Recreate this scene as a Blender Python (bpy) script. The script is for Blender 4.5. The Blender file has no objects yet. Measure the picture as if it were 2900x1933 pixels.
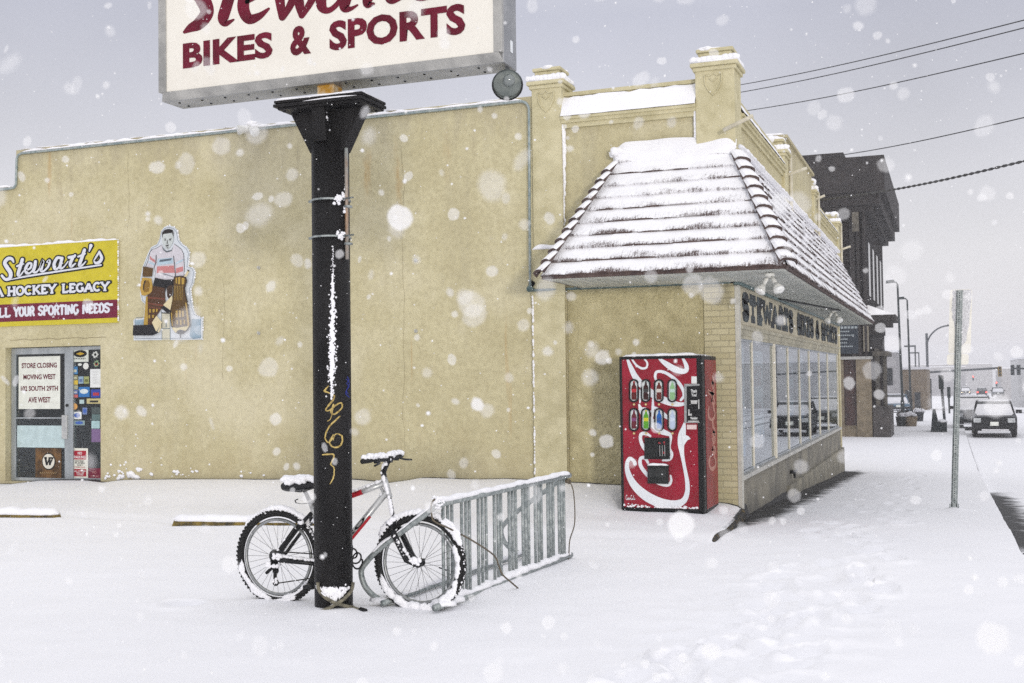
import bpy, bmesh, math, random
from mathutils import Vector, Matrix, noise
random.seed(7)
scene = bpy.context.scene
COL = scene.collection
R = math.radians

# ------------------------------------------------------------------ camera
CAMZ = 1.6
FPX, CX, CY = 3260.0, 1450.0, 966.5          # focal length and centre in the photograph's 2900 px frame
YAW, PITCH, ROLL = R(20.8), R(1.81), R(-0.735)
_f = Vector((-math.sin(YAW) * math.cos(PITCH), math.cos(YAW) * math.cos(PITCH), math.sin(PITCH)))
_r0 = Vector((math.cos(YAW), math.sin(YAW), 0)); _u0 = _r0.cross(_f)
_r = _r0 * math.cos(ROLL) + _u0 * math.sin(ROLL)
_u = -_r0 * math.sin(ROLL) + _u0 * math.cos(ROLL)
cam = bpy.data.cameras.new('camera'); camo = bpy.data.objects.new('camera', cam); COL.objects.link(camo)
camo.matrix_world = Matrix(((_r.x, _u.x, -_f.x, 0), (_r.y, _u.y, -_f.y, 0), (_r.z, _u.z, -_f.z, CAMZ), (0, 0, 0, 1)))
cam.sensor_width = 36; cam.lens = FPX / 2900 * 36
cam.clip_start = 0.05; cam.clip_end = 3000
cam.dof.use_dof = True; cam.dof.focus_distance = 10.2
cam.dof.aperture_fstop = 5.6; cam.dof.aperture_blades = 5; cam.dof.aperture_rotation = R(54)
scene.camera = camo

# ------------------------------------------------------------------ sky, sun, exposure
SUN_EL, SUN_AZ = R(1.6), R(31.5)             # low light from behind the camera, shadows fall away to the left
SUN_STRENGTH = 1.0
_sd = Vector((math.sin(SUN_AZ) * math.cos(SUN_EL), -math.cos(SUN_AZ) * math.cos(SUN_EL), math.sin(SUN_EL)))
sun = bpy.data.lights.new('sun', 'SUN'); suno = bpy.data.objects.new('sun', sun); COL.objects.link(suno)
sun.energy = SUN_STRENGTH; sun.angle = R(4.0); sun.color = (1.0, 0.95, 0.87)
suno.rotation_euler = _sd.to_track_quat('Z', 'Y').to_euler(); suno.location = (6, -10, 8)
world = bpy.data.worlds.new('World'); scene.world = world; world.use_nodes = True
wn = world.node_tree.nodes; wl = world.node_tree.links; wn.clear()
sky = wn.new('ShaderNodeTexSky'); sky.sky_type = 'NISHITA'; sky.sun_disc = False
sky.sun_elevation = SUN_EL; sky.sun_rotation = math.pi - SUN_AZ
hsv = wn.new('ShaderNodeHueSaturation'); hsv.inputs['Saturation'].default_value = 0.25
wl.new(sky.outputs[0], hsv.inputs['Color'])
bg1 = wn.new('ShaderNodeBackground'); bg1.inputs[1].default_value = 0.06; wl.new(hsv.outputs[0], bg1.inputs[0])
# the overcast: brighter overhead than at the horizon
tc = wn.new('ShaderNodeTexCoord'); sep = wn.new('ShaderNodeSeparateXYZ'); wl.new(tc.outputs['Generated'], sep.inputs[0])
ramp = wn.new('ShaderNodeValToRGB'); wl.new(sep.outputs['Z'], ramp.inputs[0])
cr = ramp.color_ramp
cr.elements[0].position = 0.0; cr.elements[0].color = (0.62, 0.615, 0.655, 1)
cr.elements[1].position = 1.0; cr.elements[1].color = (1.36, 1.36, 1.40, 1)
for p, c in ((0.10, (0.655, 0.65, 0.69)), (0.30, (0.46, 0.47, 0.56)), (0.5, (0.78, 0.785, 0.85))):
    e = cr.elements.new(p); e.color = (*c, 1)
mott = wn.new('ShaderNodeTexNoise'); mott.inputs['Scale'].default_value = 2.6; mott.inputs['Detail'].default_value = 5
wl.new(tc.outputs['Generated'], mott.inputs['Vector'])
mm = wn.new('ShaderNodeMapRange'); mm.inputs[1].default_value = .3; mm.inputs[2].default_value = .7; mm.inputs[3].default_value = 0.88; mm.inputs[4].default_value = 1.12
wl.new(mott.outputs['Fac'], mm.inputs[0])
mul = wn.new('ShaderNodeVectorMath'); mul.operation = 'SCALE'; wl.new(ramp.outputs[0], mul.inputs[0]); wl.new(mm.outputs[0], mul.inputs['Scale'])
bg2 = wn.new('ShaderNodeBackground'); bg2.inputs[1].default_value = 0.88; wl.new(mul.outputs[0], bg2.inputs[0])
addw = wn.new('ShaderNodeAddShader'); wl.new(bg1.outputs[0], addw.inputs[0]); wl.new(bg2.outputs[0], addw.inputs[1])
wo = wn.new('ShaderNodeOutputWorld'); wl.new(addw.outputs[0], wo.inputs[0])
scene.view_settings.view_transform = 'Standard'; scene.view_settings.look = 'None'
scene.view_settings.exposure = 0.17; scene.view_settings.gamma = 1.0
scene.render.engine = 'CYCLES'; scene.cycles.use_denoising = False
scene.cycles.max_bounces = 8; scene.cycles.transparent_max_bounces = 24; scene.cycles.volume_bounces = 1

# ------------------------------------------------------------------ helpers
def at(px, py, Y=None, X=None, Z=None):
    """a point of the place from where it stands in the photograph and one known coordinate"""
    d = _f + _r * ((px - CX) / FPX) - _u * ((py - CY) / FPX)
    if Y is not None: t = Y / d.y
    elif X is not None: t = X / d.x
    else: t = (Z - CAMZ) / d.z
    return Vector((d.x * t, d.y * t, d.z * t + CAMZ))

def tag(o, label=None, cat=None, group=None, kind=None):
    if label: o['label'] = label
    if cat: o['category'] = cat
    if group: o['group'] = group
    if kind: o['kind'] = kind
    return o

def thing(name, loc, label, cat, group=None, rz=0.0):
    o = bpy.data.objects.new(name, None); COL.objects.link(o)
    o.location = loc; o.rotation_euler = (0, 0, rz); o.empty_display_size = 0.2
    return tag(o, label, cat, group)

def copy_tree(o, parent=None):
    c = o.copy(); COL.objects.link(c)
    if parent is not None: c.parent = parent
    for ch in list(o.children): copy_tree(ch, c)
    return c

class MB:
    def __init__(s): s.v = []; s.f = []; s.mi = []; s.m = 0; s.uv = None
    def add(s, vs, fs):
        b = len(s.v); s.v += [tuple(v) for v in vs]
        for f in fs: s.f.append(tuple(b + i for i in f)); s.mi.append(s.m)
        return s
    def box(s, a, b):
        x0, y0, z0 = [min(a[i], b[i]) for i in range(3)]; x1, y1, z1 = [max(a[i], b[i]) for i in range(3)]
        vs = [(x0,y0,z0),(x1,y0,z0),(x1,y1,z0),(x0,y1,z0),(x0,y0,z1),(x1,y0,z1),(x1,y1,z1),(x0,y1,z1)]
        return s.add(vs, [(0,3,2,1),(4,5,6,7),(0,1,5,4),(1,2,6,5),(2,3,7,6),(3,0,4,7)])
    def hexa(s, vs):
        """eight corners: bottom four then top four"""
        return s.add(vs, [(0,3,2,1),(4,5,6,7),(0,1,5,4),(1,2,6,5),(2,3,7,6),(3,0,4,7)])
    def tube(s, pts, r, n=10, caps=True, closed=False):
        pts = [Vector(p) for p in pts]; N = len(pts)
        rr = r if isinstance(r, (list, tuple)) else [r] * N
        rings = []; prev = None
        for i, p in enumerate(pts):
            if closed: t = pts[(i+1) % N] - pts[i-1]
            else: t = pts[min(i+1, N-1)] - pts[max(i-1, 0)]
            if t.length < 1e-9: t = Vector((0,0,1))
            t.normalize()
            if prev is None:
                a = Vector((0,0,1)) if abs(t.z) < 0.9 else Vector((1,0,0))
                nrm = (a - t * a.dot(t)).normalized()
            else:
                nrm = prev - t * prev.dot(t)
                nrm = nrm.normalized() if nrm.length > 1e-6 else prev
            prev = nrm; b = t.cross(nrm)
            rings.append([p + (nrm * math.cos(2*math.pi*k/n) + b * math.sin(2*math.pi*k/n)) * rr[i] for k in range(n)])
        vs = [v for ring in rings for v in ring]; fs = []
        M = N if closed else N - 1
        for i in range(M):
            j = (i + 1) % N
            for k in range(n):
                fs.append((i*n+k, i*n+(k+1) % n, j*n+(k+1) % n, j*n+k))
        if caps and not closed:
            fs.append(tuple(range(n))[::-1]); fs.append(tuple((N-1)*n + k for k in range(n)))
        return s.add(vs, fs)
    def lathe(s, prof, o, axis='z', n=24):
        """prof: (radius, height) pairs"""
        vs = []; fs = []
        for (r, h) in prof:
            for k in range(n):
                a = 2*math.pi*k/n; c, d = r*math.cos(a), r*math.sin(a)
                p = {'z': (c, d, h), 'x': (h, c, d), 'y': (d, h, c)}[axis]
                vs.append((o[0]+p[0], o[1]+p[1], o[2]+p[2]))
        for i in range(len(prof)-1):
            for k in range(n):
                fs.append((i*n+k, i*n+(k+1) % n, (i+1)*n+(k+1) % n, (i+1)*n+k))
        fs.append(tuple(range(n))[::-1]); fs.append(tuple((len(prof)-1)*n + k for k in range(n)))
        return s.add(vs, fs)
    def prism(s, poly, d):
        """a flat 3-D outline given thickness by the vector d"""
        n = len(poly); d = Vector(d)
        vs = [Vector(p) for p in poly] + [Vector(p) + d for p in poly]
        fs = [tuple(range(n))[::-1], tuple(range(n, 2*n))]
        for i in range(n): fs.append((i, (i+1) % n, n + (i+1) % n, n + i))
        return s.add(vs, fs)
    def blob(s, c, r, sq=(1,1,1), jit=0.25, sub=0):
        vs, fs = ICO[sub or (2 if r > .011 else 1)]; o = Vector((random.random()*50, random.random()*50, 0))
        out = []
        for v in vs:
            k = r * (1 + jit * (noise.noise(v * 1.5 + o) * 1.3 + .6*noise.noise(v * 4.1 - o)))
            out.append((c[0]+v.x*k*sq[0], c[1]+v.y*k*sq[1], c[2]+v.z*k*sq[2]))
        return s.add(out, fs)
    def snow_line(s, pts, w, h, seg=0.05, n=5, rough=0.25, sit=0.0):
        """a lumpy ridge of snow lying along a path: half-round, flat side down"""
        P = resample([Vector(p) for p in pts], seg); N = len(P); vs = []; fs = []
        o = Vector((random.random()*90, random.random()*90, 0))
        for i, p in enumerate(P):
            t = P[min(i+1, N-1)] - P[max(i-1, 0)]; t.z = 0 if Vector((t.x, t.y)).length > 1e-6 else t.z
            side = Vector((-t.y, t.x, 0)); side = side.normalized() if side.length > 1e-9 else Vector((1,0,0))
            q = 1 + rough * 2 * noise.noise(p * 7 + o); q2 = 1 + rough * 2 * noise.noise(p * 11 - o)
            e = min(1.0, (min(i, N-1-i) + 0.35) / 1.6)
            for k in range(n + 1):
                a = math.pi * k / n
                vs.append(p + side * (math.cos(a) * w/2 * q2 * e) + Vector((0, 0, sit + math.sin(a) ** 0.7 * h * q * e)))
        m = n + 1
        for i in range(N - 1):
            for k in range(n): fs.append((i*m+k, i*m+k+1, (i+1)*m+k+1, (i+1)*m+k))
            fs.append((i*m+n, i*m, (i+1)*m, (i+1)*m+n))
        fs.append(tuple(range(m))); fs.append(tuple((N-1)*m + k for k in range(m))[::-1])
        return s.add(vs, fs)
    def build(s, name, mat, parent=None, smooth=False, world=True, bevel=0.0):
        me = bpy.data.meshes.new(name); me.from_pydata(s.v, [], s.f)
        for m in (mat if isinstance(mat, (list, tuple)) else [mat]): me.materials.append(m)
        me.polygons.foreach_set('material_index', s.mi)
        if smooth: me.polygons.foreach_set('use_smooth', [True] * len(me.polygons))
        if s.uv:
            ul = me.uv_layers.new(name='UVMap')
            flat = []
            for p in me.polygons:
                for vi in p.vertices: flat += s.uv[vi]
            ul.data.foreach_set('uv', flat)
        me.update()
        o = bpy.data.objects.new(name, me); COL.objects.link(o)
        if bevel:
            bm = o.modifiers.new('edge', 'BEVEL'); bm.width = bevel; bm.segments = 2; bm.limit_method = 'ANGLE'; bm.angle_limit = R(40)
        if parent is not None:
            o.parent = parent
            if world and parent.type == 'EMPTY': o.matrix_parent_inverse = Matrix.Translation(-Vector(parent.location))
        return o

def _ico(sub):
    bm = bmesh.new(); bmesh.ops.create_icosphere(bm, subdivisions=sub, radius=1)
    bm.verts.ensure_lookup_table()
    r = ([v.co.copy() for v in bm.verts], [tuple(v.index for v in f.verts) for f in bm.faces]); bm.free(); return r
ICO = {1: _ico(1), 2: _ico(2), 3: _ico(3)}

def resample(P, seg):
    out = [P[0]]
    for a, b in zip(P, P[1:]):
        n = max(1, int(round((b - a).length / seg)))
        for i in range(1, n + 1): out.append(a.lerp(b, i / n))
    return out

def spline(P, sub=6):
    """Catmull-Rom through points of any dimension"""
    out = []
    Q = [P[0]] + list(P) + [P[-1]]
    for i in range(1, len(Q) - 2):
        p0, p1, p2, p3 = Q[i-1], Q[i], Q[i+1], Q[i+2]
        for k in range(sub):
            t = k / sub
            out.append(tuple(0.5 * (2*b + (c-a)*t + (2*a-5*b+4*c-d)*t*t + (3*b-a-3*c+d)*t**3) for a, b, c, d in zip(p0, p1, p2, p3)))
    out.append(tuple(P[-1])); return out

def ribbon(P, w=None, rnd=True):
    """P: (x, y) or (x, y, width); returns the flat outline of the brush stroke as verts, faces"""
    W = [p[2] if len(p) > 2 else w for p in P]; N = len(P); L = []; Rr = []
    for i in range(N):
        a = P[max(i-1, 0)]; b = P[min(i+1, N-1)]
        tx, ty = b[0]-a[0], b[1]-a[1]; l = math.hypot(tx, ty) or 1; nx, ny = -ty/l, tx/l
        k = 1.0
        if 0 < i < N-1:
            d1 = (P[i][0]-a[0], P[i][1]-a[1]); l1 = math.hypot(*d1) or 1
            c = abs((d1[0]*tx + d1[1]*ty) / (l1*l)); k = 1/max(c, 0.55)
        h = W[i]/2*k
        L.append((P[i][0]+nx*h, P[i][1]+ny*h)); Rr.append((P[i][0]-nx*h, P[i][1]-ny*h))
    vs = L + Rr; fs = [(i, i+1, N+i+1, N+i) for i in range(N-1)]
    if rnd:
        for e, s in ((0, -1), (N-1, 1)):
            a = P[max(e-1, 0)]; b = P[min(e+1, N-1)]
            th = math.atan2(b[1]-a[1], b[0]-a[0]); r = W[e]/2; base = len(vs); arc = []
            for k in range(7):
                q = th + math.pi/2 - s*math.pi*k/6 if s > 0 else th + math.pi/2 + math.pi*k/6
                arc.append((P[e][0]+r*math.cos(q), P[e][1]+r*math.sin(q)))
            vs += arc; fs.append(tuple(range(base, base+7)))
    return vs, fs

# lettering cut from the built-in face
_tc = {}
def letters(body, bold=0.0, shear=0.0, space=1.0, word=1.0):
    key = (body, bold, shear, space, word)
    if key in _tc: return _tc[key]
    cu = bpy.data.curves.new('lettering', 'FONT'); cu.body = body; cu.offset = bold; cu.shear = shear
    cu.space_character = space; cu.space_word = word; cu.resolution_u = 3
    ob = bpy.data.objects.new('lettering', cu); COL.objects.link(ob)
    dg = bpy.context.evaluated_depsgraph_get(); dg.update()
    me = bpy.data.meshes.new_from_object(ob.evaluated_get(dg))
    vs = [(v.co.x, v.co.y) for v in me.vertices]; fs = [tuple(p.vertices) for p in me.polygons]
    bpy.data.objects.remove(ob); bpy.data.curves.remove(cu); bpy.data.meshes.remove(me)
    x0 = min(v[0] for v in vs); x1 = max(v[0] for v in vs); y0 = min(v[1] for v in vs); y1 = max(v[1] for v in vs)
    _tc[key] = ([((x-x0)/(x1-x0), (y-y0)/(y1-y0)) for x, y in vs], fs); return _tc[key]

# slab-serif poster letters as strokes in a unit box
def _arc(cx, cy, rx, ry, a0, a1, n=12): return [(cx+rx*math.cos(R(a0+(a1-a0)*i/n)), cy+ry*math.sin(R(a0+(a1-a0)*i/n))) for i in range(n+1)]
GLY = {
 'A': (.84, [[(.08,0),(.42,1)],[(.42,1),(.76,0)],[(.2,.34),(.64,.34)]], [(.08,0),(.76,0)]),
 'B': (.74, [[(.16,0),(.16,1)],[(.16,1),(.4,1)]+_arc(.4,.76,.2,.24,90,-90)+[(.16,.52)],[(.16,.52),(.42,.52)]+_arc(.42,.26,.24,.26,90,-90)+[(.16,0)]], []),
 'C': (.78, [_arc(.42,.5,.32,.5,45,315,18)], []),
 'D': (.8, [[(.16,0),(.16,1)],[(.16,1),(.36,1)]+_arc(.36,.5,.34,.5,90,-90,14)+[(.16,0)]], []),
 'E': (.7, [[(.16,0),(.16,1)],[(.06,0),(.6,0)],[(.06,1),(.6,1)],[(.16,.52),(.5,.52)],[(.6,0),(.6,.2)],[(.6,1),(.6,.8)]], []),
 'G': (.82, [_arc(.42,.5,.32,.5,45,330,18)+[(.7,.42)],[(.5,.42),(.76,.42)]], []),
 'H': (.84, [[(.16,0),(.16,1)],[(.68,0),(.68,1)],[(.16,.5),(.68,.5)]], [(.16,0),(.16,1),(.68,0),(.68,1)]),
 'I': (.36, [[(.18,0),(.18,1)]], [(.18,0),(.18,1)]),
 'K': (.84, [[(.16,0),(.16,1)],[(.68,1),(.18,.42)],[(.32,.58),(.72,0)]], [(.16,0),(.16,1),(.68,1),(.72,0)]),
 'L': (.68, [[(.16,0),(.16,1)],[(.06,0),(.6,0)],[(.6,0),(.6,.22)]], [(.16,1)]),
 'M': (1.0, [[(.14,0),(.14,1)],[(.14,1),(.5,.2)],[(.5,.2),(.86,1)],[(.86,1),(.86,0)]], [(.14,0),(.86,0)]),
 'N': (.86, [[(.16,0),(.16,1)],[(.16,1),(.7,0)],[(.7,0),(.7,1)]], [(.16,0),(.7,1)]),
 'O': (.82, [_arc(.41,.5,.32,.5,90,450,24)], []),
 'P': (.72, [[(.16,0),(.16,1)],[(.16,1),(.4,1)]+_arc(.4,.74,.22,.26,90,-90)+[(.16,.48)]], [(.16,0)]),
 'R': (.8, [[(.16,0),(.16,1)],[(.16,1),(.42,1)]+_arc(.42,.75,.22,.25,90,-90)+[(.16,.5)],[(.42,.5),(.7,0)]], [(.16,0),(.7,0)]),
 'S': (.7, [spline([(.6,.78),(.56,.94),(.36,1),(.14,.92),(.1,.74),(.22,.58),(.46,.46),(.6,.3),(.54,.08),(.34,0),(.14,.06),(.1,.24)],3)], []),
 'T': (.76, [[(.38,0),(.38,1)],[(.06,1),(.7,1)],[(.06,1),(.06,.8)],[(.7,1),(.7,.8)]], [(.38,0)]),
 'U': (.84, [[(.16,1),(.16,.3)]+_arc(.42,.28,.26,.28,180,360,12)+[(.68,1)]], [(.16,1),(.68,1)]),
 'W': (1.12, [[(.1,1),(.34,0)],[(.34,0),(.56,.9)],[(.56,.9),(.78,0)],[(.78,0),(1.02,1)]], [(.1,1),(1.02,1)]),
 'Y': (.82, [[(.08,1),(.4,.45)],[(.74,1),(.4,.45)],[(.4,.45),(.4,0)]], [(.08,1),(.74,1),(.4,0)]),
 '&': (.86, [spline([(.78,0),(.3,.7),(.3,.92),(.44,1),(.56,.88),(.46,.66),(.14,.4),(.1,.16),(.3,0),(.56,.1),(.74,.44)],3)], []),
 '"': (.4, [[(.1,1),(.1,.7)],[(.3,1),(.3,.7)]], []),
}
def slab(body, w, h, sw, serif=0.24, grow=0.0):
    """poster lettering filling w x h with strokes sw wide; a list of strokes, each (verts, faces)"""
    tot = sum(GLY[c][0] if c != ' ' else 0.5 for c in body); sx = w / tot; out = []; x = 0
    for c in body:
        if c == ' ': x += 0.5; continue
        gw, st, sr = GLY[c]
        m = lambda p: ((x + p[0]) * sx, sw/2*0.8 + p[1] * (h - sw*0.8))
        for s in st:
            P = [m(p) for p in s]; out.append(ribbon(P, sw + 2*grow, rnd=grow > 0))
        for p in sr:
            a = m(p); q = serif * sx
            y = a[1] - sw*0.12 if p[1] < 0.5 else a[1] + sw*0.12
            out.append(ribbon([(a[0]-q/1.4, y), (a[0]+q/1.4, y)], sw*0.62 + 2*grow, rnd=grow > 0))
        x += gw
    return out

def lay(mb, strokes, fn, d0=0.0, step=0.00015):
    """place flat strokes with fn(x, y, out) where out is the distance in front of the face"""
    for i, (vs, fs) in enumerate(strokes): mb.add([fn(x, y, d0 + i * step) for x, y in vs], fs)
    return mb

# ------------------------------------------------------------------ materials
def _new(name):
    m = bpy.data.materials.new(name); m.use_nodes = True
    return m, m.node_tree.nodes, m.node_tree.links, m.node_tree.nodes['Principled BSDF']
def N(n, t, **kw):
    q = n.new(t)
    for k, v in kw.items():
        if k in q.inputs: q.inputs[k].default_value = v
        else: setattr(q, k, v)
    return q
def noise_mat(name, c1, c2, scale=4.0, rough=0.7, metal=0.0, bump=0.0, bscale=60.0, stretch=(1,1,1), detail=4.0, lo=0.35, hi=0.65, spec=0.5, rvar=0.0, dist=0.02):
    m, n, l, b = _new(name)
    t = N(n, 'ShaderNodeTexCoord'); mp = N(n, 'ShaderNodeMapping'); mp.inputs['Scale'].default_value = stretch
    l.new(t.outputs['Object'], mp.inputs[0])
    nz = N(n, 'ShaderNodeTexNoise', Scale=scale, Detail=detail, Roughness=0.6); l.new(mp.outputs[0], nz.inputs['Vector'])
    mr = N(n, 'ShaderNodeMapRange'); mr.inputs[1].default_value = lo; mr.inputs[2].default_value = hi; l.new(nz.outputs['Fac'], mr.inputs[0])
    mx = N(n, 'ShaderNodeMix', data_type='RGBA'); l.new(mr.outputs[0], mx.inputs['Factor'])
    mx.inputs[6].default_value = (*c1, 1); mx.inputs[7].default_value = (*c2, 1); l.new(mx.outputs[2], b.inputs['Base Color'])
    b.inputs['Roughness'].default_value = rough; b.inputs['Metallic'].default_value = metal; b.inputs['Specular IOR Level'].default_value = spec
    if rvar:
        rr = N(n, 'ShaderNodeMapRange'); rr.inputs[3].default_value = rough - rvar; rr.inputs[4].default_value = rough + rvar
        l.new(nz.outputs['Fac'], rr.inputs[0]); l.new(rr.outputs[0], b.inputs['Roughness'])
    if bump:
        n2 = N(n, 'ShaderNodeTexNoise', Scale=bscale, Detail=3.0); l.new(t.outputs['Object'], n2.inputs['Vector'])
        bp = N(n, 'ShaderNodeBump', Strength=bump, Distance=dist); l.new(n2.outputs['Fac'], bp.inputs['Height']); l.new(bp.outputs[0], b.inputs['Normal'])
    return m
def flat(name, c, rough=0.6, metal=0.0, var=0.12, scale=9.0, spec=0.22):
    return noise_mat(name, tuple(x*(1-var) for x in c), tuple(min(1, x*(1+var*.6)) for x in c), scale, rough, metal, spec=spec)
def emit(name, c, s):
    m, n, l, b = _new(name); b.inputs['Base Color'].default_value = (*c, 1)
    b.inputs['Emission Color'].default_value = (*c, 1); b.inputs['Emission Strength'].default_value = s; return m

SNOW = noise_mat('snow', (.84,.84,.87), (.90,.90,.92), 3.0, 0.65, bump=0.35, bscale=55, dist=0.012, spec=0.3)
SNOWF = noise_mat('snow_far', (.82,.82,.85), (.88,.88,.90), 1.0, 0.7, spec=0.2)

def stucco():
    m, n, l, b = _new('stucco')
    t = N(n, 'ShaderNodeTexCoord')
    def nz(scale, st, det=4.0, rg=0.6):
        mp = N(n, 'ShaderNodeMapping'); mp.inputs['Scale'].default_value = st; l.new(t.outputs['Object'], mp.inputs[0])
        q = N(n, 'ShaderNodeTexNoise', Scale=scale, Detail=det, Roughness=rg); l.new(mp.outputs[0], q.inputs['Vector']); return q.outputs['Fac']
    def rng(s, a, c, lo=0.0, hi=1.0):
        q = N(n, 'ShaderNodeMapRange'); q.inputs[1].default_value = a; q.inputs[2].default_value = c
        q.inputs[3].default_value = lo; q.inputs[4].default_value = hi; l.new(s, q.inputs[0]); return q.outputs[0]
    def mix(fac, a, c, mode='MIX'):
        q = N(n, 'ShaderNodeMix', data_type='RGBA', blend_type=mode); l.new(fac, q.inputs['Factor'])
        for i, x in ((6, a), (7, c)):
            if isinstance(x, tuple): q.inputs[i].default_value = (*x, 1)
            else: l.new(x, q.inputs[i])
        return q.outputs[2]
    c = mix(rng(nz(1.1, (1,1,1), 6.0, 0.65), .32, .68), (.49,.44,.265), (.595,.545,.35))
    c = mix(rng(nz(14, (1,1,1), 5.0, 0.7), .42, .70, 0, .6), c, (.37,.325,.19))
    c = mix(rng(nz(2.2, (1,1,.12), 5.0, 0.7), .56, .80, 0, .5), c, (.38,.345,.235))          # rain streaks
    c = mix(rng(nz(3.1, (2.2,2.2,.09), 3.0, 0.6), .69, .76, 0, .45), c, (.44,.27,.10))     # rust runs
    c = mix(rng(nz(0.55, (1,1,1), 4.0), .50, .68, 0, .4), c, (.65,.60,.45))              # paler patches
    sx = N(n, 'ShaderNodeSeparateXYZ'); l.new(t.outputs['Object'], sx.inputs[0])
    wob = rng(nz(2.0, (1,1,1)), .3, .7, -.06, .06); xw = N(n, 'ShaderNodeMath', operation='ADD'); l.new(sx.outputs['X'], xw.inputs[0]); l.new(wob, xw.inputs[1])
    def near(sock, c0, w):
        d = N(n, 'ShaderNodeMath', operation='SUBTRACT'); l.new(sock, d.inputs[0]); d.inputs[1].default_value = c0
        e = N(n, 'ShaderNodeMath', operation='ABSOLUTE'); l.new(d.outputs[0], e.inputs[0]); return rng(e.outputs[0], 0, w, 1, 0)
    def mulm(a, b_):
        q = N(n, 'ShaderNodeMath', operation='MULTIPLY'); l.new(a, q.inputs[0]); l.new(b_, q.inputs[1]); return q.outputs[0]
    for X0, Z0, dz, st_, colr in ((-7.5, 4.45, .55, .75, (.46,.30,.12)), (-7.05, 4.3, .8, .6, (.46,.31,.13)), (-6.3, 4.6, .5, .4, (.44,.33,.17)), (-12.9, 4.7, .5, .5, (.36,.30,.19)), (-10.4, 4.6, .6, .45, (.36,.31,.20)), (-8.6, 4.75, .5, .55, (.34,.30,.20)), (-5.9, 4.8, .45, .4, (.36,.31,.2))):
        c = mix(mulm(rng(mulm(near(xw.outputs[0], X0, .075), near(sx.outputs['Z'], Z0, dz)), .1, .8, 0, st_), rng(nz(18, (1,1,.25)), .3, .6)), c, colr)
    g = N(n, 'ShaderNodeMath', operation='ADD'); l.new(sx.outputs['Z'], g.inputs[0]); l.new(rng(nz(5, (1,1,.3)), .3, .7, -.5, .5), g.inputs[1])
    c = mix(rng(g.outputs[0], 4.8, 5.5, 0, .45), c, (.37,.33,.235))                      # weathered top
    c = mix(rng(g.outputs[0], .9, .1, 0, .3), c, (.40,.33,.19))
    l.new(c, b.inputs['Base Color']); b.inputs['Roughness'].default_value = 0.9; b.inputs['Specular IOR Level'].default_value = 0.25
    bp = N(n, 'ShaderNodeBump', Strength=0.55, Distance=0.012); l.new(nz(38, (1,1,1), 6.0, 0.7), bp.inputs['Height']); l.new(bp.outputs[0], b.inputs['Normal'])
    return m
STUCCO = stucco()
STUCCO2 = noise_mat('rough_stucco', (.42,.37,.205), (.56,.50,.295), 6.0, 0.9, bump=1.0, bscale=26, dist=0.03, spec=0.2)
STUCCO3 = noise_mat('trim_stucco', (.48,.435,.265), (.60,.55,.36), 5.0, 0.9, bump=0.4, bscale=40, spec=0.2)
def brick(name, c1, c2, mort, sc, bw=.21, rh=.075, face='x'):
    m, n, l, b = _new(name)
    t = N(n, 'ShaderNodeTexCoord'); sx = N(n, 'ShaderNodeSeparateXYZ'); l.new(t.outputs['Object'], sx.inputs[0])
    cb = N(n, 'ShaderNodeCombineXYZ'); a = N(n, 'ShaderNodeMath', operation='ADD'); l.new(sx.outputs['X'], a.inputs[0]); l.new(sx.outputs['Y'], a.inputs[1])
    l.new(a.outputs[0], cb.inputs[0]); l.new(sx.outputs['Z'], cb.inputs[1])
    bt = N(n, 'ShaderNodeTexBrick'); l.new(cb.outputs[0], bt.inputs['Vector'])
    bt.inputs['Color1'].default_value = (*c1,1); bt.inputs['Color2'].default_value = (*c2,1); bt.inputs['Mortar'].default_value = (*mort,1)
    bt.inputs['Scale'].default_value = 1.0; bt.inputs['Mortar Size'].default_value = sc; bt.inputs['Brick Width'].default_value = bw; bt.inputs['Row Height'].default_value = rh
    l.new(bt.outputs['Color'], b.inputs['Base Color']); b.inputs['Roughness'].default_value = 0.9; b.inputs['Specular IOR Level'].default_value = 0.2
    iv = N(n, 'ShaderNodeMath', operation='SUBTRACT'); iv.inputs[0].default_value = 1.0; l.new(bt.outputs['Fac'], iv.inputs[1])
    bp = N(n, 'ShaderNodeBump', Strength=0.8, Distance=0.01); l.new(iv.outputs[0], bp.inputs['Height']); l.new(bp.outputs[0], b.inputs['Normal'])
    return m
BRICK = brick('painted_brick', (.57,.515,.33), (.50,.445,.27), (.42,.375,.24), .006)
DBRICK = brick('dark_brick', (.014,.009,.009), (.009,.006,.0065), (.007,.006,.006), .008)
CONC = noise_mat('stained_concrete', (.155,.15,.135), (.30,.28,.225), 2.2, 0.9, bump=0.5, bscale=30, detail=7, lo=.3, hi=.7, spec=0.25)  # grey concrete, its tone also lowered for weaker light on the street side
CONCD = noise_mat('wet_concrete', (.035,.034,.034), (.10,.095,.09), 2.5, 0.55, bump=0.5, bscale=35, detail=7, spec=0.4)
GALV = noise_mat('galvanised_steel', (.20,.23,.23), (.42,.45,.44), 26, 0.5, 0.55, bump=0.15, bscale=120, detail=5, rvar=.12)
BLACKST = noise_mat('black_painted_steel', (.005,.0047,.005), (.014,.0132,.0135), 5, 0.5, 0.0, bump=0.5, bscale=30, stretch=(1,1,.4), detail=6, dist=0.01, rvar=.15, spec=.16)
ALU = noise_mat('aluminium', (.33,.36,.38), (.46,.49,.51), 8, 0.42, 0.5, stretch=(1,1,.2), rvar=.1)
CREAMAL = noise_mat('cream_mullion', (.62,.58,.47), (.74,.70,.59), 6, 0.45)
BLACK = flat('black_plastic', (.007,.0075,.008), 0.45, var=.3)
RUBBER = noise_mat('tyre_rubber', (.006,.006,.006), (.015,.015,.015), 40, 0.8, bump=.4, bscale=150, spec=.3)
WHITE = flat('white_paint', (.74,.75,.74), 0.5, var=.08)
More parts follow.
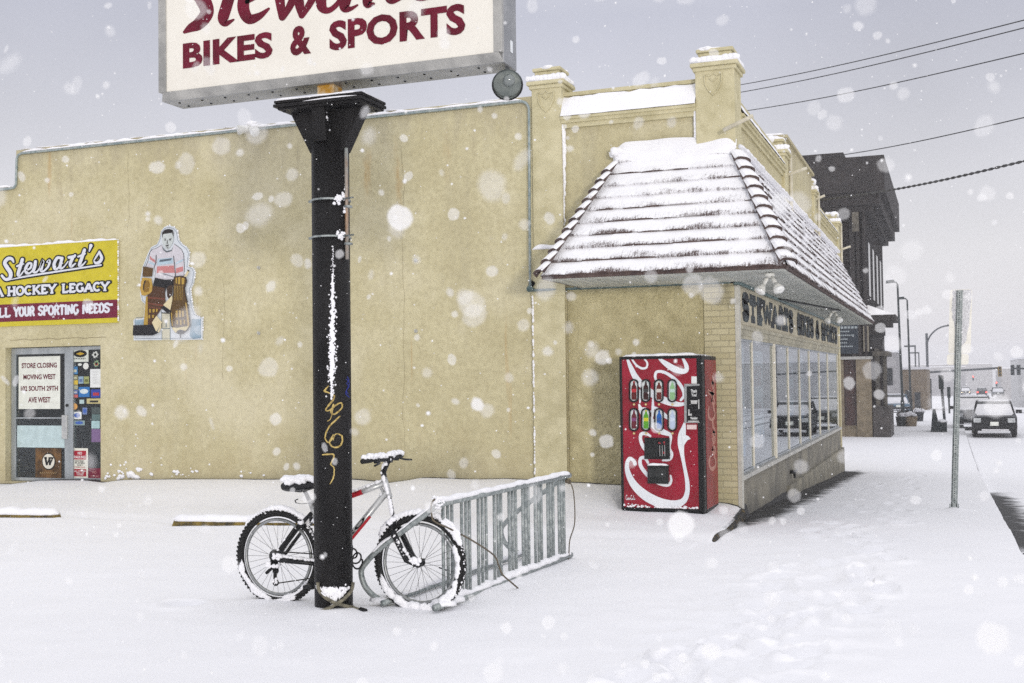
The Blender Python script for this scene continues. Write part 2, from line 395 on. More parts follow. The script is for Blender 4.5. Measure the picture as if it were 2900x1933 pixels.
CREAM = flat('cream_plastic', (.72,.69,.60), 0.45, var=.06)
def glass(name, tint=(.6,.66,.68), ior=1.55):
    m, n, l, b = _new(name)
    n.remove(b); out = n['Material Output']
    tr = N(n, 'ShaderNodeBsdfTransparent'); tr.inputs[0].default_value = (*tint, 1)
    gl = N(n, 'ShaderNodeBsdfGlossy', Roughness=0.015); gl.inputs['Color'].default_value = (.86,.88,.90,1)
    fr = N(n, 'ShaderNodeFresnel'); mx = N(n, 'ShaderNodeMixShader')
    ge = N(n, 'ShaderNodeNewGeometry'); mi = N(n, 'ShaderNodeMapRange'); mi.inputs[3].default_value = ior; mi.inputs[4].default_value = 1/ior
    l.new(ge.outputs['Backfacing'], mi.inputs[0]); l.new(mi.outputs[0], fr.inputs['IOR'])
    l.new(fr.outputs[0], mx.inputs[0]); l.new(tr.outputs[0], mx.inputs[1]); l.new(gl.outputs[0], mx.inputs[2]); l.new(mx.outputs[0], out.inputs[0])
    return m
GLASS = glass('window_glass', (.70,.74,.76), 1.45)
GLASSD = glass('door_glass', (.75,.80,.81), 1.45)

# ------------------------------------------------------------------ the ground
def lerp_tab(t, x):
    if x <= t[0][0]: return t[0][1]
    for (a, b), (c, d) in zip(t, t[1:]):
        if x <= c: return b + (d - b) * (x - a) / (c - a)
    return t[-1][1]
WALKZ = [(10.4, 0), (14, -.145), (20, -.385), (28.7, -.73), (36, -.86), (50, -1.02), (80, -1.15), (95, -1.4), (140, -2.5), (250, -4.0), (420, -5.6), (900, -7)]
DRIFT = [(-16, .03), (-13.9, .035), (-13.2, .10), (-12.2, .10), (-12.05, .07), (-11.6, .13), (-10.7, .165), (-9.5, .19), (-7.7, .215), (-7.2, .18), (-6.7, .27), (-6.2, .265), (-5.5, .26), (-5, .25), (-4.2, .23), (-3.9, .22), (-3.6, .10), (-2.9, .08), (-2.4, .02)]
def sm(a, b, x):
    t = max(0.0, min(1.0, (x - a) / (b - a))); return t*t*(3-2*t)
def edge_x(y): return lerp_tab([(11.2, -2.21), (11.9, -2.25), (13.9, -2.37), (14.2, -2.40)], y)
FEET = []
for k in range(30):                                  # the trodden path in from the street
    y = 3.6 + k * 0.36; x = -1.15 + 0.012*k*1.3 + random.uniform(-.26, .26) + (0.13 if k % 2 else -0.13) - 0.25*math.sin(k*.3)
    FEET.append((x, y, random.uniform(-.5, .5), random.uniform(.028, .06)))
for k in range(16):
    y = 3.9 + k * 0.42; FEET.append((-1.75 + 0.05*k + random.uniform(-.25, .25), y, random.uniform(-.6, .6), random.uniform(.02, .05)))
for k in range(26):
    y = 12.0 + k * 0.62; FEET.append((-1.05 + random.uniform(-.5, .45), y, random.uniform(-.4, .4), random.uniform(.02, .045)))
def walk_z(x, y):
    z = lerp_tab(WALKZ, y)
    return z
KERB_X = 0.575
def ground_z(x, y):
    zs = walk_z(x, y)
    if y < 14.6:
        if y > 11.0 and x < -2:
            k = sm(edge_x(y) + .012, edge_x(y) - .012, x)
            k *= sm(10.9, 11.5, y)
            lot = 0.055 - 0.05 * sm(-2.62, -2.25, x) * sm(11.5, 12.5, y)
            z = zs * (1 - k) + max(zs, lot - .04) * k
            if x < -2.6: z = 0.015 + (zs - 0.015) * (1 - k)
        else:
            z = zs if x > -2.3 else max(zs, 0.0)
        if x < -2.42 and y > 12.0:
            z += lerp_tab(DRIFT, x) * sm(12.3, 14.15, y) * (1.0 if x < -3.7 else 0.6)
    else:
        z = zs if x > -2.45 else lerp_tab(WALKZ, max(y, 14)) if y > 28.6 else -0.2
    if x > KERB_X:
        z -= 0.13 * sm(11.2, 12.6, y) * sm(KERB_X, KERB_X + .02, x)
        if x < 12.4: z -= .11 * sm(11.7, 12.8, y) * sm(KERB_X, KERB_X + .02, x)
    d = 1.0 if y < 40 else 0.4
    p = Vector((x, y, 0))
    z += d * (0.028 * noise.noise(p * .55) + 0.010 * noise.noise(p * 2.1) + 0.0035 * noise.noise(p * 6.3))
    if 2 < y < 29 and -4 < x < 1:
        for fx, fy, a, dep in FEET:
            dx, dy = x - fx, y - fy
            if abs(dx) < .3 and abs(dy) < .34:
                u = dx*math.cos(a) + dy*math.sin(a); v = -dx*math.sin(a) + dy*math.cos(a)
                q = (u/.085)**2 + (v/.17)**2
                z += -dep*1.25*math.exp(-q*q*.8) + dep*.55*math.exp(-((math.sqrt(q)-1.45)/.3)**2)
        path = math.exp(-((x + 1.2 - .02*(y-4))/.55)**2) * sm(3, 4.5, y) * sm(12, 8, y)
        z += path * 0.055 * noise.turbulence(p * 5.2, 3, False) - path*.012
    # a kicked-out hollow in the lot and low wind ridges bottom right
    q = ((x + 5.2)/.11)**2 + ((y - 6.95)/.10)**2
    if q < 6: z += -0.09*math.exp(-q) + .02*math.exp(-(math.sqrt(q)-1.5)**2*4)
    if y < 5.5 and x > -1: z += .018*math.sin((y*1.0 + x*.55)*7 + .6*math.sin(x*2))*sm(5.5, 3.6, y)*sm(-1, .2, x)
    # mounds round the feet of the column, rack and post
    z += .05*math.exp(-(((x+4.05)/.24)**2 + ((y-7.05)/.22)**2)**1.0) + .045*math.exp(-((x-.01)/.13)**2 - ((y-16.6)/.16)**2)
    z += .03*math.exp(-((x+3.3)/.12)**2)*sm(7.7, 8.0, y)*sm(9.9, 9.5, y)
    return z
def bare(x, y):
    """1 where the paving under the eaves has stayed clear of snow"""
    if y < 11.2 or y > 31: return 0.0
    w = lerp_tab([(11.2, -2.20), (12.4, -2.2), (12.7, -2.18), (13.6, -1.95), (14.5, -1.86), (18, -1.82), (28, -1.75), (29.4, -1.9), (31, -2.45)], y)
    k = 1 - sm(w - .46, w + .16, x)
    if x < edge_x(y) - .03 and y < 14.1: k = 0
    return k * sm(11.2, 12.2, y) * sm(29.8, 27.8, y)
def axis(segs):
    out = [segs[0][0]]
    for a, b, st in segs:
        n = max(1, int(round((b - a) / st)))
        out += [a + (b - a) * i / n for i in range(1, n + 1)]
    return out
gx = axis([(-140,-40,12), (-40,-18,2.5), (-18,-9,.3), (-9,-5.6,.085), (-5.6,-3.0,.05), (-3.0,-2.42,.04), (-2.42,-2.18,.012), (-2.18,.55,.045), (.55,.60,.0125), (.6,1.6,.08), (1.6,5,.5), (5,20,2.5), (20,140,15)])
gy = axis([(-14,0,2), (0,2.6,.3), (2.6,9,.045), (9,14.3,.055), (14.3,20,.11), (20,31,.22), (31,60,1.5), (60,150,6), (150,680,35)])
mb = MB(); att = []
for y in gy:
    for x in gx: mb.v.append((x, y, ground_z(x, y))); att.append(bare(x, y))
nx = len(gx)
for j in range(len(gy)-1):
    for i in range(nx-1): mb.f.append((j*nx+i, j*nx+i+1, (j+1)*nx+i+1, (j+1)*nx+i)); mb.mi.append(0)
def ground_mat():
    m, n, l, b = _new('snow_cover')
    t = N(n, 'ShaderNodeTexCoord'); a = N(n, 'ShaderNodeAttribute', attribute_name='bare')
    nz = N(n, 'ShaderNodeTexNoise', Scale=2.4, Detail=7.0, Roughness=.65); l.new(t.outputs['Object'], nz.inputs['Vector'])
    nz2 = N(n, 'ShaderNodeTexNoise', Scale=60.0, Detail=4.0, Roughness=.6); l.new(t.outputs['Object'], nz2.inputs['Vector'])
    nz3 = N(n, 'ShaderNodeTexNoise', Scale=0.7, Detail=4.0); l.new(t.outputs['Object'], nz3.inputs['Vector'])
    s1 = N(n, 'ShaderNodeMath', operation='MULTIPLY_ADD'); s1.inputs[1].default_value = 1.3; s1.inputs[2].default_value = -.65; l.new(nz.outputs['Fac'], s1.inputs[0])
    s2 = N(n, 'ShaderNodeMath', operation='ADD'); l.new(a.outputs['Fac'], s2.inputs[0]); l.new(s1.outputs[0], s2.inputs[1])
    k = N(n, 'ShaderNodeMapRange'); k.inputs[1].default_value = .34; k.inputs[2].default_value = .80; l.new(s2.outputs[0], k.inputs[0])
    sc = N(n, 'ShaderNodeMix', data_type='RGBA'); l.new(nz3.outputs['Fac'], sc.inputs['Factor']); sc.inputs[6].default_value = (.86,.86,.885,1); sc.inputs[7].default_value = (.92,.915,.93,1)
    cc = N(n, 'ShaderNodeMix', data_type='RGBA'); l.new(nz.outputs['Fac'], cc.inputs['Factor']); cc.inputs[6].default_value = (.018,.018,.019,1); cc.inputs[7].default_value = (.06,.058,.056,1)
    mx = N(n, 'ShaderNodeMix', data_type='RGBA'); l.new(k.outputs[0], mx.inputs['Factor']); l.new(sc.outputs[2], mx.inputs[6]); l.new(cc.outputs[2], mx.inputs[7])
    l.new(mx.outputs[2], b.inputs['Base Color']); b.inputs['Roughness'].default_value = .7; b.inputs['Specular IOR Level'].default_value = .3
    bp = N(n, 'ShaderNodeBump', Strength=.22, Distance=.012); l.new(nz2.outputs['Fac'], bp.inputs['Height']); l.new(bp.outputs[0], b.inputs['Normal'])
    return m
g = mb.build('snowy_ground', ground_mat(), smooth=True); tag(g, 'white snow lying over the car park and pavement, trodden by footprints', 'ground', kind='structure')
at_ = g.data.attributes.new('bare', 'FLOAT', 'POINT'); at_.data.foreach_set('value', att)

# the kerb and the road beyond it
mb = MB(); ky = [11.4 + .12*i for i in range(120)] + [26 + 1.0*i for i in range(26)]; vs = []; fs = []
for y in ky:
    z = walk_z(0, y); j = .012*noise.noise(Vector((0, y*2.3, 5)))
    vs += [(KERB_X-.10, y, z-.12), (KERB_X+.012+j*.5, y, z-.055), (KERB_X+.030+j*.5, y, z-.07), (KERB_X+.045, y, z-.27)]
for i in range(len(ky)-1):
    for k in range(3): fs.append((i*4+k, i*4+k+1, i*4+k+5, i*4+k+4))
mb.add(vs, fs);
tag(mb.build('kerb', CONCD, smooth=True), 'snow topped concrete kerb along the street', 'kerb', kind='structure')
mb = MB(); rx = axis([(KERB_X + .025, 2.2, .12), (2.2, 12.6, .4)]); ry = axis([(11.6, 30, .3), (30, 60, 1.5), (60, 150, 6), (150, 680, 30)]); at2 = []
for y in ry:
    for x in rx:
        mb.v.append((x, y, walk_z(x, y) - .13*sm(11.2, 12.6, y) + .035 + .012*noise.noise(Vector((x*1.3, y*.5, 0))) - .03*sm(12.8, 11.6, y)))
        s = 1.0*sm(KERB_X + .75, KERB_X + .02, x) * sm(11.8, 13.2, y) * (1 - sm(21, 24, y))
        for tx in (5.0, 6.5, 8.6, 10.1): s = max(s, .72*math.exp(-((x - tx)/.28)**2) * sm(16, 22, y))
        at2.append(s)
nx = len(rx)
for j in range(len(ry)-1):
    for i in range(nx-1): mb.f.append((j*nx+i, j*nx+i+1, (j+1)*nx+i+1, (j+1)*nx+i)); mb.mi.append(0)
rd = mb.build('road', bpy.data.materials['snow_cover'], smooth=True); tag(rd, 'snow covered street with dark wheel tracks and slush by the kerb', 'road', kind='structure')
at_ = rd.data.attributes.new('bare', 'FLOAT', 'POINT'); at_.data.foreach_set('value', at2)
# ------------------------------------------------------------------ the corner store
YW, XF, ZT = 14.2, -2.45, 5.31               # front wall plane, street facade plane, wall top
store = thing('store_building', (-8.5, 20, 0), 'tan stucco corner shop with snowy tiled canopy, parapet posts and long side windows', 'building')
# front wall, left part with the door opening; 0.3 thick, built of butting blocks
DX0, DX1, DZ1 = -13.985, -12.12, 2.18
mb = MB()
mb.box((-22, YW, -.4), (DX0, YW+.3, 4.72)); mb.box((DX0, YW, DZ1), (DX1, YW+.3, 4.72)); mb.box((DX0, YW, -.4), (DX1, YW+.3, .07))
mb.box((DX1, YW, -.4), (-5.06, YW+.3, 4.72)); mb.box((-13.77, YW, 4.72), (-5.06, YW+.3, ZT))
mb.box((-5.06, YW+.03, -.4), (-2.86, YW+.3, 4.84))
mb.build('wall', STUCCO, store)
mb = MB(); mb.box((-4.62, YW+.012, -.3), (-2.835, YW+.0299, 2.73)); mb.build('rough_panel', STUCCO2, store)
# posts and their caps
SN = MB()
def post_cap(x0, x1, y0, y1, z, h=.0, shaft=None):
    CAPS = MB(); po_ = shaft.build('post', STUCCO3, store, bevel=.008)
    m = .055; CAPS.box((x0-m, y0-m, z), (x1+m, y1+m, z+.05)); CAPS.box((x0-m*.5, y0-m*.5, z-.05), (x1+m*.5, y1+m*.5, z))
    q = .035; CAPS.box((x0+q, y0+q, z+.05), (x1-q, y1-q, z+.19)); CAPS.box((x0+q-.025, y0+q-.025, z+.19), (x1-q+.025, y1-q+.025, z+.235))
    SN.box((x0-m+.01, y0-m+.01, z+.05), (x1+m-.01, y1+m-.01, z+.075))
    for k in range(9):                                   # snow banked against the block
        a = k / 8; SN.blob((x0-.02+(x1-x0+.04)*a, y0-.012, z+.085), .055, (1.1,.7,.9)); SN.blob((x1+.012, y0+(y1-y0)*a, z+.085), .05, (.7,1.1,.9))
    CAPS.build('post_cap', STUCCO3, po_, bevel=.012)
    for k in range(14): SN.blob((random.uniform(x0+.06, x1-.06), random.uniform(y0+.06, y1-.06), z+.235), .07, (1.2,1.2,.5+h))
for x0, x1, y0, y1 in ((-5.06, -4.65, YW-.045, YW+.36), (-2.885, -2.40, YW-.06, YW+.42)):
    SHAFT = MB(); SHAFT.box((x0, y0, 2.9 if x0 > -3 else -.3), (x1, y1, 5.39)); post_cap(x0, x1, y0, y1, 5.43, 0, SHAFT)
SHAFT = MB(); SHAFT.box((-5.075, YW-.075, -.3), (-4.63, YW-.0455, 3.27))          # the thicker foot of the left post
SHAFT.box((-5.085, YW-.085, 2.66), (-4.62, YW-.0755, 2.83)); SHAFT.build('post_foot', STUCCO3, store, bevel=.008)
SN.snow_line([(-5.07, YW-.06, 3.27), (-4.64, YW-.06, 3.27)], .07, .06)
for y0, y1, zt in ((18.75, 19.2, 5.16), (23.1, 23.5, 5.16), (28.2, 28.6, 5.16)):
    SHAFT = MB(); SHAFT.box((-2.85, y0, 2.9), (-2.40, y1, zt-.05)); post_cap(-2.85, -2.40, y0, y1, zt, .5, SHAFT)
for cx_, sgn in ((-4.86, 1), (-2.66, 1)):
    mb = MB(); yy = (YW-.045 if cx_ < -4 else YW-.06) - .008
    P = [(-.11, .0), (-.04, -.015), (0, .02), (.04, -.015), (.11, 0), (.10, -.12), (.05, -.21), (0, -.26), (-.05, -.21), (-.10, -.12)]
    mb.tube([(cx_+a, yy, 5.33+b) for a, b in P], .011, 6, closed=True)
    mb.tube([(cx_-.05, yy, 5.28), (cx_, yy, 5.24), (cx_+.05, yy, 5.28)], .008, 6)
    mb.build('shield_relief', STUCCO3, store, True)
# parapet cornices: moulded course, snowy slope, top rim
def parapet_x(x0, x1, zc, zt):
    CO = MB()
    CO.box((x0, YW-.03, zc-.12), (x1, YW+.03, zc-.06)); CO.box((x0, YW-.06, zc-.06), (x1, YW+.03, zc-.015)); CO.box((x0, YW-.085, zc-.015), (x1, YW+.03, zc+.02))
    CO.hexa([(x0,YW-.06,zc+.02),(x1,YW-.06,zc+.02),(x1,YW+.3,zc+.02),(x0,YW+.3,zc+.02),(x0,YW+.10,zt-.03),(x1,YW+.10,zt-.03),(x1,YW+.3,zt-.03),(x0,YW+.3,zt-.03)])
    CO.box((x0, YW+.075, zt-.03), (x1, YW+.3, zt+.02))
    CO.build('cornice', STUCCO3, store)
    n = 26; m = 7; vs = []; fs = []                       # the snow clinging to the slope
    for i in range(n+1):
        for j in range(m+1):
            u, v = i/n, j/m; x = x0+(x1-x0)*u; q = Vector((x*4, v*3, zc))
            vs.append((x, YW-.075+.165*v - .022 + .018*noise.noise(q), zc+.025+(zt-.045-zc)*v*(1+.12*noise.noise(q*1.3)) if j < m else zt-.03-.05*abs(noise.noise(q*1.7))))
    for i in range(n):
        for j in range(m): fs.append((i*(m+1)+j, (i+1)*(m+1)+j, (i+1)*(m+1)+j+1, i*(m+1)+j+1))
    SN.add(vs, fs)
def parapet_y(y0, y1, zc, zt):
    X = XF; CO = MB()
    CO.box((X-.03, y0, zc-.12), (X+.03, y1, zc-.06)); CO.box((X-.03, y0, zc-.06), (X+.06, y1, zc-.015)); CO.box((X-.03, y0, zc-.015), (X+.085, y1, zc+.02))
    CO.hexa([(X-.3,y0,zc+.02),(X+.06,y0,zc+.02),(X+.06,y1,zc+.02),(X-.3,y1,zc+.02),(X-.3,y0,zt-.03),(X-.10,y0,zt-.03),(X-.10,y1,zt-.03),(X-.3,y1,zt-.03)])
    CO.box((X-.3, y0, zt-.03), (X-.075, y1, zt+.02))
    CO.build('cornice', STUCCO3, store)
    n = 40; m = 6; vs = []; fs = []
    for i in range(n+1):
        for j in range(m+1):
            u, v = i/n, j/m; y = y0+(y1-y0)*u; q = Vector((y*3, v*3, zc))
            vs.append((X+.095-.165*v + .012*noise.noise(q), y, zc+.025+(zt-.05-zc)*v))
    for i in range(n):
        for j in range(m): fs.append((i*(m+1)+j, (i+1)*(m+1)+j, (i+1)*(m+1)+j+1, i*(m+1)+j+1))
    SN.add(vs, fs)
parapet_x(-4.65, -2.885, 4.96, 5.31)
parapet_y(14.62, 18.75, 4.90, 5.22); parapet_y(23.5, 28.2, 4.86, 5.16)
# street facade: wall above the canopy, raised middle gable, fascia, piers, base; trim and base colours also darkened for weaker light
mb = MB()
mb.box((-2.75, 14.62, 2.74), (XF, 28.6, 4.84)); mb.box((-2.95, 19.2, 4.84), (XF, 23.1, 5.48))
mb.box((-3.01, 19.14, 5.48), (XF+.05, 23.16, 5.53)); mb.box((-22, 28.6, -1.3), (XF-.02, 28.9, 4.9)); mb.box((-22.3, YW, -.6), (-22, 28.9, 4.7))
mb.build('street_wall', STUCCO, store)
SN.snow_line([(-2.75, 19.18, 5.53), (-2.75, 23.1, 5.53)], .42, .06, .12); SN.snow_line([(-2.98, 19.15, 5.53), (-2.45, 19.15, 5.53)], .1, .04)
mb = MB(); mb.box((-2.835, YW-.012, -.3), (-2.452, YW+.02, 2.73)); mb.build('brick_pier', BRICK, store)
mb = MB(); mb.box((-2.452, YW-.02, -.35), (-2.405, YW+.12, 2.70)); mb.build('corner_trim', noise_mat('pale_trim', (.46,.45,.40), (.60,.585,.52), 7, .7), store)
mb = MB(); mb.box((-2.62, YW+.12, 2.22), (XF+.012, 28.0, 2.739)); mb.build('fascia', noise_mat('fascia_board', (.42,.38,.28), (.54,.50,.38), 2.4, .8, stretch=(1,1,3), bump=.2), store)
mb = MB(); mb.box((-2.62, YW+.12, 2.175), (XF+.045, 28.05, 2.22)); mb.box((-2.6, YW+.12, 2.10), (XF+.02, 28.02, 2.175)); mb.box((-2.58, YW+.12, 2.06), (XF+.006, 28.0, 2.10))
mb.build('moulding', noise_mat('weathered_moulding', (.30,.285,.22), (.50,.47,.36), 3, .85, detail=6), store)
PAINT_BLK = noise_mat('worn_black_paint', (.012,.015,.018), (.10,.13,.14), 4.5, .7, lo=.45, hi=.75, detail=6)
fx = lambda y, z, d: (XF + .015 + d, y, z)
mb = MB(); lay(mb, [([(14.62+x, 2.29+y) for x, y in vs], fs) for vs, fs in slab('STEWARTS', 5.05, .36, .155, .30)], fx); mb.build('fascia_lettering', PAINT_BLK, store)
mb = MB(); lay(mb, [([(20.15+x, 2.29+y) for x, y in vs], fs) for vs, fs in slab('BIKES & SPORTS', 7.5, .36, .15, .26)], fx, .006)
mb.build('fascia_lettering', PAINT_BLK, store)
mb = MB(); mb.box((-2.62, YW+.12, .30), (XF+.05, 28.05, .355)); mb.build('window_sill', noise_mat('sill', (.36,.36,.34), (.55,.54,.50), 6, .7), store)
mb = MB(); mb.box((-2.7, YW+.12, -1.3), (XF, 28.2, .30)); mb.build('base_wall', CONC, store)
mb = MB()                                               # the plinth shows where the pavement falls away
mb.hexa([(-2.5,18.6,-1.4),(XF+.055,18.6,-1.4),(XF+.055,28.6,-1.4),(-2.5,28.6,-1.4),(-2.5,18.6,-.16),(XF+.05,18.6,-.16),(XF+.05,28.6,-.16),(-2.5,28.6,-.16)])
mb.build('plinth', noise_mat('plinth_render', (.20,.19,.155), (.34,.315,.245), 3, .9, bump=.4), store)
mb = MB(); mb.box((XF, 19.0, .0), (XF+.06, 19.06, .05)); mb.tube([(XF+.05, 18.9, .03), (XF+.07, 19.3, .03)], .02, 6); mb.tube([(XF+.06, 19.1, .03), (XF+.06, 19.1, -.08)], .02, 6); mb.build('hose_tap', BLACK, store)
ys = [14.30, 15.5, 17.48, 19.13, 20.64, 22.16, 23.91, 25.64, 27.95]
for i, (a, b) in enumerate(zip(ys, ys[1:])):
    m2 = MB(); m2.box((XF-.026, a+.03, .36), (XF-.020, b-.03, 2.06)); w = m2.build('window', GLASS, store)
for i, y in enumerate(ys):
    w = .030 if i not in (2,) else .045
    mb = MB(); mb.box((XF-.05, y-w, .356), (XF-.004 if i != 2 else XF+.016, y+w, 2.059)); mb.build('mullion', CREAMAL, store, bevel=.003)
mb = MB(); mb.box((XF-.06, 14.35, .356), (XF-.005, 27.9, .39)); mb.box((XF-.06, 14.35, 2.03), (XF-.005, 27.9, 2.059)); mb.build('window_rail', ALU, store)
# the display space behind the glass
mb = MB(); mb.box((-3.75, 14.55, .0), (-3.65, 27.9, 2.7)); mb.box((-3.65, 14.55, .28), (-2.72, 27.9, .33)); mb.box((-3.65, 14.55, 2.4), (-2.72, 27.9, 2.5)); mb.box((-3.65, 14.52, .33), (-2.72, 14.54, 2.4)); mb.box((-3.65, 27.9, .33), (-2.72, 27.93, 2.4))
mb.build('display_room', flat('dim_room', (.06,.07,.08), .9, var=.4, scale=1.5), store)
mb = MB(); mb.box((-22, YW+.3, 4.4), (-2.76, 28.6, 4.5)); mb.build('roof', SNOWF, store)
# snow on the wall heads
SN.snow_line([(-22, YW-.012, 4.73), (-13.8, YW-.012, 4.73)], .05, .035, .1); SN.snow_line([(-22, YW+.15, 4.72), (-13.8, YW+.15, 4.72)], .3, .05, .2)
SN.snow_line([(-13.77, YW+.15, ZT), (-5.1, YW+.15, ZT)], .3, .022, .12, rough=.5)
SN.snow_line([(-13.6, YW-.04, 5.262), (-5.2, YW-.04, 5.262)], .055, .030, .06, rough=.5)
# conduit run along the wall head and down the post
mb = MB(); c = []
for k in range(7): a = R(90 - 15*k); c.append((-5.22 + .13*math.cos(a), YW-.04-.02*k/6, 5.115 + .13*math.sin(a)))
mb.tube([(-22, YW-.04, 4.70), (-13.86, YW-.04, 4.70), (-13.775, YW-.04, 4.71), (-13.735, YW-.04, 4.76), (-13.72, YW-.04, 5.17), (-13.69, YW-.04, 5.225), (-13.62, YW-.04, 5.245), (-5.24, YW-.04, 5.245)] + c + [(-5.09, YW-.11, 2.78)], .019, 8)
mb.build('conduit', noise_mat('conduit_paint', (.20,.26,.27), (.40,.44,.42), 14, .5, .3), store, True)
mb = MB(); mb.blob((-5.09, YW-.11, 2.76), .045); mb.tube([(-5.12, YW-.115, 2.735), (-4.5, YW-.04, 2.742), (-2.5, YW-.04, 2.742)], .017, 8); mb.tube([(-2.46, YW-.04, 2.735), (-2.40, YW-.03, 2.735), (-2.40, 28.0, 2.735)], .028, 8)
for k in range(8): mb.box((-4.5+.26*k, YW-.07, 2.728), (-4.45+.26*k, YW-.02, 2.765))
mb.build('soffit_pipe', noise_mat('green_pipe', (.055,.10,.10), (.16,.22,.21), 12, .55), store, True)
for z0, z1, k in ((2.70, .33, 1),):                      # rime frozen in the joint below
    SN.snow_line([(-5.075, YW-.09, 2.78), (-5.075, YW-.09, 2.86)], .1, .05)
for z in [2.66 - .045*i for i in range(52)]:
    if random.random() < .8: SN.blob((-5.068 + random.uniform(-.004,.004), YW-.076, z), random.uniform(.010, .022), (.8,.6,1.6))
for z in [4.84 - .05*i for i in range(26)]: SN.blob((-4.64 + random.uniform(-.01,.01), YW+.0, z), .055*(1-(4.84-z)/1.5)+.012, (.55,.5,1.3))
for z in [4.9 - .05*i for i in range(7)]: SN.blob((-2.90, YW-.02, z), .035, (.6,.6,1.3))
# rods for banners standing out of the posts
RODS = [((2068,366),(2133,327),14.0), ((2236,497),(2286,475),19.1), ((2297,570),(2336,553),23.4), ((2375,712),(2409,697),28.5)]
rm = noise_mat('rod_paint', (.50,.46,.35), (.68,.64,.52), 9, .6)
for a, b, y in RODS:
    p = at(*a, Y=y); p.x = max(p.x, -2.42); q = at(*b, Y=y)
    mb = MB(); mb.tube([p - Vector((.1,0,0)), q], .024, 8); SN.snow_line([p + Vector((0,0,.018)), q + Vector((0,0,.018))], .03, .016)
    mb.build('banner_rod', rm, store, True)
for y in (19.22, 23.52, 28.62):
    mb = MB(); mb.tube([(-2.37, y, 5.2), (-2.37, y, 3.2)], .03, 8); mb.tube([(-2.37, y, 5.2), (-2.42, y-.1, 5.24), (-2.55, y-.1, 5.24)], .028, 8); mb.build('downpipe', rm, store, True)
# --- the tiled canopy
EZ, TZ = 2.775, 4.46
EY, ELX, ERX = 12.66, -4.43, -1.625                       # eaves line in front, its left end, its street side
TLX, TRX = -3.87, -2.45
def tile_mat():
    m, n, l, b = _new('snowy_tiles')
    u = N(n, 'ShaderNodeUVMap'); sp = N(n, 'ShaderNodeSeparateXYZ'); l.new(u.outputs[0], sp.inputs[0])
    t = N(n, 'ShaderNodeTexCoord')
    mp = N(n, 'ShaderNodeMapping'); mp.inputs['Scale'].default_value = (24, 1.1, 1); l.new(u.outputs[0], mp.inputs[0])
    fine = N(n, 'ShaderNodeTexNoise', Scale=1.6, Detail=5.0, Roughness=.75); l.new(mp.outputs[0], fine.inputs['Vector'])
    mp2 = N(n, 'ShaderNodeMapping'); mp2.inputs['Scale'].default_value = (2.0, 1.0, 1); l.new(u.outputs[0], mp2.inputs[0])
    big = N(n, 'ShaderNodeTexNoise', Scale=1.0, Detail=3.0); l.new(mp2.outputs[0], big.inputs['Vector'])
    fr = N(n, 'ShaderNodeMath', operation='FRACT'); l.new(sp.outputs['Y'], fr.inputs[0])
    iv = N(n, 'ShaderNodeMapRange'); iv.inputs[1].default_value = .0; iv.inputs[2].default_value = .6; iv.inputs[3].default_value = .30; iv.inputs[4].default_value = -.14; l.new(fr.outputs[0], iv.inputs[0])
    a = N(n, 'ShaderNodeMath', operation='ADD'); l.new(iv.outputs[0], a.inputs[0]); l.new(fine.outputs['Fac'], a.inputs[1])
    bb = N(n, 'ShaderNodeMapRange'); bb.inputs[1].default_value = .35; bb.inputs[2].default_value = .65; bb.inputs[3].default_value = -.24; bb.inputs[4].default_value = .13; l.new(big.outputs['Fac'], bb.inputs[0])
    a2 = N(n, 'ShaderNodeMath', operation='ADD'); l.new(a.outputs[0], a2.inputs[0]); l.new(bb.outputs[0], a2.inputs[1])
    rw = N(n, 'ShaderNodeMapRange'); rw.inputs[1].default_value = 0; rw.inputs[2].default_value = 9; rw.inputs[3].default_value = .10; rw.inputs[4].default_value = -.08; l.new(sp.outputs['Y'], rw.inputs[0])
    a4 = N(n, 'ShaderNodeMath', operation='ADD'); l.new(a2.outputs[0], a4.inputs[0]); l.new(rw.outputs[0], a4.inputs[1])
    spk = N(n, 'ShaderNodeTexNoise', Scale=95.0, Detail=2.0); l.new(t.outputs['Object'], spk.inputs['Vector']); sr_ = N(n, 'ShaderNodeMapRange'); sr_.inputs[1].default_value = .3; sr_.inputs[2].default_value = .7; sr_.inputs[3].default_value = -.16; sr_.inputs[4].default_value = .16; l.new(spk.outputs['Fac'], sr_.inputs[0])
    a3 = N(n, 'ShaderNodeMath', operation='ADD'); l.new(a4.outputs[0], a3.inputs[0]); l.new(sr_.outputs[0], a3.inputs[1])
    k = N(n, 'ShaderNodeMapRange'); k.inputs[1].default_value = .64; k.inputs[2].default_value = .88; l.new(a3.outputs[0], k.inputs[0])
    mx = N(n, 'ShaderNodeMix', data_type='RGBA'); l.new(k.outputs[0], mx.inputs['Factor']); mx.inputs[6].default_value = (.87,.87,.89,1); mx.inputs[7].default_value = (.085,.055,.05,1)
    l.new(mx.outputs[2], b.inputs['Base Color']); b.inputs['Roughness'].default_value = .75; b.inputs['Specular IOR Level'].default_value = .25
    bp = N(n, 'ShaderNodeBump', Strength=.3, Distance=.01); l.new(fine.outputs['Fac'], bp.inputs['Height']); l.new(bp.outputs[0], b.inputs['Normal'])
    return m
TILES = tile_mat(); TILED = noise_mat('tile_clay', (.045,.026,.024), (.10,.065,.055), 7, .8)
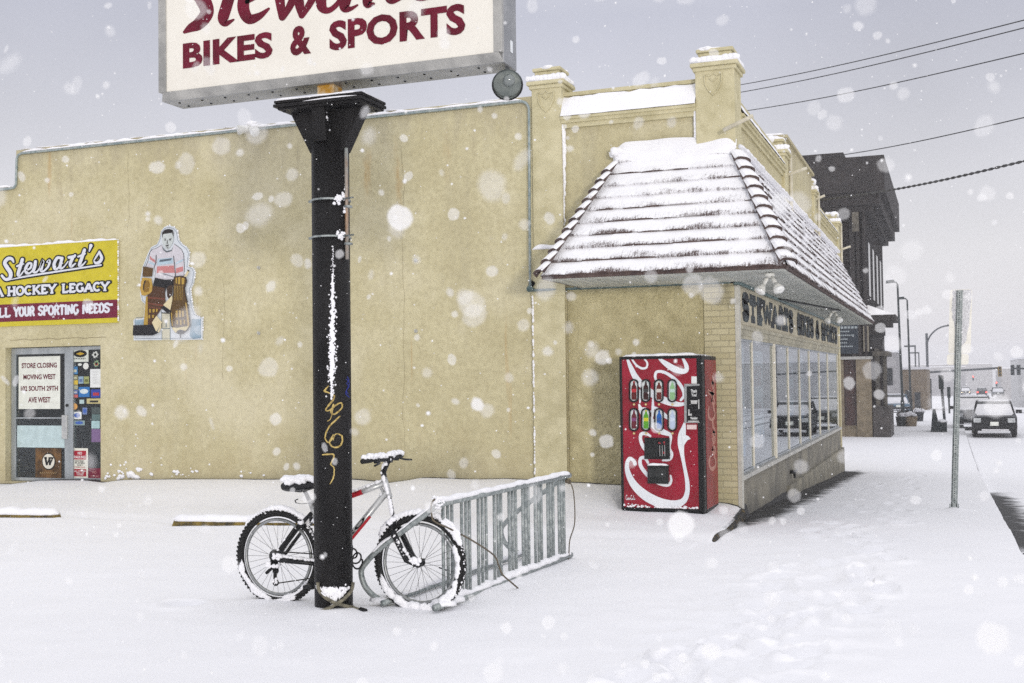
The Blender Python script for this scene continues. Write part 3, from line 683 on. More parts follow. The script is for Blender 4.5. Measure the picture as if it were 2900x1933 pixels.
def slope(name, el, er, tl, tr, rows, tw, snowside):
    """rows of overlapping tiles between the eaves line el-er and the top line tl-tr"""
    el, er, tl, tr = map(Vector, (el, er, tl, tr)); mb = MB(); mb.uv = []
    nrm = (er - el).cross(tl - el).normalized()
    L = (er - el).length
    for r in range(rows):
        v0, v1 = r / rows, (r + 1.18) / rows; v1 = min(v1, 1.0)
        off = (r % 2) * tw * .5; u = -off; tidx = 0
        while u < L:
            a, b = max(u, 0) - .002, min(u + tw, L) + .002; u += tw; tidx += 1
            cov = noise.noise(Vector((u*1.1, r*3.7, 2))) > .22 - .04*r; lift = .020 + random.uniform(-.003, .004) + (.006 if cov else 0); dip = random.uniform(-.012, .010) + (.012 if cov else 0)
            if b - a < .02: continue
            K = 5; low = []; top = []; bot = []
            def pt(uu, v, h):
                # follow the tapering sides: squeeze u between the hips at height v
                l0 = el.lerp(tl, v); r0 = er.lerp(tr, v)
                axis_ = (er - el).normalized(); s = el + axis_ * uu
                lo = (l0 - el).dot(axis_); hi = (r0 - el).dot(axis_); uu2 = max(lo, min(hi, uu))
                base = el.lerp(tl, v); base = base - axis_ * ((base - el).dot(axis_)) + axis_ * uu2
                return base + nrm * h, uu2
            vs = []; uv = []
            for k in range(K):
                uu = a + (b - a) * k / (K - 1); bow = .013 * math.sin(math.pi * k / (K - 1))
                p, q = pt(uu, v0, lift + dip * .3 + bow); vs.append(p - (tl - el).normalized() * (dip + .006*noise.noise(Vector((uu*9, r, 0))))); uv.append((q, r + .02))
            for k in range(K):
                uu = a + (b - a) * k / (K - 1); p, q = pt(uu, (v0+v1)/2, lift*.6); vs.append(p); uv.append((q, r + .5))
            for k in range(K):
                uu = a + (b - a) * k / (K - 1); p, q = pt(uu, v1, .004); vs.append(p); uv.append((q, r + .98))
            for k in range(K):
                uu = a + (b - a) * k / (K - 1); p, q = pt(uu, v0, 0.002); vs.append(p); uv.append((q, r + .02))
            if (Vector(vs[0]) - Vector(vs[K-1])).length < .03: continue
            base = len(mb.v); mb.v += [tuple(x) for x in vs]; mb.uv += uv
            for rr in range(2):
                for k in range(K-1):
                    mb.f.append((base+rr*K+k, base+rr*K+k+1, base+(rr+1)*K+k+1, base+(rr+1)*K+k)); mb.mi.append(0)
            for k in range(K-1): mb.f.append((base+3*K+k, base+3*K+k+1, base+k+1, base+k)); mb.mi.append(0 if cov else 1)
    return mb.build(name, [TILES, TILED], snowside)
can = MB()                                               # the boarded body under the tiles
can.add([(ELX,EY,EZ),(ERX,EY,EZ),(TRX,YW,TZ),(TLX,YW,TZ),(ELX,YW,EZ)], [(0,1,2,3),(0,3,4)])
can.add([(ERX,EY,EZ),(ERX,28.0,EZ),(TRX,28.0,TZ),(TRX,YW,TZ)], [(0,1,2,3)])
can.box((ELX, EY, EZ-.03), (ERX, EY+.03, EZ-.001)); can.box((ERX-.03, EY+.03, EZ-.03), (ERX, 28.0, EZ-.001)); can.box((ELX, EY+.03, EZ-.03), (ELX+.03, YW, EZ-.001))
can.add([(ERX,28.0,EZ),(TRX,28.0,TZ),(TRX,28.0,EZ)], [(0,1,2)])
canopy = can.build('canopy', TILED, store)
slope('roof_tiles', (ELX,EY,EZ), (ERX,EY,EZ), (TLX,YW,TZ), (TRX,YW,TZ), 10, .30, canopy)
slope('roof_tiles', (ERX,EY,EZ), (ERX,28.0,EZ), (TRX,YW,TZ), (TRX,28.0,TZ), 10, .24, canopy)
slope('roof_tiles', (ELX,YW,EZ), (ELX,EY,EZ), (TLX,YW,TZ), (TLX,YW-.01,TZ), 10, .24, canopy)
def hips(a, b, n, w, side):
    """capping tiles lapped up a hip; the last one is the lowest"""
    a, b = Vector(a), Vector(b); ax = (b - a).normalized(); mb = MB(); mb.uv = []; L = (b - a).length / n
    sd = ax.cross(Vector(side)).normalized(); up = sd.cross(ax).normalized()
    if up.z < 0: up = -up
    for i in range(n):
        o = a + ax * L * i; K = 6; base = len(mb.v)
        for (s, h) in ((0, .066), (1.12, .026), (0, .028)):
            for k in range(K):
                th = math.pi * k / (K-1); ww = w * (1.0 if s == 0 else .86)
                p = o + ax * L * s + sd * (-math.cos(th) * ww) + up * (h + (math.sin(th)**.8) * .05 - .035)
                mb.v.append(tuple(p)); mb.uv.append((i*.37 + k*.06 + a.x, i + (.12 if s == 0 else .9)))
        for k in range(K-1):
            mb.f.append((base+k, base+k+1, base+K+k+1, base+K+k)); mb.mi.append(0)
            mb.f.append((base+2*K+k, base+2*K+k+1, base+k+1, base+k)); mb.mi.append(1)
        mb.f.append((base, base+K, base+2*K)); mb.mi.append(1); mb.f.append((base+K-1, base+3*K-1, base+2*K-1)); mb.mi.append(1)
    return mb.build('hip_tiles', [TILES, TILED], canopy)
hips((ERX+.02, EY-.03, EZ+.02), (TRX+.10, YW-.18, TZ-.16), 11, .105, (.5,-.6,.6))
hips((ELX-.01, EY-.02, EZ+.02), (TLX-.03, YW-.25, TZ-.20), 11, .088, (-.6,-.5,.6))
mb = MB()                                               # snow banked where the tiles meet the wall
n = 44; m = 8; vs = []; fs = []
for i in range(n+1):
    x = -3.95 + 1.56 * i / n; e = min(1, (i+.4)/4, (n-i+.4)/3.0)**.6; q0 = Vector((x*2.6, 0, 1)); reach = (.34 + .16*noise.noise(Vector((x*2.2, 4, 1))))*e
    for j in range(m+1):
        v = j/m; q = Vector((x*5, v*3, 7)); th = e*(.062 + .03*noise.noise(q0))*(1-v)**.8 + .018 + .012*noise.noise(q)
        vs.append((x + .02*noise.noise(q*1.3), YW - .01 - reach*v*.66 - th*.72, TZ - .02 - reach*v*.74 + th*.66))
    vs.append((x, YW-.005, TZ+.13*e+.03*noise.noise(q0)))
for i in range(n):
    k = m+2
    for j in range(m): fs.append((i*k+j, i*k+j+1, (i+1)*k+j+1, (i+1)*k+j))
    fs.append((i*k+m+1, i*k, (i+1)*k, (i+1)*k+m+1))
mb.add(vs, fs)
for k in range(14): mb.blob((random.uniform(-3.97, -3.85), YW-.05+random.uniform(-.06,.04), TZ-.02+random.uniform(-.06,.05)), .055, (1,1,.8))
mb.snow_line([(TRX+.05, YW+.1, TZ-.03), (TRX+.05, 28.0, TZ-.03)], .14, .06, .1)
mb.build('snow_bank', SNOW, canopy, True)
# soffit panels
mb = MB(); mb.box((ELX+.03, EY+.03, EZ-.031), (XF, YW-.03, EZ-.012)); mb.box((XF, EY+.03, EZ-.031), (ERX-.03, 28.0, EZ-.012))
k = 0
for i in range(22): mb.box((-4.38+.125*i, EY+.04, EZ-.036), (-4.365+.125*i, YW-.04, EZ-.0312))
for i in range(118): mb.box((XF+.04, EY+.1+.13*i, EZ-.036), (ERX-.04, EY+.115+.13*i, EZ-.0312))
mb.build('soffit', noise_mat('soffit_sheet', (.44,.46,.43), (.58,.59,.55), 3, .6), canopy)
# twin flood lamps under the soffit
wm = flat('lamp_white', (.72,.72,.68), .35); lensm = noise_mat('lamp_glass', (.55,.56,.54), (.85,.86,.84), 30, .1, spec=.8)
for (px, py, y, cat) in ((2180, 782, 13.05, 'near'), (2360, 885, 21.2, 'far')):
    p = at(px, py, Y=y); p.z = EZ-.04; p.x = min(max(p.x, XF+.2), ERX-.12)
    lab = 'white twin flood lamp under the canopy corner above the painted shop name' if cat == 'near' else 'small white twin flood lamp under the canopy soffit further along the windows'
    t = thing('flood_lamp', p, lab, 'lamp', 'lamps under the canopy')
    mb = MB(); mb.lathe([(.055, 0), (.055, -.035), (.03, -.04)], p, 'z', 14); mb.box((p.x-.03, p.y-.03, p.z-.05), (p.x+.03, p.y+.03, p.z-.04)); mb.build('base', wm, t, True)
    for s in (-1, 1):
        q = p + Vector((.03*s, -.02*s, -.05)); e = q + Vector((.045*s, -.03*s-.02, -.075)); f2 = e + Vector((.035*s, -.04, -.07))
        mb = MB(); mb.tube([q, e], .022, 10); mb.tube([e, e.lerp(f2, .5), f2], [.026, .045, .066], 12); lb = mb.build('lamp_holder', wm, t, True)
        mb = MB(); d = (f2-e).normalized(); mb.tube([f2, f2 + d*.018, f2 + d*.028], [.067, .062, .03], 12); mb.build('lens', lensm, lb, True)
mb = MB(); mb.tube([(XF-.0+.1, 17.5, EZ-.05), (ERX-.18, 21.2, EZ-.05)], .016, 6); mb.build('soffit_conduit', BLACK, canopy)
SN.build('snow', SNOW, store, True)
mb = MB()                                               # hairline cracks and joints in the stucco
for X0, z0, z1 in ((-11.6, 5.15, 3.9), (-6.98, 4.9, .3), (-9.9, 3.1, 1.6), (-4.62, 4.8, .3)):
    P = [(X0 + .05*noise.noise(Vector((X0, z*1.3, 0))) + .02*noise.noise(Vector((X0, z*6, 0))), YW-.0015 if X0 != -4.62 else YW-.046, z) for z in [z0+(z1-z0)*i/30 for i in range(31)]]
    mb.tube(P, .0014, 4)
P = [(-13.9+i*.07, YW-.0015, 2.30+.03*noise.noise(Vector((i*.4, 2, 0)))) for i in range(28)]; mb.tube(P, .004, 4)
mb.build('crack', flat('crack_line', (.25,.21,.125), .9), store)

# concrete slab edge left of the pavement
mb = MB(); P = [(11.25+.09*i) for i in range(33)]
vs = []; fs = []
for i, y in enumerate(P):
    x = edge_x(y); q = Vector((0, y*4, 0)); zt = ground_z(x-.03, y) - .006; zb = walk_z(x, y) - .08
    j = .012*noise.noise(q) ; j2 = .012*noise.noise(q*2.3)
    vs += [(x-.10, y, zt-.01), (x+.012+j*.4, y, zt-.012), (x+.03+j, y, zt-.03+j2*.5), (x+.035+j2, y, (zt+zb)/2), (x+.03, y, zb)]
for i in range(len(P)-1):
    for k in range(4): fs.append((i*5+k, i*5+k+1, i*5+k+6, i*5+k+5))
mb.add(vs, fs); slabm = noise_mat('broken_concrete', (.022,.021,.019), (.20,.135,.035), 16, .85, bump=.8, bscale=40, detail=6, lo=.52, hi=.70)
tag(mb.build('slab_edge', slabm, None, True), 'dark broken concrete edge with faded yellow paint below the vending machine snow', 'kerb', kind='structure')

# paper banners hung inside the shop windows
for k, (y0, y1, z0, z1, lb) in enumerate(((14.40, 15.12, .55, 2.0, 'tall white paper banner with red print in the first shop window'), (15.72, 16.72, .62, 1.93, 'tall white paper banner with red print in the second shop window'), (19.5, 20.1, .9, 1.9, 'white paper banner with red print in the fourth shop window'), (20.9, 21.6, .8, 1.95, 'white paper banner with red print in the fifth shop window'))):
    mb = MB(); mb.box((XF-.060, y0, z0), (XF-.058, y1, z1)); bn_ = tag(mb.build('paper_banner', flat('banner_paper_%d' % k, (.62,.66,.66), .8), None), lb, 'banner', 'paper banners in the windows')
    fb_ = lambda x, y, d: (XF-.0575+d, y0+(y1-y0)*x, z0+(z1-z0)*y); mb = MB()
    for c0, c1 in ((.62, .84), (.30, .46)):
        for q in range(5): x = .12+.16*q; lay(mb, [ribbon([(x, c0+random.uniform(0,.03)), (x, c1)], .075, False)], fb_)
    mb.build('red_print', flat('banner_red_%d' % k, (.30,.04,.06), .8), bn_)
    mb = MB(); lay(mb, [ribbon([(.05+.15*q, .0), (.05+.15*q, .05+.12*random.random())], .14, False) for q in range(7)], fb_, .0005); mb.build('blue_print', flat('banner_blue_%d' % k, (.12,.34,.58), .8), bn_)
# ------------------------------------------------------------------ door and side light
def wall_fn(off): return lambda x, y, d: (x, YW - off - d, y)
DY = YW + .11
door = thing('door', (-13.35, DY, .08), 'aluminium framed glass shop door with closing notice at the left of the wall', 'door')
mb = MB(); a, b, z0, z1 = -13.975, -12.80, .075, 2.17
mb.box((a, DY, z0), (a+.09, DY+.05, z1)); mb.box((b-.11, DY, z0), (b, DY+.05, z1)); mb.box((a+.09, DY, z1-.10), (b-.11, DY+.05, z1)); mb.box((a+.09, DY, z0), (b-.11, DY+.05, z0+.05))
mb.build('frame', ALU, door, bevel=.004)
mb = MB(); mb.box((a+.09, DY+.02, z0+.05), (b-.11, DY+.026, z1-.10)); mb.build('glass', GLASSD, door)
mb = MB(); mb.box((a+.09, DY-.012, 1.055), (b-.11, DY+.012, 1.075)); mb.build('push_bar', ALU, door)
mb = MB(); mb.box((b-.15, DY-.022, .74), (b-.045, DY-.002, 1.11)); mb.build('handle', noise_mat('pull_plate', (.45,.46,.46), (.62,.62,.60), 12, .3, .7), door, bevel=.004)
mb = MB(); mb.lathe([(.022, -.02), (.022, 0)], (b-.055, DY, 1.26), 'y', 14); mb.build('lock', BLACK, door)
mb = MB(); mb.box((a+.105, DY+.0165, .60), (b-.125, DY+.0185, .945)); mb.build('pale_panel', flat('pale_blue_sheet', (.48,.60,.62), .6), door)
side = thing('side_window', (-12.45, DY, .08), 'narrow sidelight window beside the door crowded with small stickers', 'window')
mb = MB(); mb.box((-12.799, DY-.01, .07), (-12.735, DY+.06, 2.17)); mb.box((-12.735, DY, .07), (DX1, DY+.05, .14)); mb.box((-12.735, DY, 2.12), (DX1, DY+.05, 2.17)); mb.build('frame', ALU, side)
mb = MB(); mb.box((-12.735, DY+.02, .14), (DX1, DY+.026, 2.12)); mb.build('glass', GLASSD, side)
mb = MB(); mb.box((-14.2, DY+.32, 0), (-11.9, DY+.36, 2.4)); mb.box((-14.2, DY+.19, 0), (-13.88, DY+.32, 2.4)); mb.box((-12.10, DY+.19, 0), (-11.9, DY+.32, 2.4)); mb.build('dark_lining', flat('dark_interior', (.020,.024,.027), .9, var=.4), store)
mb = MB(); mb.box((-13.5, DY+.0165, .13), (-12.99, DY+.019, .59)); st_ = mb.build('display_stand', noise_mat('brown_cardboard', (.05,.025,.008), (.20,.10,.03), 6, .8, detail=6), None)
tag(st_, 'brown display board with a round white emblem at the foot of the door glass', 'display board')
mb = MB(); mb.lathe([(.135, -.004), (.135, .0)], (-13.235, DY+.0162, .385), 'y', 28); mb.m = 1; mb.lathe([(.117, -.007), (.117, -.004)], (-13.235, DY+.0162, .385), 'y', 28)
mb.m = 0; fn = lambda x, y, d: (-13.235 + x, DY+.0085 - d, .385 + y)
lay(mb, [ribbon([(-.085, .055), (-.03, .055)], .03, False), ribbon([(-.06, .055), (-.03, -.06)], .04, False), ribbon([(-.03, -.055), (.02, .055)], .022, False), ribbon([(.02, .05), (.03, -.06)], .04, False), ribbon([(.03, -.055), (.085, .06)], .026, False), ribbon([(.0, .055), (.10, .055)], .024, False)], fn)
mb.build('emblem', [BLACK, CREAM], st_)
mb = MB(); mb.m = 0
lay(mb, [ribbon([(-.17+.038*i, -.195), (-.145+.038*i, -.165)], .012, False) for i in range(9)], fn); mb.build('emblem_text', flat('tan_ink', (.35,.24,.12), .7), st_)

def panel(name, poly, thick, Y, mat, parent=None):
    """a flat board on the wall from its outline (x, z)"""
    m_ = MB(); m_.prism([(x, Y, z) for x, z in poly][::-1], (0, thick, 0)); return m_.build(name, mat, parent)
def rect(x0, z0, x1, z1): return [(x0, z0), (x1, z0), (x1, z1), (x0, z1)]
_inks = {}
def ink(c, r=.6):
    k = tuple(round(v, 3) for v in c)
    if k not in _inks: _inks[k] = flat('ink_%d' % len(_inks), c, r, var=.08)
    return _inks[k]
MAROON, REDI, NAVY = (.115,.008,.022), (.36,.012,.03), (.02,.05,.22)
def put(mb, body, x0, z0, x1, z1, Y, bold=.02, shear=0.0, space=1.0, word=1.0):
    vs, fs = letters(body, bold, shear, space, word); mb.add([(x0 + x*(x1-x0), Y, z0 + y*(z1-z0)) for x, y in vs], fs)
# closing notice
Q = lambda x, y: at(x*330/1150, 950 + y*450/1568, Y=DY-.0)       # the door as traced
p0, p1 = Q(175, 724), Q(585, 200)
NY = DY + .0185
po = panel('closing_notice', rect(p0.x, p0.z, p1.x, p1.z), .0012, NY, ink((.70,.72,.66))); tag(po, 'white paper notice in dark red capitals about the store closing, on the door glass', 'notice')
mb = MB()
for s, x0, y0, x1, y1 in (('STORE CLOSING', 205, 322, 553, 264), ('MOVING WEST', 222, 434, 540, 378), ('102 SOUTH 29TH', 197, 548, 564, 493), ('AVE WEST', 270, 661, 490, 605)):
    a, b = Q(x0, y0), Q(x1, y1); put(mb, s, a.x, a.z, b.x, b.z, NY-.0015, .034)
mb.build('lettering', ink(MAROON), po)
# no parking sign
def sheet(name, label, cat, x0, y0, x1, y1, c, group='stickers on the sidelight', lift=.019):
    a, b = Q(x0, y1), Q(x1, y0); b.x = min(b.x, DX1-.004)
    return tag(panel(name, rect(a.x, a.z, b.x, b.z), .0012, DY+lift-.0012, ink(c)), label, cat, group)
npk = sheet('parking_notice', 'white and red no parking hockey players only sign at the foot of the sidelight', 'sign', 698, 1112, 860, 1410, (.72,.72,.64), None)
mb = MB(); Y_ = DY + .0168
for x0, y0, x1, y1 in ((718, 1136, 843, 1222), (718, 1318, 843, 1388)):
    a, b = Q(x0, y1), Q(x1, y0); mb.prism([(x, Y_, z) for x, z in rect(a.x, a.z, b.x, b.z)][::-1], (0, .0009, 0))
mb.build('red_band', ink(REDI), npk)
mb = MB()
for s, x0, y0, x1, y1 in (('NO', 760, 1174, 802, 1146), ('PARKING', 724, 1212, 838, 1186), ('ALL OTHERS', 726, 1344, 836, 1330), ('WILL BE', 745, 1362, 820, 1349), ('TOWED', 750, 1380, 815, 1367)):
    a, b = Q(x0, y0), Q(x1, y1); put(mb, s, a.x, a.z, b.x, b.z, Y_-.0004, .02)
mb.build('white_lettering', WHITE, npk)
mb = MB()
for s, x0, y0, x1, y1 in (('HOCKEY', 736, 1246, 826, 1230), ('PLAYERS', 734, 1266, 828, 1250), ('ONLY', 752, 1286, 810, 1270)):
    a, b = Q(x0, y0), Q(x1, y1); put(mb, s, a.x, a.z, b.x, b.z, Y_-.0004, .02)
mb.build('dark_lettering', BLACK, npk)
mb = MB(); a, b = Q(730, 1304), Q(832, 1292); put(mb, 'PARKING', a.x, a.z, b.x, b.z, Y_-.0004, .01); mb.build('red_lettering', ink(REDI), npk)
nsm = sheet('red_notice', 'dark red NO SMOKING label at the bottom right of the sidelight', 'sticker', 862, 1310, 990, 1410, (.17,.015,.04), None)
mb = MB(); a, b = Q(905, 1362), Q(945, 1336); put(mb, 'NO', a.x, a.z, b.x, b.z, DY+.017, .02); a, b = Q(888, 1398), Q(968, 1378); put(mb, 'SMOKING', a.x, a.z, b.x, b.z, DY+.017, .01); mb.build('lettering', ink((.45,.2,.2)), nsm)
ch = sheet('hockey_sticker', 'white CERTIFIED HOCKEY sticker with dark oval at the top of the sidelight', 'sticker', 705, 110, 865, 260, (.62,.66,.60), None)
mb = MB(); a = Q(785, 178); mb.lathe([(.115, -.001), (.115, .0)], (a.x, DY+.0165, a.z), 'y', 28); mb.v = [(a.x+(x-a.x)*1.1, y, a.z+(z-a.z)*.48) for x, y, z in mb.v]
for s, x0, y0, x1, y1 in (('CERTIFIED', 714, 138, 858, 120), ('HOCKEY', 728, 235, 842, 217)):
    a, b = Q(x0, y0), Q(x1, y1); put(mb, s, a.x, a.z, b.x, b.z, DY+.0165, .03)
mb.build('dark_print', BLACK, ch)
mb = MB(); a = Q(785, 178); fn = lambda x, y, d: (a.x+x, DY+.0145-d, a.z+y); lay(mb, [ribbon([(-.08, 0, .004), (0, 0, .05), (.08, 0, .004)], None, False)], fn); mb.build('gold_print', ink((.5,.33,.03)), ch)
STK = [('white flower shaped sticker top right of the sidelight', 905, 152, 960, 222, (.6,.62,.6)), ('small green and red square sticker below the flower shaped one', 918, 240, 970, 310, (.22,.33,.2)),
 ('white typed sheet taped at the right edge of the sidelight', 882, 328, 990, 512, (.72,.74,.74)), ('blue square sticker near the top left of the sidelight', 705, 305, 758, 380, (.05,.2,.42)),
 ('pale oval sticker left of the round white one', 760, 272, 800, 298, (.66,.7,.66)), ('round white sticker near the top of the sidelight', 812, 266, 866, 334, (.7,.72,.68)),
 ('pale blue upright sticker in the middle of the sidelight', 766, 402, 815, 474, (.25,.36,.45)), ('olive green upright sticker beside the pale blue one', 820, 402, 870, 474, (.30,.33,.14)),
 ('dark sticker with cream scrawl at the sidelight left edge', 706, 390, 760, 436, (.25,.24,.14)), ('yellow sticker at the left edge of the sidelight', 703, 440, 760, 484, (.62,.45,.06)),
 ('striped yellow and blue sticker below the yellow one', 703, 490, 760, 530, (.35,.36,.25)), ('navy and white sticker under the striped one', 705, 534, 760, 578, (.12,.17,.36)),
 ('blue sticker with a white oval in the middle of the sidelight', 768, 505, 876, 606, (.03,.16,.42)), ('deep blue sticker with red mark at the sidelight right edge', 890, 530, 990, 612, (.03,.06,.33)),
 ('small red and white sticker at the left edge of the sidelight', 722, 582, 760, 612, (.5,.12,.12)), ('cream sticker strip with dark shield at the right edge', 848, 620, 990, 672, (.50,.44,.22)),
 ('pale shield shaped sticker at the centre of the sidelight', 776, 632, 822, 672, (.40,.52,.52)), ('orange round sticker at the left edge of the sidelight', 704, 668, 756, 730, (.62,.33,.10)),
 ('white sticker with blue disc left of centre', 714, 752, 796, 824, (.66,.69,.68)), ('blue and red upright sticker right of the white one with blue disc', 806, 710, 852, 778, (.16,.22,.40)),
 ('grey dark card at the right of the sidelight', 896, 706, 982, 770, (.07,.09,.09)), ('grey teal strip sticker below the blue disc one', 720, 838, 828, 884, (.24,.33,.34)),
 ('dull green card at the right edge of the sidelight', 898, 776, 982, 834, (.11,.17,.17)), ('pale aqua sticker above the purple sheet', 895, 840, 976, 916, (.36,.52,.54)),
 ('purple sheet at the right edge of the sidelight', 895, 922, 990, 1050, (.20,.13,.26))]
for i, (lb, x0, y0, x1, y1, c) in enumerate(STK):
    a, b = Q(x0, y1), Q(x1, y0); b.x = min(b.x, DX1-.004)
    if 'round' in lb or 'oval sticker left' in lb or 'orange' in lb:
        m_ = MB(); cx_, cz_ = (a.x+b.x)/2, (a.z+b.z)/2; m_.lathe([(1, -.0012), (1, 0)], (cx_, DY+.019, cz_), 'y', 24)
        m_.v = [(cx_+(x-cx_)*(b.x-a.x)/2, y, cz_+(z-cz_)*(b.z-a.z)/2) for x, y, z in m_.v]; s = m_.build('sticker', ink(c))
    elif 'flower' in lb:
        m_ = MB(); cx_, cz_ = (a.x+b.x)/2, (a.z+b.z)/2
        ring = [(cx_+(b.x-a.x)/2*(1+.25*math.cos(k*R(60*1.0)*1.0*6/6*1))*math.cos(R(k*10)), DY+.018, cz_+(b.z-a.z)/2*math.sin(R(k*10))*(1 if k % 6 < 4 else .7)) for k in range(36)]
        m_.prism(ring[::-1], (0, .001, 0)); s = m_.build('sticker', ink(c))
        m2 = MB(); m2.lathe([(.022, -.001), (.022, 0)], (cx_, DY+.0165, cz_), 'y', 14); m2.build('dark_centre', BLACK, s)
    else: s = panel('sticker', rect(a.x, a.z, b.x, b.z), .0012, DY+.0178, ink(c))
    tag(s, lb, 'sticker', 'stickers on the sidelight')
    w, h = b.x-a.x, b.z-a.z; m2 = MB(); fn = lambda x, y, d: (a.x + x*w, DY+.0166-d, a.z + y*h)
    if 'typed' in lb: lay(m2, [ribbon([(.2, .88-.085*k), (.2+random.uniform(.35,.65), .88-.085*k)], .012, False) for k in range(9)], lambda x, y, d: (a.x+x*w, DY+.0166-d, a.z+y*h)); m2.build('print', ink((.3,.3,.3)), s)
    elif 'white oval' in lb: m2.lathe([(1, -.0008), (1, 0)], (0, 0, 0), 'y', 24); m2.v = [(a.x+w/2+x*w*.38, DY+.0166+y, a.z+h*.56+z*h*.24) for x, y, z in m2.v]; m2.build('print', ink((.6,.68,.7)), s)
    elif 'blue disc' in lb: m2.lathe([(1, -.0008), (1, 0)], (0, 0, 0), 'y', 24); m2.v = [(a.x+w/2+x*w*.36, DY+.0166+y, a.z+h*.52+z*h*.33) for x, y, z in m2.v]; m2.build('print', ink((.06,.13,.42)), s)
    elif i in (1, 3, 6, 7, 8, 11, 13, 15, 19): 
        m2.prism([(a.x+w*u, DY+.0166, a.z+h*v) for u, v in ((.2,.25),(.8,.25),(.8,.62),(.2,.62))][::-1], (0, .0006, 0)); m2.build('print', ink([(.5,.15,.1),(.5,.5,.4),(.1,.15,.3),(.12,.13,.04),(.5,.5,.35),(.5,.5,.5),(.4,.04,.06),(.03,.03,.03),(.4,.06,.06)][(1,3,6,7,8,11,13,15,19).index(i)]), s)

# ------------------------------------------------------------------ the yellow wall sign
SY = YW - .035
S = lambda x, y: at(x*350/1829, 650 + y*300/1568, Y=SY)
ysign = thing('wall_sign', (-13.5, YW, 2.5), 'yellow wall sign with white script lettering and maroon band above the door', 'sign')
zb, zt = S(900, 1403).z, S(900, 205).z; x1_ = S(1738, 700).x; x0_ = x1_ - 3.3
panel('board', rect(x0_, zb, x1_, zt), .034, SY, noise_mat('yellow_board', (.50,.42,.008), (.58,.49,.015), 6, .5, bump=.05), ysign)
panel('maroon_band', rect(x0_, S(1700, 1302).z, x1_-.001, S(1700, 1034).z), .002, SY-.002, ink((.15,.012,.035)), ysign)
mb = MB(); mb.snow_line([(x0_, SY+.012, zt), (x1_, SY+.012, zt)], .05, .035, .05, rough=.4)
for k in range(36): z = zt - (zt-zb)*k/36; mb.blob((x1_+.004, SY+.012, z), random.uniform(.006, .016), (1,1,1.5))
mb.build('snow', SNOW, ysign, True)
sfn = lambda off: (lambda x, y, d: (S(x, y).x, SY - off - d, S(x, y).z))
SCRIPT = [ # the shop's name in script, as brush strokes (x, y, width)
 [(205,478,22),(178,432,44),(120,430,50),(75,490,52),(110,560,58),(160,640,58),(150,715,48),(85,735,40),(32,680,34)],
 [(335,440,46),(300,560,46),(272,660,44),(300,678,24),(355,610,16)], [(255,540,26),(310,520,30),(355,505,14)],
 [(400,600,20),(455,565,30),(470,505,28),(425,500,34),(385,575,44),(400,640,40),(455,635,22),(510,560,16)],
 [(530,470,42),(520,540,44),(500,615,44),(540,628,26),(590,570,20),(640,460,38),(620,560,42),(612,605,40),(650,612,26),(720,540,28),(735,460,40),(700,480,20)],
 [(905,420,40),(850,420,40),(805,510,44),(820,580,42),(870,560,26),(915,470,30)], [(925,420,40),(895,530,42),(905,570,38),(950,550,18),(1010,470,14)],
 [(1025,410,40),(1090,400,42),(1115,380,32)], [(1080,420,42),(1045,500,44),(1060,545,36),(1120,500,18)],
 [(1255,300,44),(1215,420,46),(1180,520,44),(1215,530,26),(1275,470,14)], [(1160,400,24),(1225,375,32),(1265,355,16)],
 [(1350,235,50),(1325,320,12)],
 [(1475,320,22),(1490,360,34),(1510,420,42),(1480,475,44),(1425,495,34),(1400,470,20)], [(1475,330,26),(1430,400,24),(1395,455,12)],
 [(150,742,8),(400,690,24),(900,612,24),(1500,522,22)]]
def brush(P, grow): return ribbon([(x, y, w + grow) for x, y, w in spline(P, 7)], None, True)
mb = MB(); lay(mb, [brush(P, 46) for P in SCRIPT], sfn(.001))
BASE = lambda x0, y0, x1, y1: (lambda X, Y: (x0 + (x1-x0)*X, y0 + (y1-y0)*X - Y))
def slab_px(body, x0, y0, x1, y1, h, sw, serif, grow=0.0):
    f = BASE(x0, y0, x1, y1); W = x1 - x0
    return [([f(a / W, b) for a, b in vs], fs) for vs, fs in slab(body, W, h, sw, serif, grow)]
LG = [('HOCKEY', 112, 985, 838, 942, 142, 34, .22), ('LEGACY', 918, 940, 1622, 905, 140, 34, .22), ('A', -75, 1000, 52, 990, 142, 34, .22)]
for a in LG: lay(mb, slab_px(*a, grow=19), sfn(.0012))
mb.build('black_outline', BLACK, ysign)
mb = MB(); lay(mb, [brush(P, 2) for P in SCRIPT], sfn(.006))
for a in LG: lay(mb, slab_px(*a), sfn(.006))
for a in (('ALL', -130, 1308, 158, 1296, 145, 32, .2), ('YOUR', 205, 1293, 515, 1278, 150, 32, .2), ('SPORTING', 568, 1275, 1170, 1250, 152, 32, .2), ('NEEDS"', 1218, 1248, 1668, 1226, 150, 32, .2)): lay(mb, slab_px(*a), sfn(.003))
mb.build('white_lettering', flat('sign_white', (.66,.68,.74), .5, var=.05), ysign)

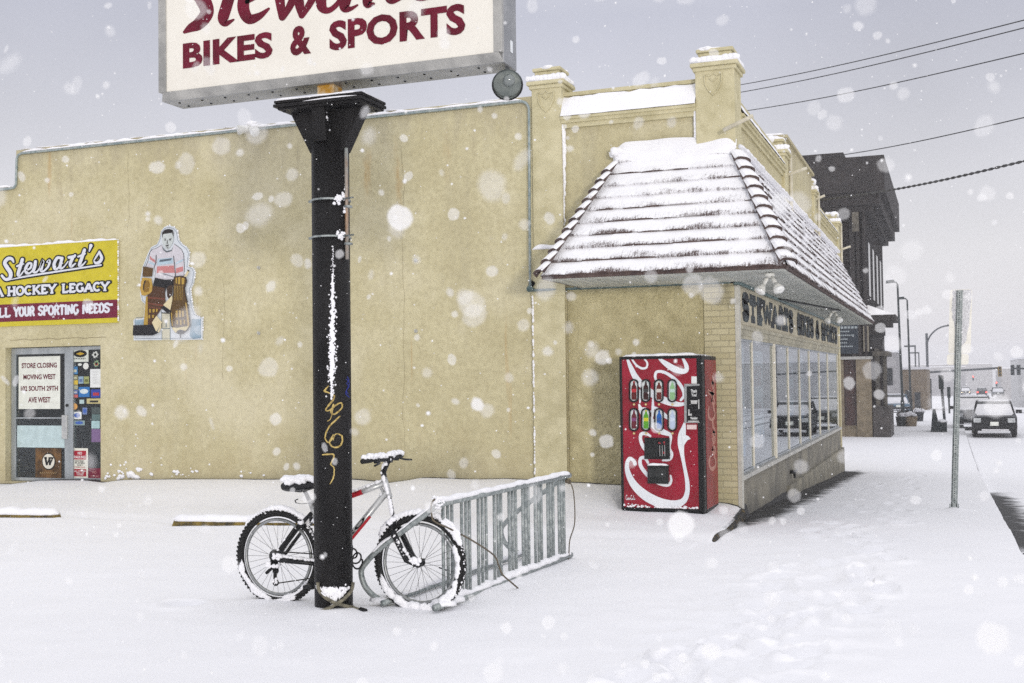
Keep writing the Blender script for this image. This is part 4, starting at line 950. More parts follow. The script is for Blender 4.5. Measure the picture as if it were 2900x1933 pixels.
# ------------------------------------------------------------------ the goalie cut-out
GY = YW - .03
G = lambda x, y: at(350 + x*250/1059, 620 + y*370/1568, Y=GY)
goal = thing('cutout_sign', (-10.9, YW, 2.2), 'painted cut-out board of a hockey goalie in pads with stick on stucco wall', 'sign')
gl_n = [0]
def gp(name, polys, c, rough=.6):
    m_ = MB(); gl_n[0] += 1
    for i, P in enumerate(polys):
        q = [G(x, y) for x, y in P]; m_.prism([(p.x, GY - .0012*gl_n[0] - .0002*(i % 5), p.z) for p in q], (0, .0011, 0))
    return m_.build(name, ink(c, rough), goal)
OUT = [(120,1455),(118,1215),(135,1193),(215,1193),(242,1180),(258,1020),(215,980),(198,900),(203,700),(228,570),(288,420),(330,335),(400,300),(430,240),(450,140),(490,92),(545,76),(600,92),(640,140),(655,240),(700,300),(760,340),(788,400),(770,565),(835,590),(854,640),(838,760),(800,840),(812,960),(832,1080),(857,1150),(900,1172),(945,1182),(942,1445)]
m_ = MB(); m_.prism([(p.x, GY, p.z) for p in [G(*q) for q in OUT]], (0, .028, 0)); m_.build('board', flat('cutout_white', (.60,.64,.68), .5, var=.06), goal)
m_ = MB(); m_.tube([(p.x, GY-.001, p.z) for p in [G(550+(x-550)*.955, 780+(y-780)*.972) for x, y in OUT]], .0035, 4, closed=True); m_.build('outline', ink((.16,.2,.25)), goal)
gp('blue_shade', [[(820,1200),(925,1200),(932,1425),(835,1440),(790,1400)], [(132,1215),(245,1203),(242,1268),(136,1270)]], (.27,.37,.45))
gp('cream_post', [[(458,1120),(555,1120),(555,1450),(462,1450)]], (.58,.56,.45)); gp('grey_lines', [[(452,1100),(459,1100),(466,1450),(459,1450)], [(555,1110),(562,1110),(564,1450),(557,1450)], [(505,1230),(520,1230),(518,1300),(507,1300)], [(465,1308),(556,1308),(556,1318),(465,1318)]], (.2,.24,.25))
JER = [(465,310),(400,350),(350,365),(322,400),(300,500),(272,570),(350,592),(372,575),(390,640),(378,712),(500,728),(617,722),(622,690),(724,680),(728,570),(720,420),(690,360),(608,298),(580,380),(520,395),(480,370)]
gp('jersey_outline', [[(540+(x-540)*1.03, 520+(y-520)*1.02) for x, y in JER]], (.03,.03,.035)); gp('jersey', [JER], (.56,.54,.58))
gp('jersey_band', [[(405,568),(605,556),(618,645),(400,645)], [(632,590),(718,566),(718,625),(632,650)], [(322,440),(345,470),(380,490),(385,525),(318,480)]], (.50,.20,.20))
gp('jersey_blue', [[(412,478),(595,462),(600,530),(405,556)], [(305,500),(380,540),(376,560),(300,525)], [(632,520),(718,480),(718,500),(632,545)]], (.42,.54,.62))
gp('jersey_scrawl', [[(432,515),(445,488),(585,470),(572,496)], [(448,640),(600,690),(600,696),(448,650)]], (.10,.13,.16))
gp('sleeve_lines', [[(392,430),(400,430),(398,520),(374,580),(368,576),(388,518)], [(600,440),(607,440),(622,560),(632,690),(624,690),(614,560)]], (.06,.06,.07))
gp('collar', [[(460,320),(482,372),(520,400),(582,384),(600,330),(580,370),(520,386),(490,362)]], (.08,.10,.11))
gp('face', [[(474,180),(466,235),(472,290),(500,335),(530,362),(560,345),(588,295),(606,235),(600,180),(540,160)]], (.50,.54,.53))
gp('hair', [[(470,235),(468,165),(500,128),(550,118),(596,132),(606,175),(602,225),(590,160),(545,172),(495,178),(480,185)]], (.018,.016,.016))
gp('features', [[(495,232),(520,236),(518,246),(497,244)], [(552,240),(582,228),(582,240),(554,250)], [(497,250),(515,252),(515,262),(500,260)], [(556,252),(575,244),(575,256),(560,260)], [(528,250),(534,250),(538,296),(526,298)], [(508,312),(552,306),(545,326),(520,332)], [(520,340),(548,338),(540,348),(526,348)]], (.10,.10,.10))
gp('trousers', [[(385,703),(500,728),(616,722),(612,792),(560,800),(520,830),(500,900),(440,820),(358,796)]], (.016,.016,.018))
gp('left_pad', [[(355,800),(500,826),(512,1000),(470,1065),(400,1170),(355,1272),(248,1272),(280,950),(300,900)]], (.075,.035,.018))
gp('pad_gold', [[(278,930),(298,930),(300,1200),(300,1270),(250,1270)], [(318,1075),(338,1080),(336,1125),(318,1120)], [(358,1080),(385,1080),(380,1120),(358,1120)], [(400,1075),(420,1080),(412,1115),(400,1115)], [(310,1150),(330,1150),(328,1190),(308,1190)], [(350,1150),(378,1150),(370,1185),(350,1185)]], (.40,.26,.05))
gp('pad_straps', [[(300,930),(505,950),(508,968),(300,955)], [(300,1000),(500,1030),(490,1050),(298,1020)], [(310,1045),(470,1075),(460,1082),(308,1056)]], (.15,.05,.03))
gp('left_glove_cuff', [[(243,568),(365,590),(350,690),(240,692)]], (.10,.055,.018)); gp('left_glove', [[(238,700),(345,712),(358,800),(352,865),(330,890),(268,922),(226,912),(208,830),(222,750)]], (.44,.28,.06)); gp('left_glove_palm', [[(265,745),(310,735),(330,780),(315,870),(260,880),(248,810)]], (.22,.12,.02)); gp('glove_edge', [[(262,740),(285,732),(262,790),(258,860),(246,850),(246,790)]], (.03,.02,.015))
gp('right_pad_outline', [[(618,688),(700,680),(758,692),(775,740),(748,830),(764,920),(794,1050),(820,1280),(772,1345),(730,1378),(630,1365),(585,1290),(570,1150),(580,1000),(606,900),(606,780)]], (.03,.02,.015))
gp('right_pad', [[(625,700),(700,690),(750,700),(764,740),(738,830),(754,920),(784,1050),(806,1275),(762,1335),(700,1350),(628,1348),(594,1285),(580,1150),(592,1000),(616,900),(616,780)]], (.095,.055,.02))
gp('right_pad_gold', [[(640,705),(656,704),(655,775),(640,770)], [(668,700),(695,698),(692,785),(668,780)], [(712,705),(745,712),(740,780),(712,788)], [(640,1100),(662,1100),(664,1180),(640,1180)], [(680,1095),(700,1095),(702,1175),(682,1180)], [(715,1100),(735,1100),(738,1170),(718,1175)], [(650,1215),(665,1215),(668,1265),(650,1260)], [(690,1210),(708,1210),(710,1270),(692,1270)], [(735,1205),(752,1210),(750,1260),(737,1262)], [(755,1000),(770,1010),(806,1270),(785,1300)], [(582,1120),(594,1130),(604,1285),(594,1280)]], (.42,.28,.06))
gp('blocker_ribs', [[(620+k*20,800),(626+k*20,800),(626+k*18,975),(622+k*18,975)] for k in range(6)], (.33,.22,.06))
gp('toe', [[(598,1300),(660,1305),(745,1290),(800,1285),(762,1340),(690,1335),(640,1365),(610,1330)]], (.58,.50,.28)); gp('skate', [[(655,1345),(690,1325),(735,1335),(722,1372),(705,1382),(702,1425),(692,1425),(690,1382),(655,1375)]], (.02,.02,.024))
gp('behind_leg', [[(535,830),(560,800),(606,790),(600,900),(560,960),(540,930)]], (.05,.03,.02))
gp('stick_shaft', [[(492,1032),(600,918),(604,960),(578,1092)], [(358,1242),(412,1160),(480,1240),(410,1352)], [(742,692),(786,612),(808,630),(772,694)], [(425,1360),(468,1250),(470,1310),(440,1362)]], (.62,.54,.34)); gp('stick_tape', [[(462,1062),(500,1040),(585,1102),(545,1132)], [(780,616),(786,606),(806,618),(804,636)], [(470,1120),(575,1125),(575,1136),(470,1132)]], (.015,.015,.017))
gp('stick_blade', [[(134,1275),(370,1268),(402,1340),(440,1362),(368,1396),(129,1396)]], (.016,.016,.02))
mb = MB(); P = [G(x, y) for x, y in OUT]
for a, b in zip(P, P[1:]):
    if b.x > -10.95 and a.x > -10.95:
        for q in resample([a, b], .035): 
            if random.random() < .8: mb.blob((q.x+.006, GY+.012, q.z), random.uniform(.006, .014), (1,1,1.3))
mb.build('snow', SNOW, goal, True)

# ------------------------------------------------------------------ bits on the wall
for i, (px, py, lb) in enumerate(((1179,737,'upper small pale anchor bolt on the wall right of the black column'), (1179,937,'lower small pale anchor bolt on the wall right of the black column'), (734,758,'upper small pale anchor bolt on the wall left of the black column'), (734,943,'lower small pale anchor bolt on the wall left of the black column'))):
    p = at(px, py, Y=YW); mb = MB(); mb.lathe([(.025, -.012), (.022, 0)], p, 'y', 12); mb.lathe([(.009, -.05), (.009, -.012)], p, 'y', 8); mb.blob((p.x, p.y-.035, p.z+.012), .014)
    tag(mb.build('anchor_bolt', flat('bolt_%d' % i, (.5,.5,.47), .5), None, True), lb, 'bolt', 'anchor bolts on the wall')
p = at(706, 366, Y=YW-.1)
t = thing('wall_lamp', (p.x, YW, p.z), 'white twin floodlight under the wall top with snow left of black column', 'lamp')
mb = MB(); mb.box((p.x-.06, YW-.06, p.z-.02), (p.x+.06, YW-.06+.055, p.z+.09)); mb.build('base', wm, t, bevel=.008)
for s in (-1, 1):
    e = Vector((p.x+.02*s, YW-.07, p.z+.02)); f2 = Vector((p.x+.14*s, YW-.17, p.z-.06+.05*(s < 0))); mb = MB(); mb.tube([e, e.lerp(f2, .35), f2], [.03, .05, .075], 12); hd = mb.build('lamp_holder', wm, t, True)
    d = (f2-e).normalized(); mb = MB(); mb.tube([f2, f2+d*.02], [.07, .06], 12); mb.build('lens', lensm, hd, True)
mb = MB(); mb.blob((p.x, YW-.05, p.z+.1), .07, (1.3,.7,.5)); mb.blob((p.x+.12, YW-.14, p.z+.03), .06, (1,1,.5)); mb.build('snow', SNOW, t, True)
mb = MB()                                               # spatter of snow thrown against the foot of the wall
for k in range(18):
    x = random.choice((random.uniform(-12, -10.4), random.uniform(-12, -10.4), random.uniform(-9.9, -9.2))); z = .19 + abs(random.gauss(0, .11)); mb.blob((x, YW-.01, z), random.uniform(.008, .026)*(1.25-z), (1.2,.7,1))
for px, py, r in ((370,1344,.10),(395,1332,.06),(380,1348,.08),(495,1333,.05),(548,1338,.04),(420,1346,.05),(300,1353,.05),(340,1352,.07)):
    p = at(px, py, Y=YW-.03)
    for k in range(5): mb.blob((p.x+random.uniform(-.05,.05), YW-.01, p.z+random.uniform(-.02,.03)), r*.42, (1.3,.6,.9), .5)
pass
tag(mb.build('snow_clumps', SNOW, None, True), 'clumps of snow stuck along the foot of the stucco wall', 'snow', kind='stuff')
# parking stops
sm_ = noise_mat('faded_yellow_concrete', (.03,.027,.018), (.24,.17,.03), 9, .85, bump=.5, detail=6, lo=.32, hi=.62)
for (a, b, lb) in (((-8.28, 10.9), (-6.3, 11.2), 'snow topped yellow parking stop behind the bicycle'), ((-11.9, 10.75), (-10.0, 11.0), 'snow topped yellow parking stop at the left edge')):
    a3, b3 = Vector((*a, 0)), Vector((*b, 0)); d = (b3-a3).normalized(); s = Vector((-d.y, d.x, 0))
    t = thing('parking_stop', ((a3+b3)/2), lb, 'parking stop', 'parking stops in the car park'); mb = MB()
    mb.hexa([a3-s*.09+Vector((0,0,-.08)), b3-s*.09+Vector((0,0,-.08)), b3+s*.09+Vector((0,0,-.08)), a3+s*.09+Vector((0,0,-.08)), a3-s*.065+Vector((0,0,.058))+d*.04, b3-s*.065+Vector((0,0,.058))-d*.04, b3+s*.065+Vector((0,0,.058))-d*.04, a3+s*.065+Vector((0,0,.058))+d*.04])
    mb.build('block', sm_, t, bevel=.012)
    mb = MB(); mb.snow_line([a3+Vector((0,0,.036)), b3+Vector((0,0,.036))], .22, .075, .06, 7, rough=.14); mb.build('snow', SNOW, t, True)
# ------------------------------------------------------------------ the pylon sign on its black column
PX, PY, PR = -4.05, 7.1, .1325
pyl = thing('pylon_sign', (PX, PY, 0), 'tall cream box sign with maroon lettering on a black steel column', 'sign')
mb = MB(); mb.lathe([(PR, -.25), (PR, 3.30)], (PX, PY, 0), 'z', 48); col_ = mb.build('column', BLACKST, pyl, True)
col_.data.polygons.foreach_set('use_smooth', [len(p.vertices) == 4 for p in col_.data.polygons])
mb = MB()
mb.prism([(PX-.128, PY-.06, 3.20), (PX+.128, PY-.06, 3.20), (PX+.285, PY-.06, 3.495), (PX-.285, PY-.06, 3.495)], (0, .12, 0)); mb.prism([(PX-.05, PY-.15, 3.26), (PX-.05, PY+.12, 3.26), (PX-.05, PY+.15, 3.495), (PX-.05, PY-.17, 3.495)], (.10, 0, 0))
mb.box((PX-.31, PY-.19, 3.495), (PX+.35, PY+.15, 3.512)); mb.box((PX-.335, PY-.21, 3.512), (PX+.365, PY+.16, 3.534)); mb.box((PX-.330, PY-.205, 3.540), (PX+.362, PY+.157, 3.560))
for sx_ in (-.28, .31):
    for sy_ in (-.15, .11): mb.lathe([(.012, 3.485), (.012, 3.572)], (PX+sx_, PY+sy_, 0), 'z', 6)
mb.build('flared_head', BLACKST, pyl, bevel=.004)
mb = MB(); mb.box((PX-.065, PY-.06, 3.558), (PX+.065, PY+.06, 3.69)); mb.build('stub', noise_mat('rusty_stub', (.50,.25,.015), (.72,.66,.50), 7, .7, lo=.42, hi=.60, detail=6), pyl)
SX0, SX1, SYF, SYB, SZ0, SZ1 = -5.40, -2.69, 6.96, 7.24, 3.672, 5.55
mb = MB(); mb.box((SX0, SYF+.035, SZ0), (SX1, SYB, SZ1)); mb.build('cabinet', noise_mat('cabinet_aluminium', (.24,.25,.26), (.40,.405,.41), 4, .45, .35, stretch=(.4,1,1), detail=6, rvar=.1), pyl, bevel=.006)
mb = MB(); fw = .062
mb.hexa([(SX0,SYF+.03,SZ0),(SX1,SYF+.03,SZ0),(SX1,SYF+.036,SZ0),(SX0,SYF+.036,SZ0),(SX0+.03,SYF-.004,SZ0+fw),(SX1-.02,SYF-.004,SZ0+fw),(SX1-.02,SYF+.036,SZ0+fw),(SX0+.03,SYF+.036,SZ0+fw)])
mb.box((SX0-.004, SYF-.006, SZ0+fw), (SX0+fw, SYF+.036, SZ1)); mb.box((SX1-.055, SYF-.006, SZ0+fw), (SX1+.004, SYF+.036, SZ1))
mb.build('retainer', noise_mat('retainer_metal', (.26,.26,.25), (.44,.435,.41), 5, .5, .25, detail=5), pyl, bevel=.004)
mb = MB(); mb.box((SX0+fw, SYF+.004, SZ0+fw), (SX1-.055, SYF+.034, SZ1)); face_ = mb.build('sign_face', noise_mat('cream_face', (.74,.71,.635), (.80,.775,.70), 2.5, .35, detail=5, spec=.4), pyl)
mb = MB()                                               # grime and screws along the lower lip
for i in range(13):
    mb.box((SX0+.1+.2*i, SYF+.09, SZ0-.006), (SX0+.112+.2*i, SYF+.105, SZ0)); mb.box((SX0+.1+.2*i, SYF+.2, SZ0-.006), (SX0+.112+.2*i, SYF+.215, SZ0))
mb.build('screw', BLACK, pyl)
mb = MB(); mb.box((SX1+.0005, SYF+.16, SZ0+.10), (SX1+.003, SYF+.20, SZ0+.18)); mb.build('maker_sticker', ink((.75,.78,.8)), pyl)
T = lambda x, y: at(400 + x/2.139, y/2.139, Y=SYF+.003)
tfn = lambda x, y, d: (T(x, y).x, SYF + .0025 - d, T(x, y).z)
BIG = [[(262,193,20),(300,168,52),(352,140,74),(398,72,82),(370,-10,92),(318,-90,92),(335,-185,84),(425,-225,56),(470,-185,46)],
 [(585,-210,56),(545,-60,66),(515,40,70),(496,110,66),(512,140,40),(560,118,12)], [(450,-85,30),(640,-112,34)],
 [(640,10,26),(715,-40,36),(730,-100,40),(690,-120,46),(640,-60,66),(618,40,72),(650,112,64),(712,98,44),(772,52,16)],
 [(832,-130,50),(838,-20,60),(854,104,42)], [(860,104,34),(908,20,46),(950,-90,52)], [(945,-80,52),(958,20,58),(972,94,36)], [(976,94,30),(1035,-5,44),(1075,-120,44)],
 [(1215,-120,50),(1150,-110,52),(1095,-30,64),(1095,40,60),(1135,62,36),(1190,20,30),(1235,-60,26)], [(1262,-120,66),(1240,-20,74),(1232,45,56),(1268,52,28),(1310,30,12)],
 [(1400,-170,60),(1378,-40,66),(1370,24,48),(1408,22,18)], [(1390,-60,30),(1440,-130,52),(1480,-140,40)],
 [(1560,-300,56),(1525,-130,64),(1505,-30,64),(1520,4,40),(1580,-10,12)], [(1460,-205,30),(1620,-228,34)],
 [(1690,-330,60),(1665,-250,14)],
 [(1830,-190,44),(1765,-200,54),(1740,-150,60),(1775,-90,62),(1740,-35,54),(1680,-15,40),(1640,-40,30)]]
mb = MB(); lay(mb, [ribbon(spline(P, 7)) for P in BIG], tfn)
for s, x0, x1, yb0, yt0 in (('BIKES', 253, 797, 417, 262), ('&', 903, 1030, 336, 178), ('SPORTS', 1140, 1966, 305, 130)):
    if s == 'BIKES': a, b = T(x0, 417), T(x1, 352); za = T(253, 417).z; h = T(253, 262).z - za
    else: a, b = T(x0, yb0), T(x1, yb0)
    put(mb, s, a.x, za - (.008 if s != 'BIKES' else 0), b.x, za + h + (.012 if s != 'BIKES' else 0), SYF + .0012, .042, 0, 1.02)
mb.build('lettering', noise_mat('maroon_vinyl', (.085,.003,.012), (.15,.006,.024), 6, .4, detail=5, spec=.2), face_)
# round floodlight hung below the cabinet end
lc = at(1437, 240, Y=7.08); dv = (Vector((0, 0, 1.5)) - lc).normalized()
mb = MB(); mb.tube([lc - dv*.10, lc - dv*.085, lc - dv*.05, lc + dv*.0, lc + dv*.012], [.03, .055, .085, .100, .102], 24); mb.tube([lc - dv*.1 + Vector((0,0,0)), lc - dv*.11 + Vector((0,.0,.10))], .016, 8)
lamp_ = mb.build('floodlight', noise_mat('lamp_shell', (.07,.085,.085), (.14,.16,.155), 8, .4, .5), pyl, True)
mb = MB(); mb.tube([lc + dv*.013, lc + dv*.0145], [.094, .092], 24); mb.build('reflector', noise_mat('reflector_grey', (.10,.12,.115), (.24,.26,.24), 7, .25, .5), lamp_, True)
mb = MB(); mb.blob(lc + dv*.03 + Vector((.012,0,.03)), .042, (1,1,1), 0, 3); mb.build('bulb', noise_mat('bulb_glass', (.10,.12,.12), (.22,.24,.23), 9, .08, .0, spec=.9), lamp_, True)
mb = MB(); mb.tube([lc + dv*.012 + (_r0*math.cos(R(k*15)) + Vector((0,0,1))*math.sin(R(k*15)))*.099 for k in range(24)], .006, 6, closed=True); mb.build('rim', BLACK, lamp_, True)
# conduit and clamps on the right of the column
mb = MB(); ca = R(-12); cx_, cy_ = PX + (PR+.014)*math.cos(ca), PY + (PR+.014)*math.sin(ca)
mb.tube([(cx_+.0, cy_, 2.44), (cx_, cy_, 3.22)], .013, 8); mb.build('conduit', noise_mat('rust_conduit', (.30,.16,.07), (.42,.46,.45), 6, .5, .3, stretch=(1,1,.5)), pyl, True)
mb = MB()
for z in (2.86, 2.60):
    mb.tube([(PX+(PR+.004)*math.cos(R(k*10)), PY+(PR+.004)*math.sin(R(k*10)), z) for k in range(36)], .008, 6, closed=True)
    for s in (0, 1): mb.tube([(cx_-.02, cy_-.03, z), (cx_+.075, cy_-.04, z+.004)], .006, 6)
    mb.box((cx_-.005, cy_-.03, z-.06), (cx_+.035, cy_+.02, z-.045)); mb.box((PX-PR-.03, PY-.03, z-.005), (PX-PR+.005, PY-.02, z+.012))
mb.build('band_clamp', GALV, pyl, True)
# what is painted and stuck on the column
def on_col(x, y, d):
    """crop pixel of the column photograph -> its round face"""
    sx_, sy_ = 800 + x/1.4255, 200 + y/1.4255
    dr = _f + _r*((sx_-CX)/FPX) - _u*((sy_-CY)/FPX); Rr_ = PR + .0012 + d
    A = dr.x**2 + dr.y**2; B = -2*(dr.x*PX + dr.y*PY); C_ = PX**2 + PY**2 - Rr_**2; D = B*B - 4*A*C_
    t = (-B - math.sqrt(max(D, 0)))/(2*A); return (dr.x*t, dr.y*t, dr.z*t + CAMZ)
GRAF = [[(186,1272,5),(170,1292,9),(188,1300,8),(210,1318,10),(176,1364,7),(186,1372,6),(212,1352,9)], [(212,1352,6),(236,1340,8),(240,1360,8),(212,1385,8),(195,1378,5),(206,1345,5),(196,1400,6),(182,1414,5)],
 [(232,1394,5),(215,1410,9),(186,1440,8),(172,1480,8),(186,1500,7),(205,1480,5)], [(205,1470,6),(190,1500,7),(208,1520,8),(236,1510,9),(240,1475,8),(215,1466,5),(205,1490,5)],
 [(162,1550,6),(186,1548,9),(208,1552,8),(194,1590,7)], [(194,1590,6),(208,1604,8),(206,1640,8),(192,1668,4)]]
mb = MB(); lay(mb, [ribbon([(x+.8*math.sin(y*.7), y, w*(.72+.4*noise.noise(Vector((x*.07, y*.07, 0))))) for x, y, w in spline(P, 6)]) for P in GRAF], on_col, .0005); mb.build('gold_scrawl', noise_mat('gold_paint', (.24,.16,.03), (.56,.42,.13), 40, .6, 0, 0, 60, (1,1,1), 5, .35, .6), col_)
mb = MB(); lay(mb, [ribbon(spline(P, 6)) for P in ([(262,1235,3),(268,1250,4),(260,1262,3),(268,1275,4),(258,1290,3),(266,1305,3)], [(258,1245,3),(270,1262,3),(256,1300,4),(270,1318,3)])], on_col, .0005); mb.build('blue_scrawl', ink((.02,.03,.22)), col_)
mb = MB()                                               # wet snow frozen to the windward side
for k in range(380):
    y = 705 + 620*random.random()**.85; wdt = 4 + 15*max(0, min(1, (y-760)/300))
    if y > 1230: wdt *= max(.2, (1330-y)/100)
    x = 203 - (y-700)*.006 + random.gauss(0, 1)*wdt*.45
    mb.blob(on_col(x, y, -.002), random.uniform(.0025, .0085)*(1 if y > 850 else .6), (1,1,1.1), .4)
for x0, y0, n_, sp in ((166,185,26,7), (262,235,26,9), (250,505,22,9), (222,515,30,9), (236,665,26,10), (258,470,14,6), (256,560,14,6)):
    for k in range(n_): mb.blob(on_col(x0+random.gauss(0,sp*.7), y0+random.gauss(0,sp), .004), random.uniform(.005, .013), (1,1,1), .4)
for k in range(110):
    x = 136 + 136*random.random(); q = (x-136)/136; mb.blob(on_col(x, 2084 + random.gauss(0, 4) + 62*math.sin(math.pi*q)*random.random()**.8, .002), random.uniform(.003, .008)*(1.1-.3*math.sin(math.pi*q)), (1,1,1), .5)
def crust(x0f, x1f, ya, yb, nu, nv, th):
    """snow frozen on the round face as one ragged sheet"""
    vs_ = []; fs_ = []
    for i in range(nv+1):
        y = ya + (yb-ya)*i/nv
        for j in range(nu+1):
            u = j/nu; x = x0f(y) + (x1f(y)-x0f(y))*u; e = min(1, 4*u, 4*(1-u), 8*i/nv, 8*(1-i/nv))
            vs_.append(on_col(x, y, -.003 + e*th*(.9 + .8*noise.noise(Vector((x*.16, y*.10, 3))))))
    for i in range(nv):
        for j in range(nu): k = i*(nu+1)+j; fs_.append((k, k+1, k+nu+2, k+nu+1))
    mb.add(vs_, fs_)
hw_ = lambda y: max(.6, (2 + 9*max(0, min(1, (y-780)/330)))*(1 - max(0, min(.9, (y-1215)/110)))*(1 + 1.1*noise.noise(Vector((0, y*.055, 1))) + .5*noise.noise(Vector((4, y*.21, 1)))))
xc_ = lambda y: 203 - (y-700)*.006 + 4*noise.noise(Vector((7, y*.03, 2)))
crust(lambda y: xc_(y) - hw_(y), lambda y: xc_(y) + hw_(y+37), 800, 1325, 6, 170, .008)
vs_ = []; fs_ = []
for i in range(61):
    x = 137 + 135*i/60; q = i/60; lo_ = 2090 + 56*math.sin(math.pi*q)**1.2*(1+.15*noise.noise(Vector((i*.4, 0, 0)))) + 4*noise.noise(Vector((i*.9, 2, 0))); hi_ = 2082 + 6*noise.noise(Vector((i*.5, 5, 0)))
    for j in range(9): v = j/8; e = min(1, 5*v, 5*(1-v)); vs_.append(on_col(x, hi_ + (lo_-hi_)*v, -.003 + e*.012*(.7 + 1.3*noise.noise(Vector((x*.14, v*4, 8))))))
for i in range(60):
    for j in range(8): k = i*9+j; fs_.append((k, k+1, k+10, k+9))
mb.add(vs_, fs_)
mb.snow_line([(PX-.33, PY-.19, 3.558), (PX+.33, PY-.19, 3.558)], .05, .012, .04, rough=.5); mb.snow_line([(PX+.34, PY-.18, 3.558), (PX+.34, PY+.14, 3.558)], .05, .012, .04, rough=.5); mb.snow_line([(PX-.1, PY-.207, 3.533), (PX+.33, PY-.207, 3.533)], .012, .006, .03, rough=.6)
mb.build('snow', SNOW, pyl, True)
# the cable slung round the column foot
C2 = lambda x, y: at(600 + x/2.139, 1200 + y/2.139, Y=PY-PR-.02)
def round_col(pts, r=.015):
    out = []
    for x, y in pts:
        sx_, sy_ = 600 + x/2.139, 1200 + y/2.139; p = on_col((sx_-800)*1.4255, (sy_-200)*1.4255, r); out.append(p)
    return out
cabm = noise_mat('old_cable', (.05,.045,.03), (.22,.20,.14), 30, .7, bump=.3)
for nm, pts, lb in (('cable', [(643,960),(646,1000),(680,1045),(740,1082),(800,1100),(850,1108)], 'frayed grey cable looped slack across the column foot'), ('chain', [(642,1130),(680,1128),(740,1098),(800,1060),(845,1010),(856,960)], 'dark cable rising to the right round the column foot')):
    P = spline(round_col(pts), 6); e = Vector(P[-1])
    if nm == 'cable': P += [e + Vector((.03,-.01,-.008)), e + Vector((.075,-.02,-.012))]
    mb = MB(); mb.tube(P, .012, 8); t_ = tag(mb.build('cable', cabm, None, True), lb, 'cable', 'cables round the column foot')
    if nm == 'cable':
        mb = MB(); mb.tube([P[-1], Vector(P[-1]) + Vector((.05,-.02,-.004))], .02, 10); mb.build('lock', BLACK, t_, True)
    mb = MB(); mb.snow_line([Vector(p) + Vector((0,0,.010)) for p in P[9:15]], .016, .010, .02, rough=.5); mb.build('snow', SNOW, t_, True)

# ------------------------------------------------------------------ the drinks machine
VY = 13.10; V = lambda x, y: at(1730 + x/3.1375, 980 + y/3.1375, Y=VY)
VX0, VX1, VZ0, VZ1 = -3.632, -2.648, -.02, 1.832
vend = thing('vending_machine', (-3.14, 13.5, 0), 'red cola vending machine with white script and snow on top by the brick pier', 'vending machine')
redm = noise_mat('red_front', (.20,.003,.012), (.31,.006,.026), 3.5, .22, detail=5, spec=.4, rvar=.08)
sidem = noise_mat('faded_red_side', (.17,.010,.010), (.27,.022,.018), 3, .45, detail=5)
mb = MB(); mb.box((VX0, VY+.11, VZ0), (VX1, 13.93, VZ1-.004)); mb.build('cabinet', BLACK, vend, bevel=.01)
mb = MB(); mb.box((VX1, VY+.13, .06), (VX1+.004, 13.90, VZ1-.05)); sp_ = mb.build('side_panel', sidem, vend)
fl, fr_, fb, ft = V(106, 800).x, V(772, 800).x, V(400, 1438).z, V(400, 113).z
mb = MB(); mb.box((VX0, VY, VZ0+.06), (fl, VY+.11, VZ1)); mb.box((fr_, VY, VZ0+.06), (VX1, VY+.11, VZ1)); mb.box((fl, VY, ft), (fr_, VY+.11, VZ1)); mb.box((VX0+.01, VY+.01, VZ0), (VX1-.01, VY+.11, VZ0+.0599)); mb.box((fl, VY, VZ0+.06), (fr_, VY+.11, fb))
mb.build('door_frame', BLACK, vend, bevel=.006)
mb = MB(); mb.box((fl, VY+.012, fb), (fr_, VY+.105, ft)); fp = mb.build('front_panel', redm, vend)
vfn = lambda off: (lambda x, y, d: (V(x, y).x, VY + .012 - off - d, V(x, y).z))
LOGO = [[(212,1045,34),(200,1018,30),(165,1000,34),(142,1040,34),(146,1110,44),(178,1190,58),(230,1262,72),(310,1330,84),(400,1378,86),(490,1404,82),(580,1404,70),(648,1370,52),(676,1300,42),(678,1220,38),(664,1130,32),(646,1040,30),(630,950,38),(622,870,58),(630,790,66),(645,725,40),(657,665,10)],
 [(330,1040,20),(300,992,30),(262,1000,30),(262,1060,32),(310,1130,34),(380,1190,34),(450,1226,32),(510,1232,28),(534,1195,22),(528,1150,16)],
 [(350,800,18),(310,776,30),(268,782,30),(262,830,30),(285,890,34),(330,950,30)], [(500,770,30),(530,800,26),(520,900,22),(540,960,26),(520,1005,26),(460,1014,18)],
 [(148,122,22),(176,190,40),(215,270,52),(280,350,58),(350,410,62),(430,460,64),(520,498,58),(600,516,40),(660,510,24)],
 [(188,118,16),(222,165,18),(270,195,20),(312,190,18),(322,150,16),(296,112,14)],
 [(430,112,20),(480,150,44),(550,195,56),(625,222,48),(668,212,40),(668,170,36),(640,110,22)],
 [(400,300,20),(392,262,24),(410,226,24),(470,230,26),(540,270,30),(605,330,30),(640,390,28),(648,440,26),(620,478,22)],
 [(250,520,18),(275,580,46),(330,640,58),(390,705,64),(450,755,54),(520,782,34)], [(252,560,20),(300,560,34),(350,580,18)], [(385,540,14),(410,560,34),(470,610,40),(520,650,20)],
 [(258,390,14),(262,440,24),(256,500,14)], [(372,470,14),(372,560,26),(366,640,14)]]
def cut(vs): return [(max(104, min(774, x)), max(108, min(1442, y))) for x, y in vs]
mb = MB()
for i, P in enumerate(LOGO):
    vs, fs = ribbon(spline(P, 8)); mb.add([vfn(.0015)(x, y, i*.0003) for x, y in cut(vs)], fs)
vs = [(625,770),(690,800),(708,822),(680,835),(655,870),(640,900)]; mb.add([vfn(.0066)(x, y, 0) for x, y in vs], [tuple(range(6))])
lw = noise_mat('logo_white', (.66,.70,.74), (.76,.78,.80), 4, .3, spec=.5); mb.build('script_logo', lw, fp)
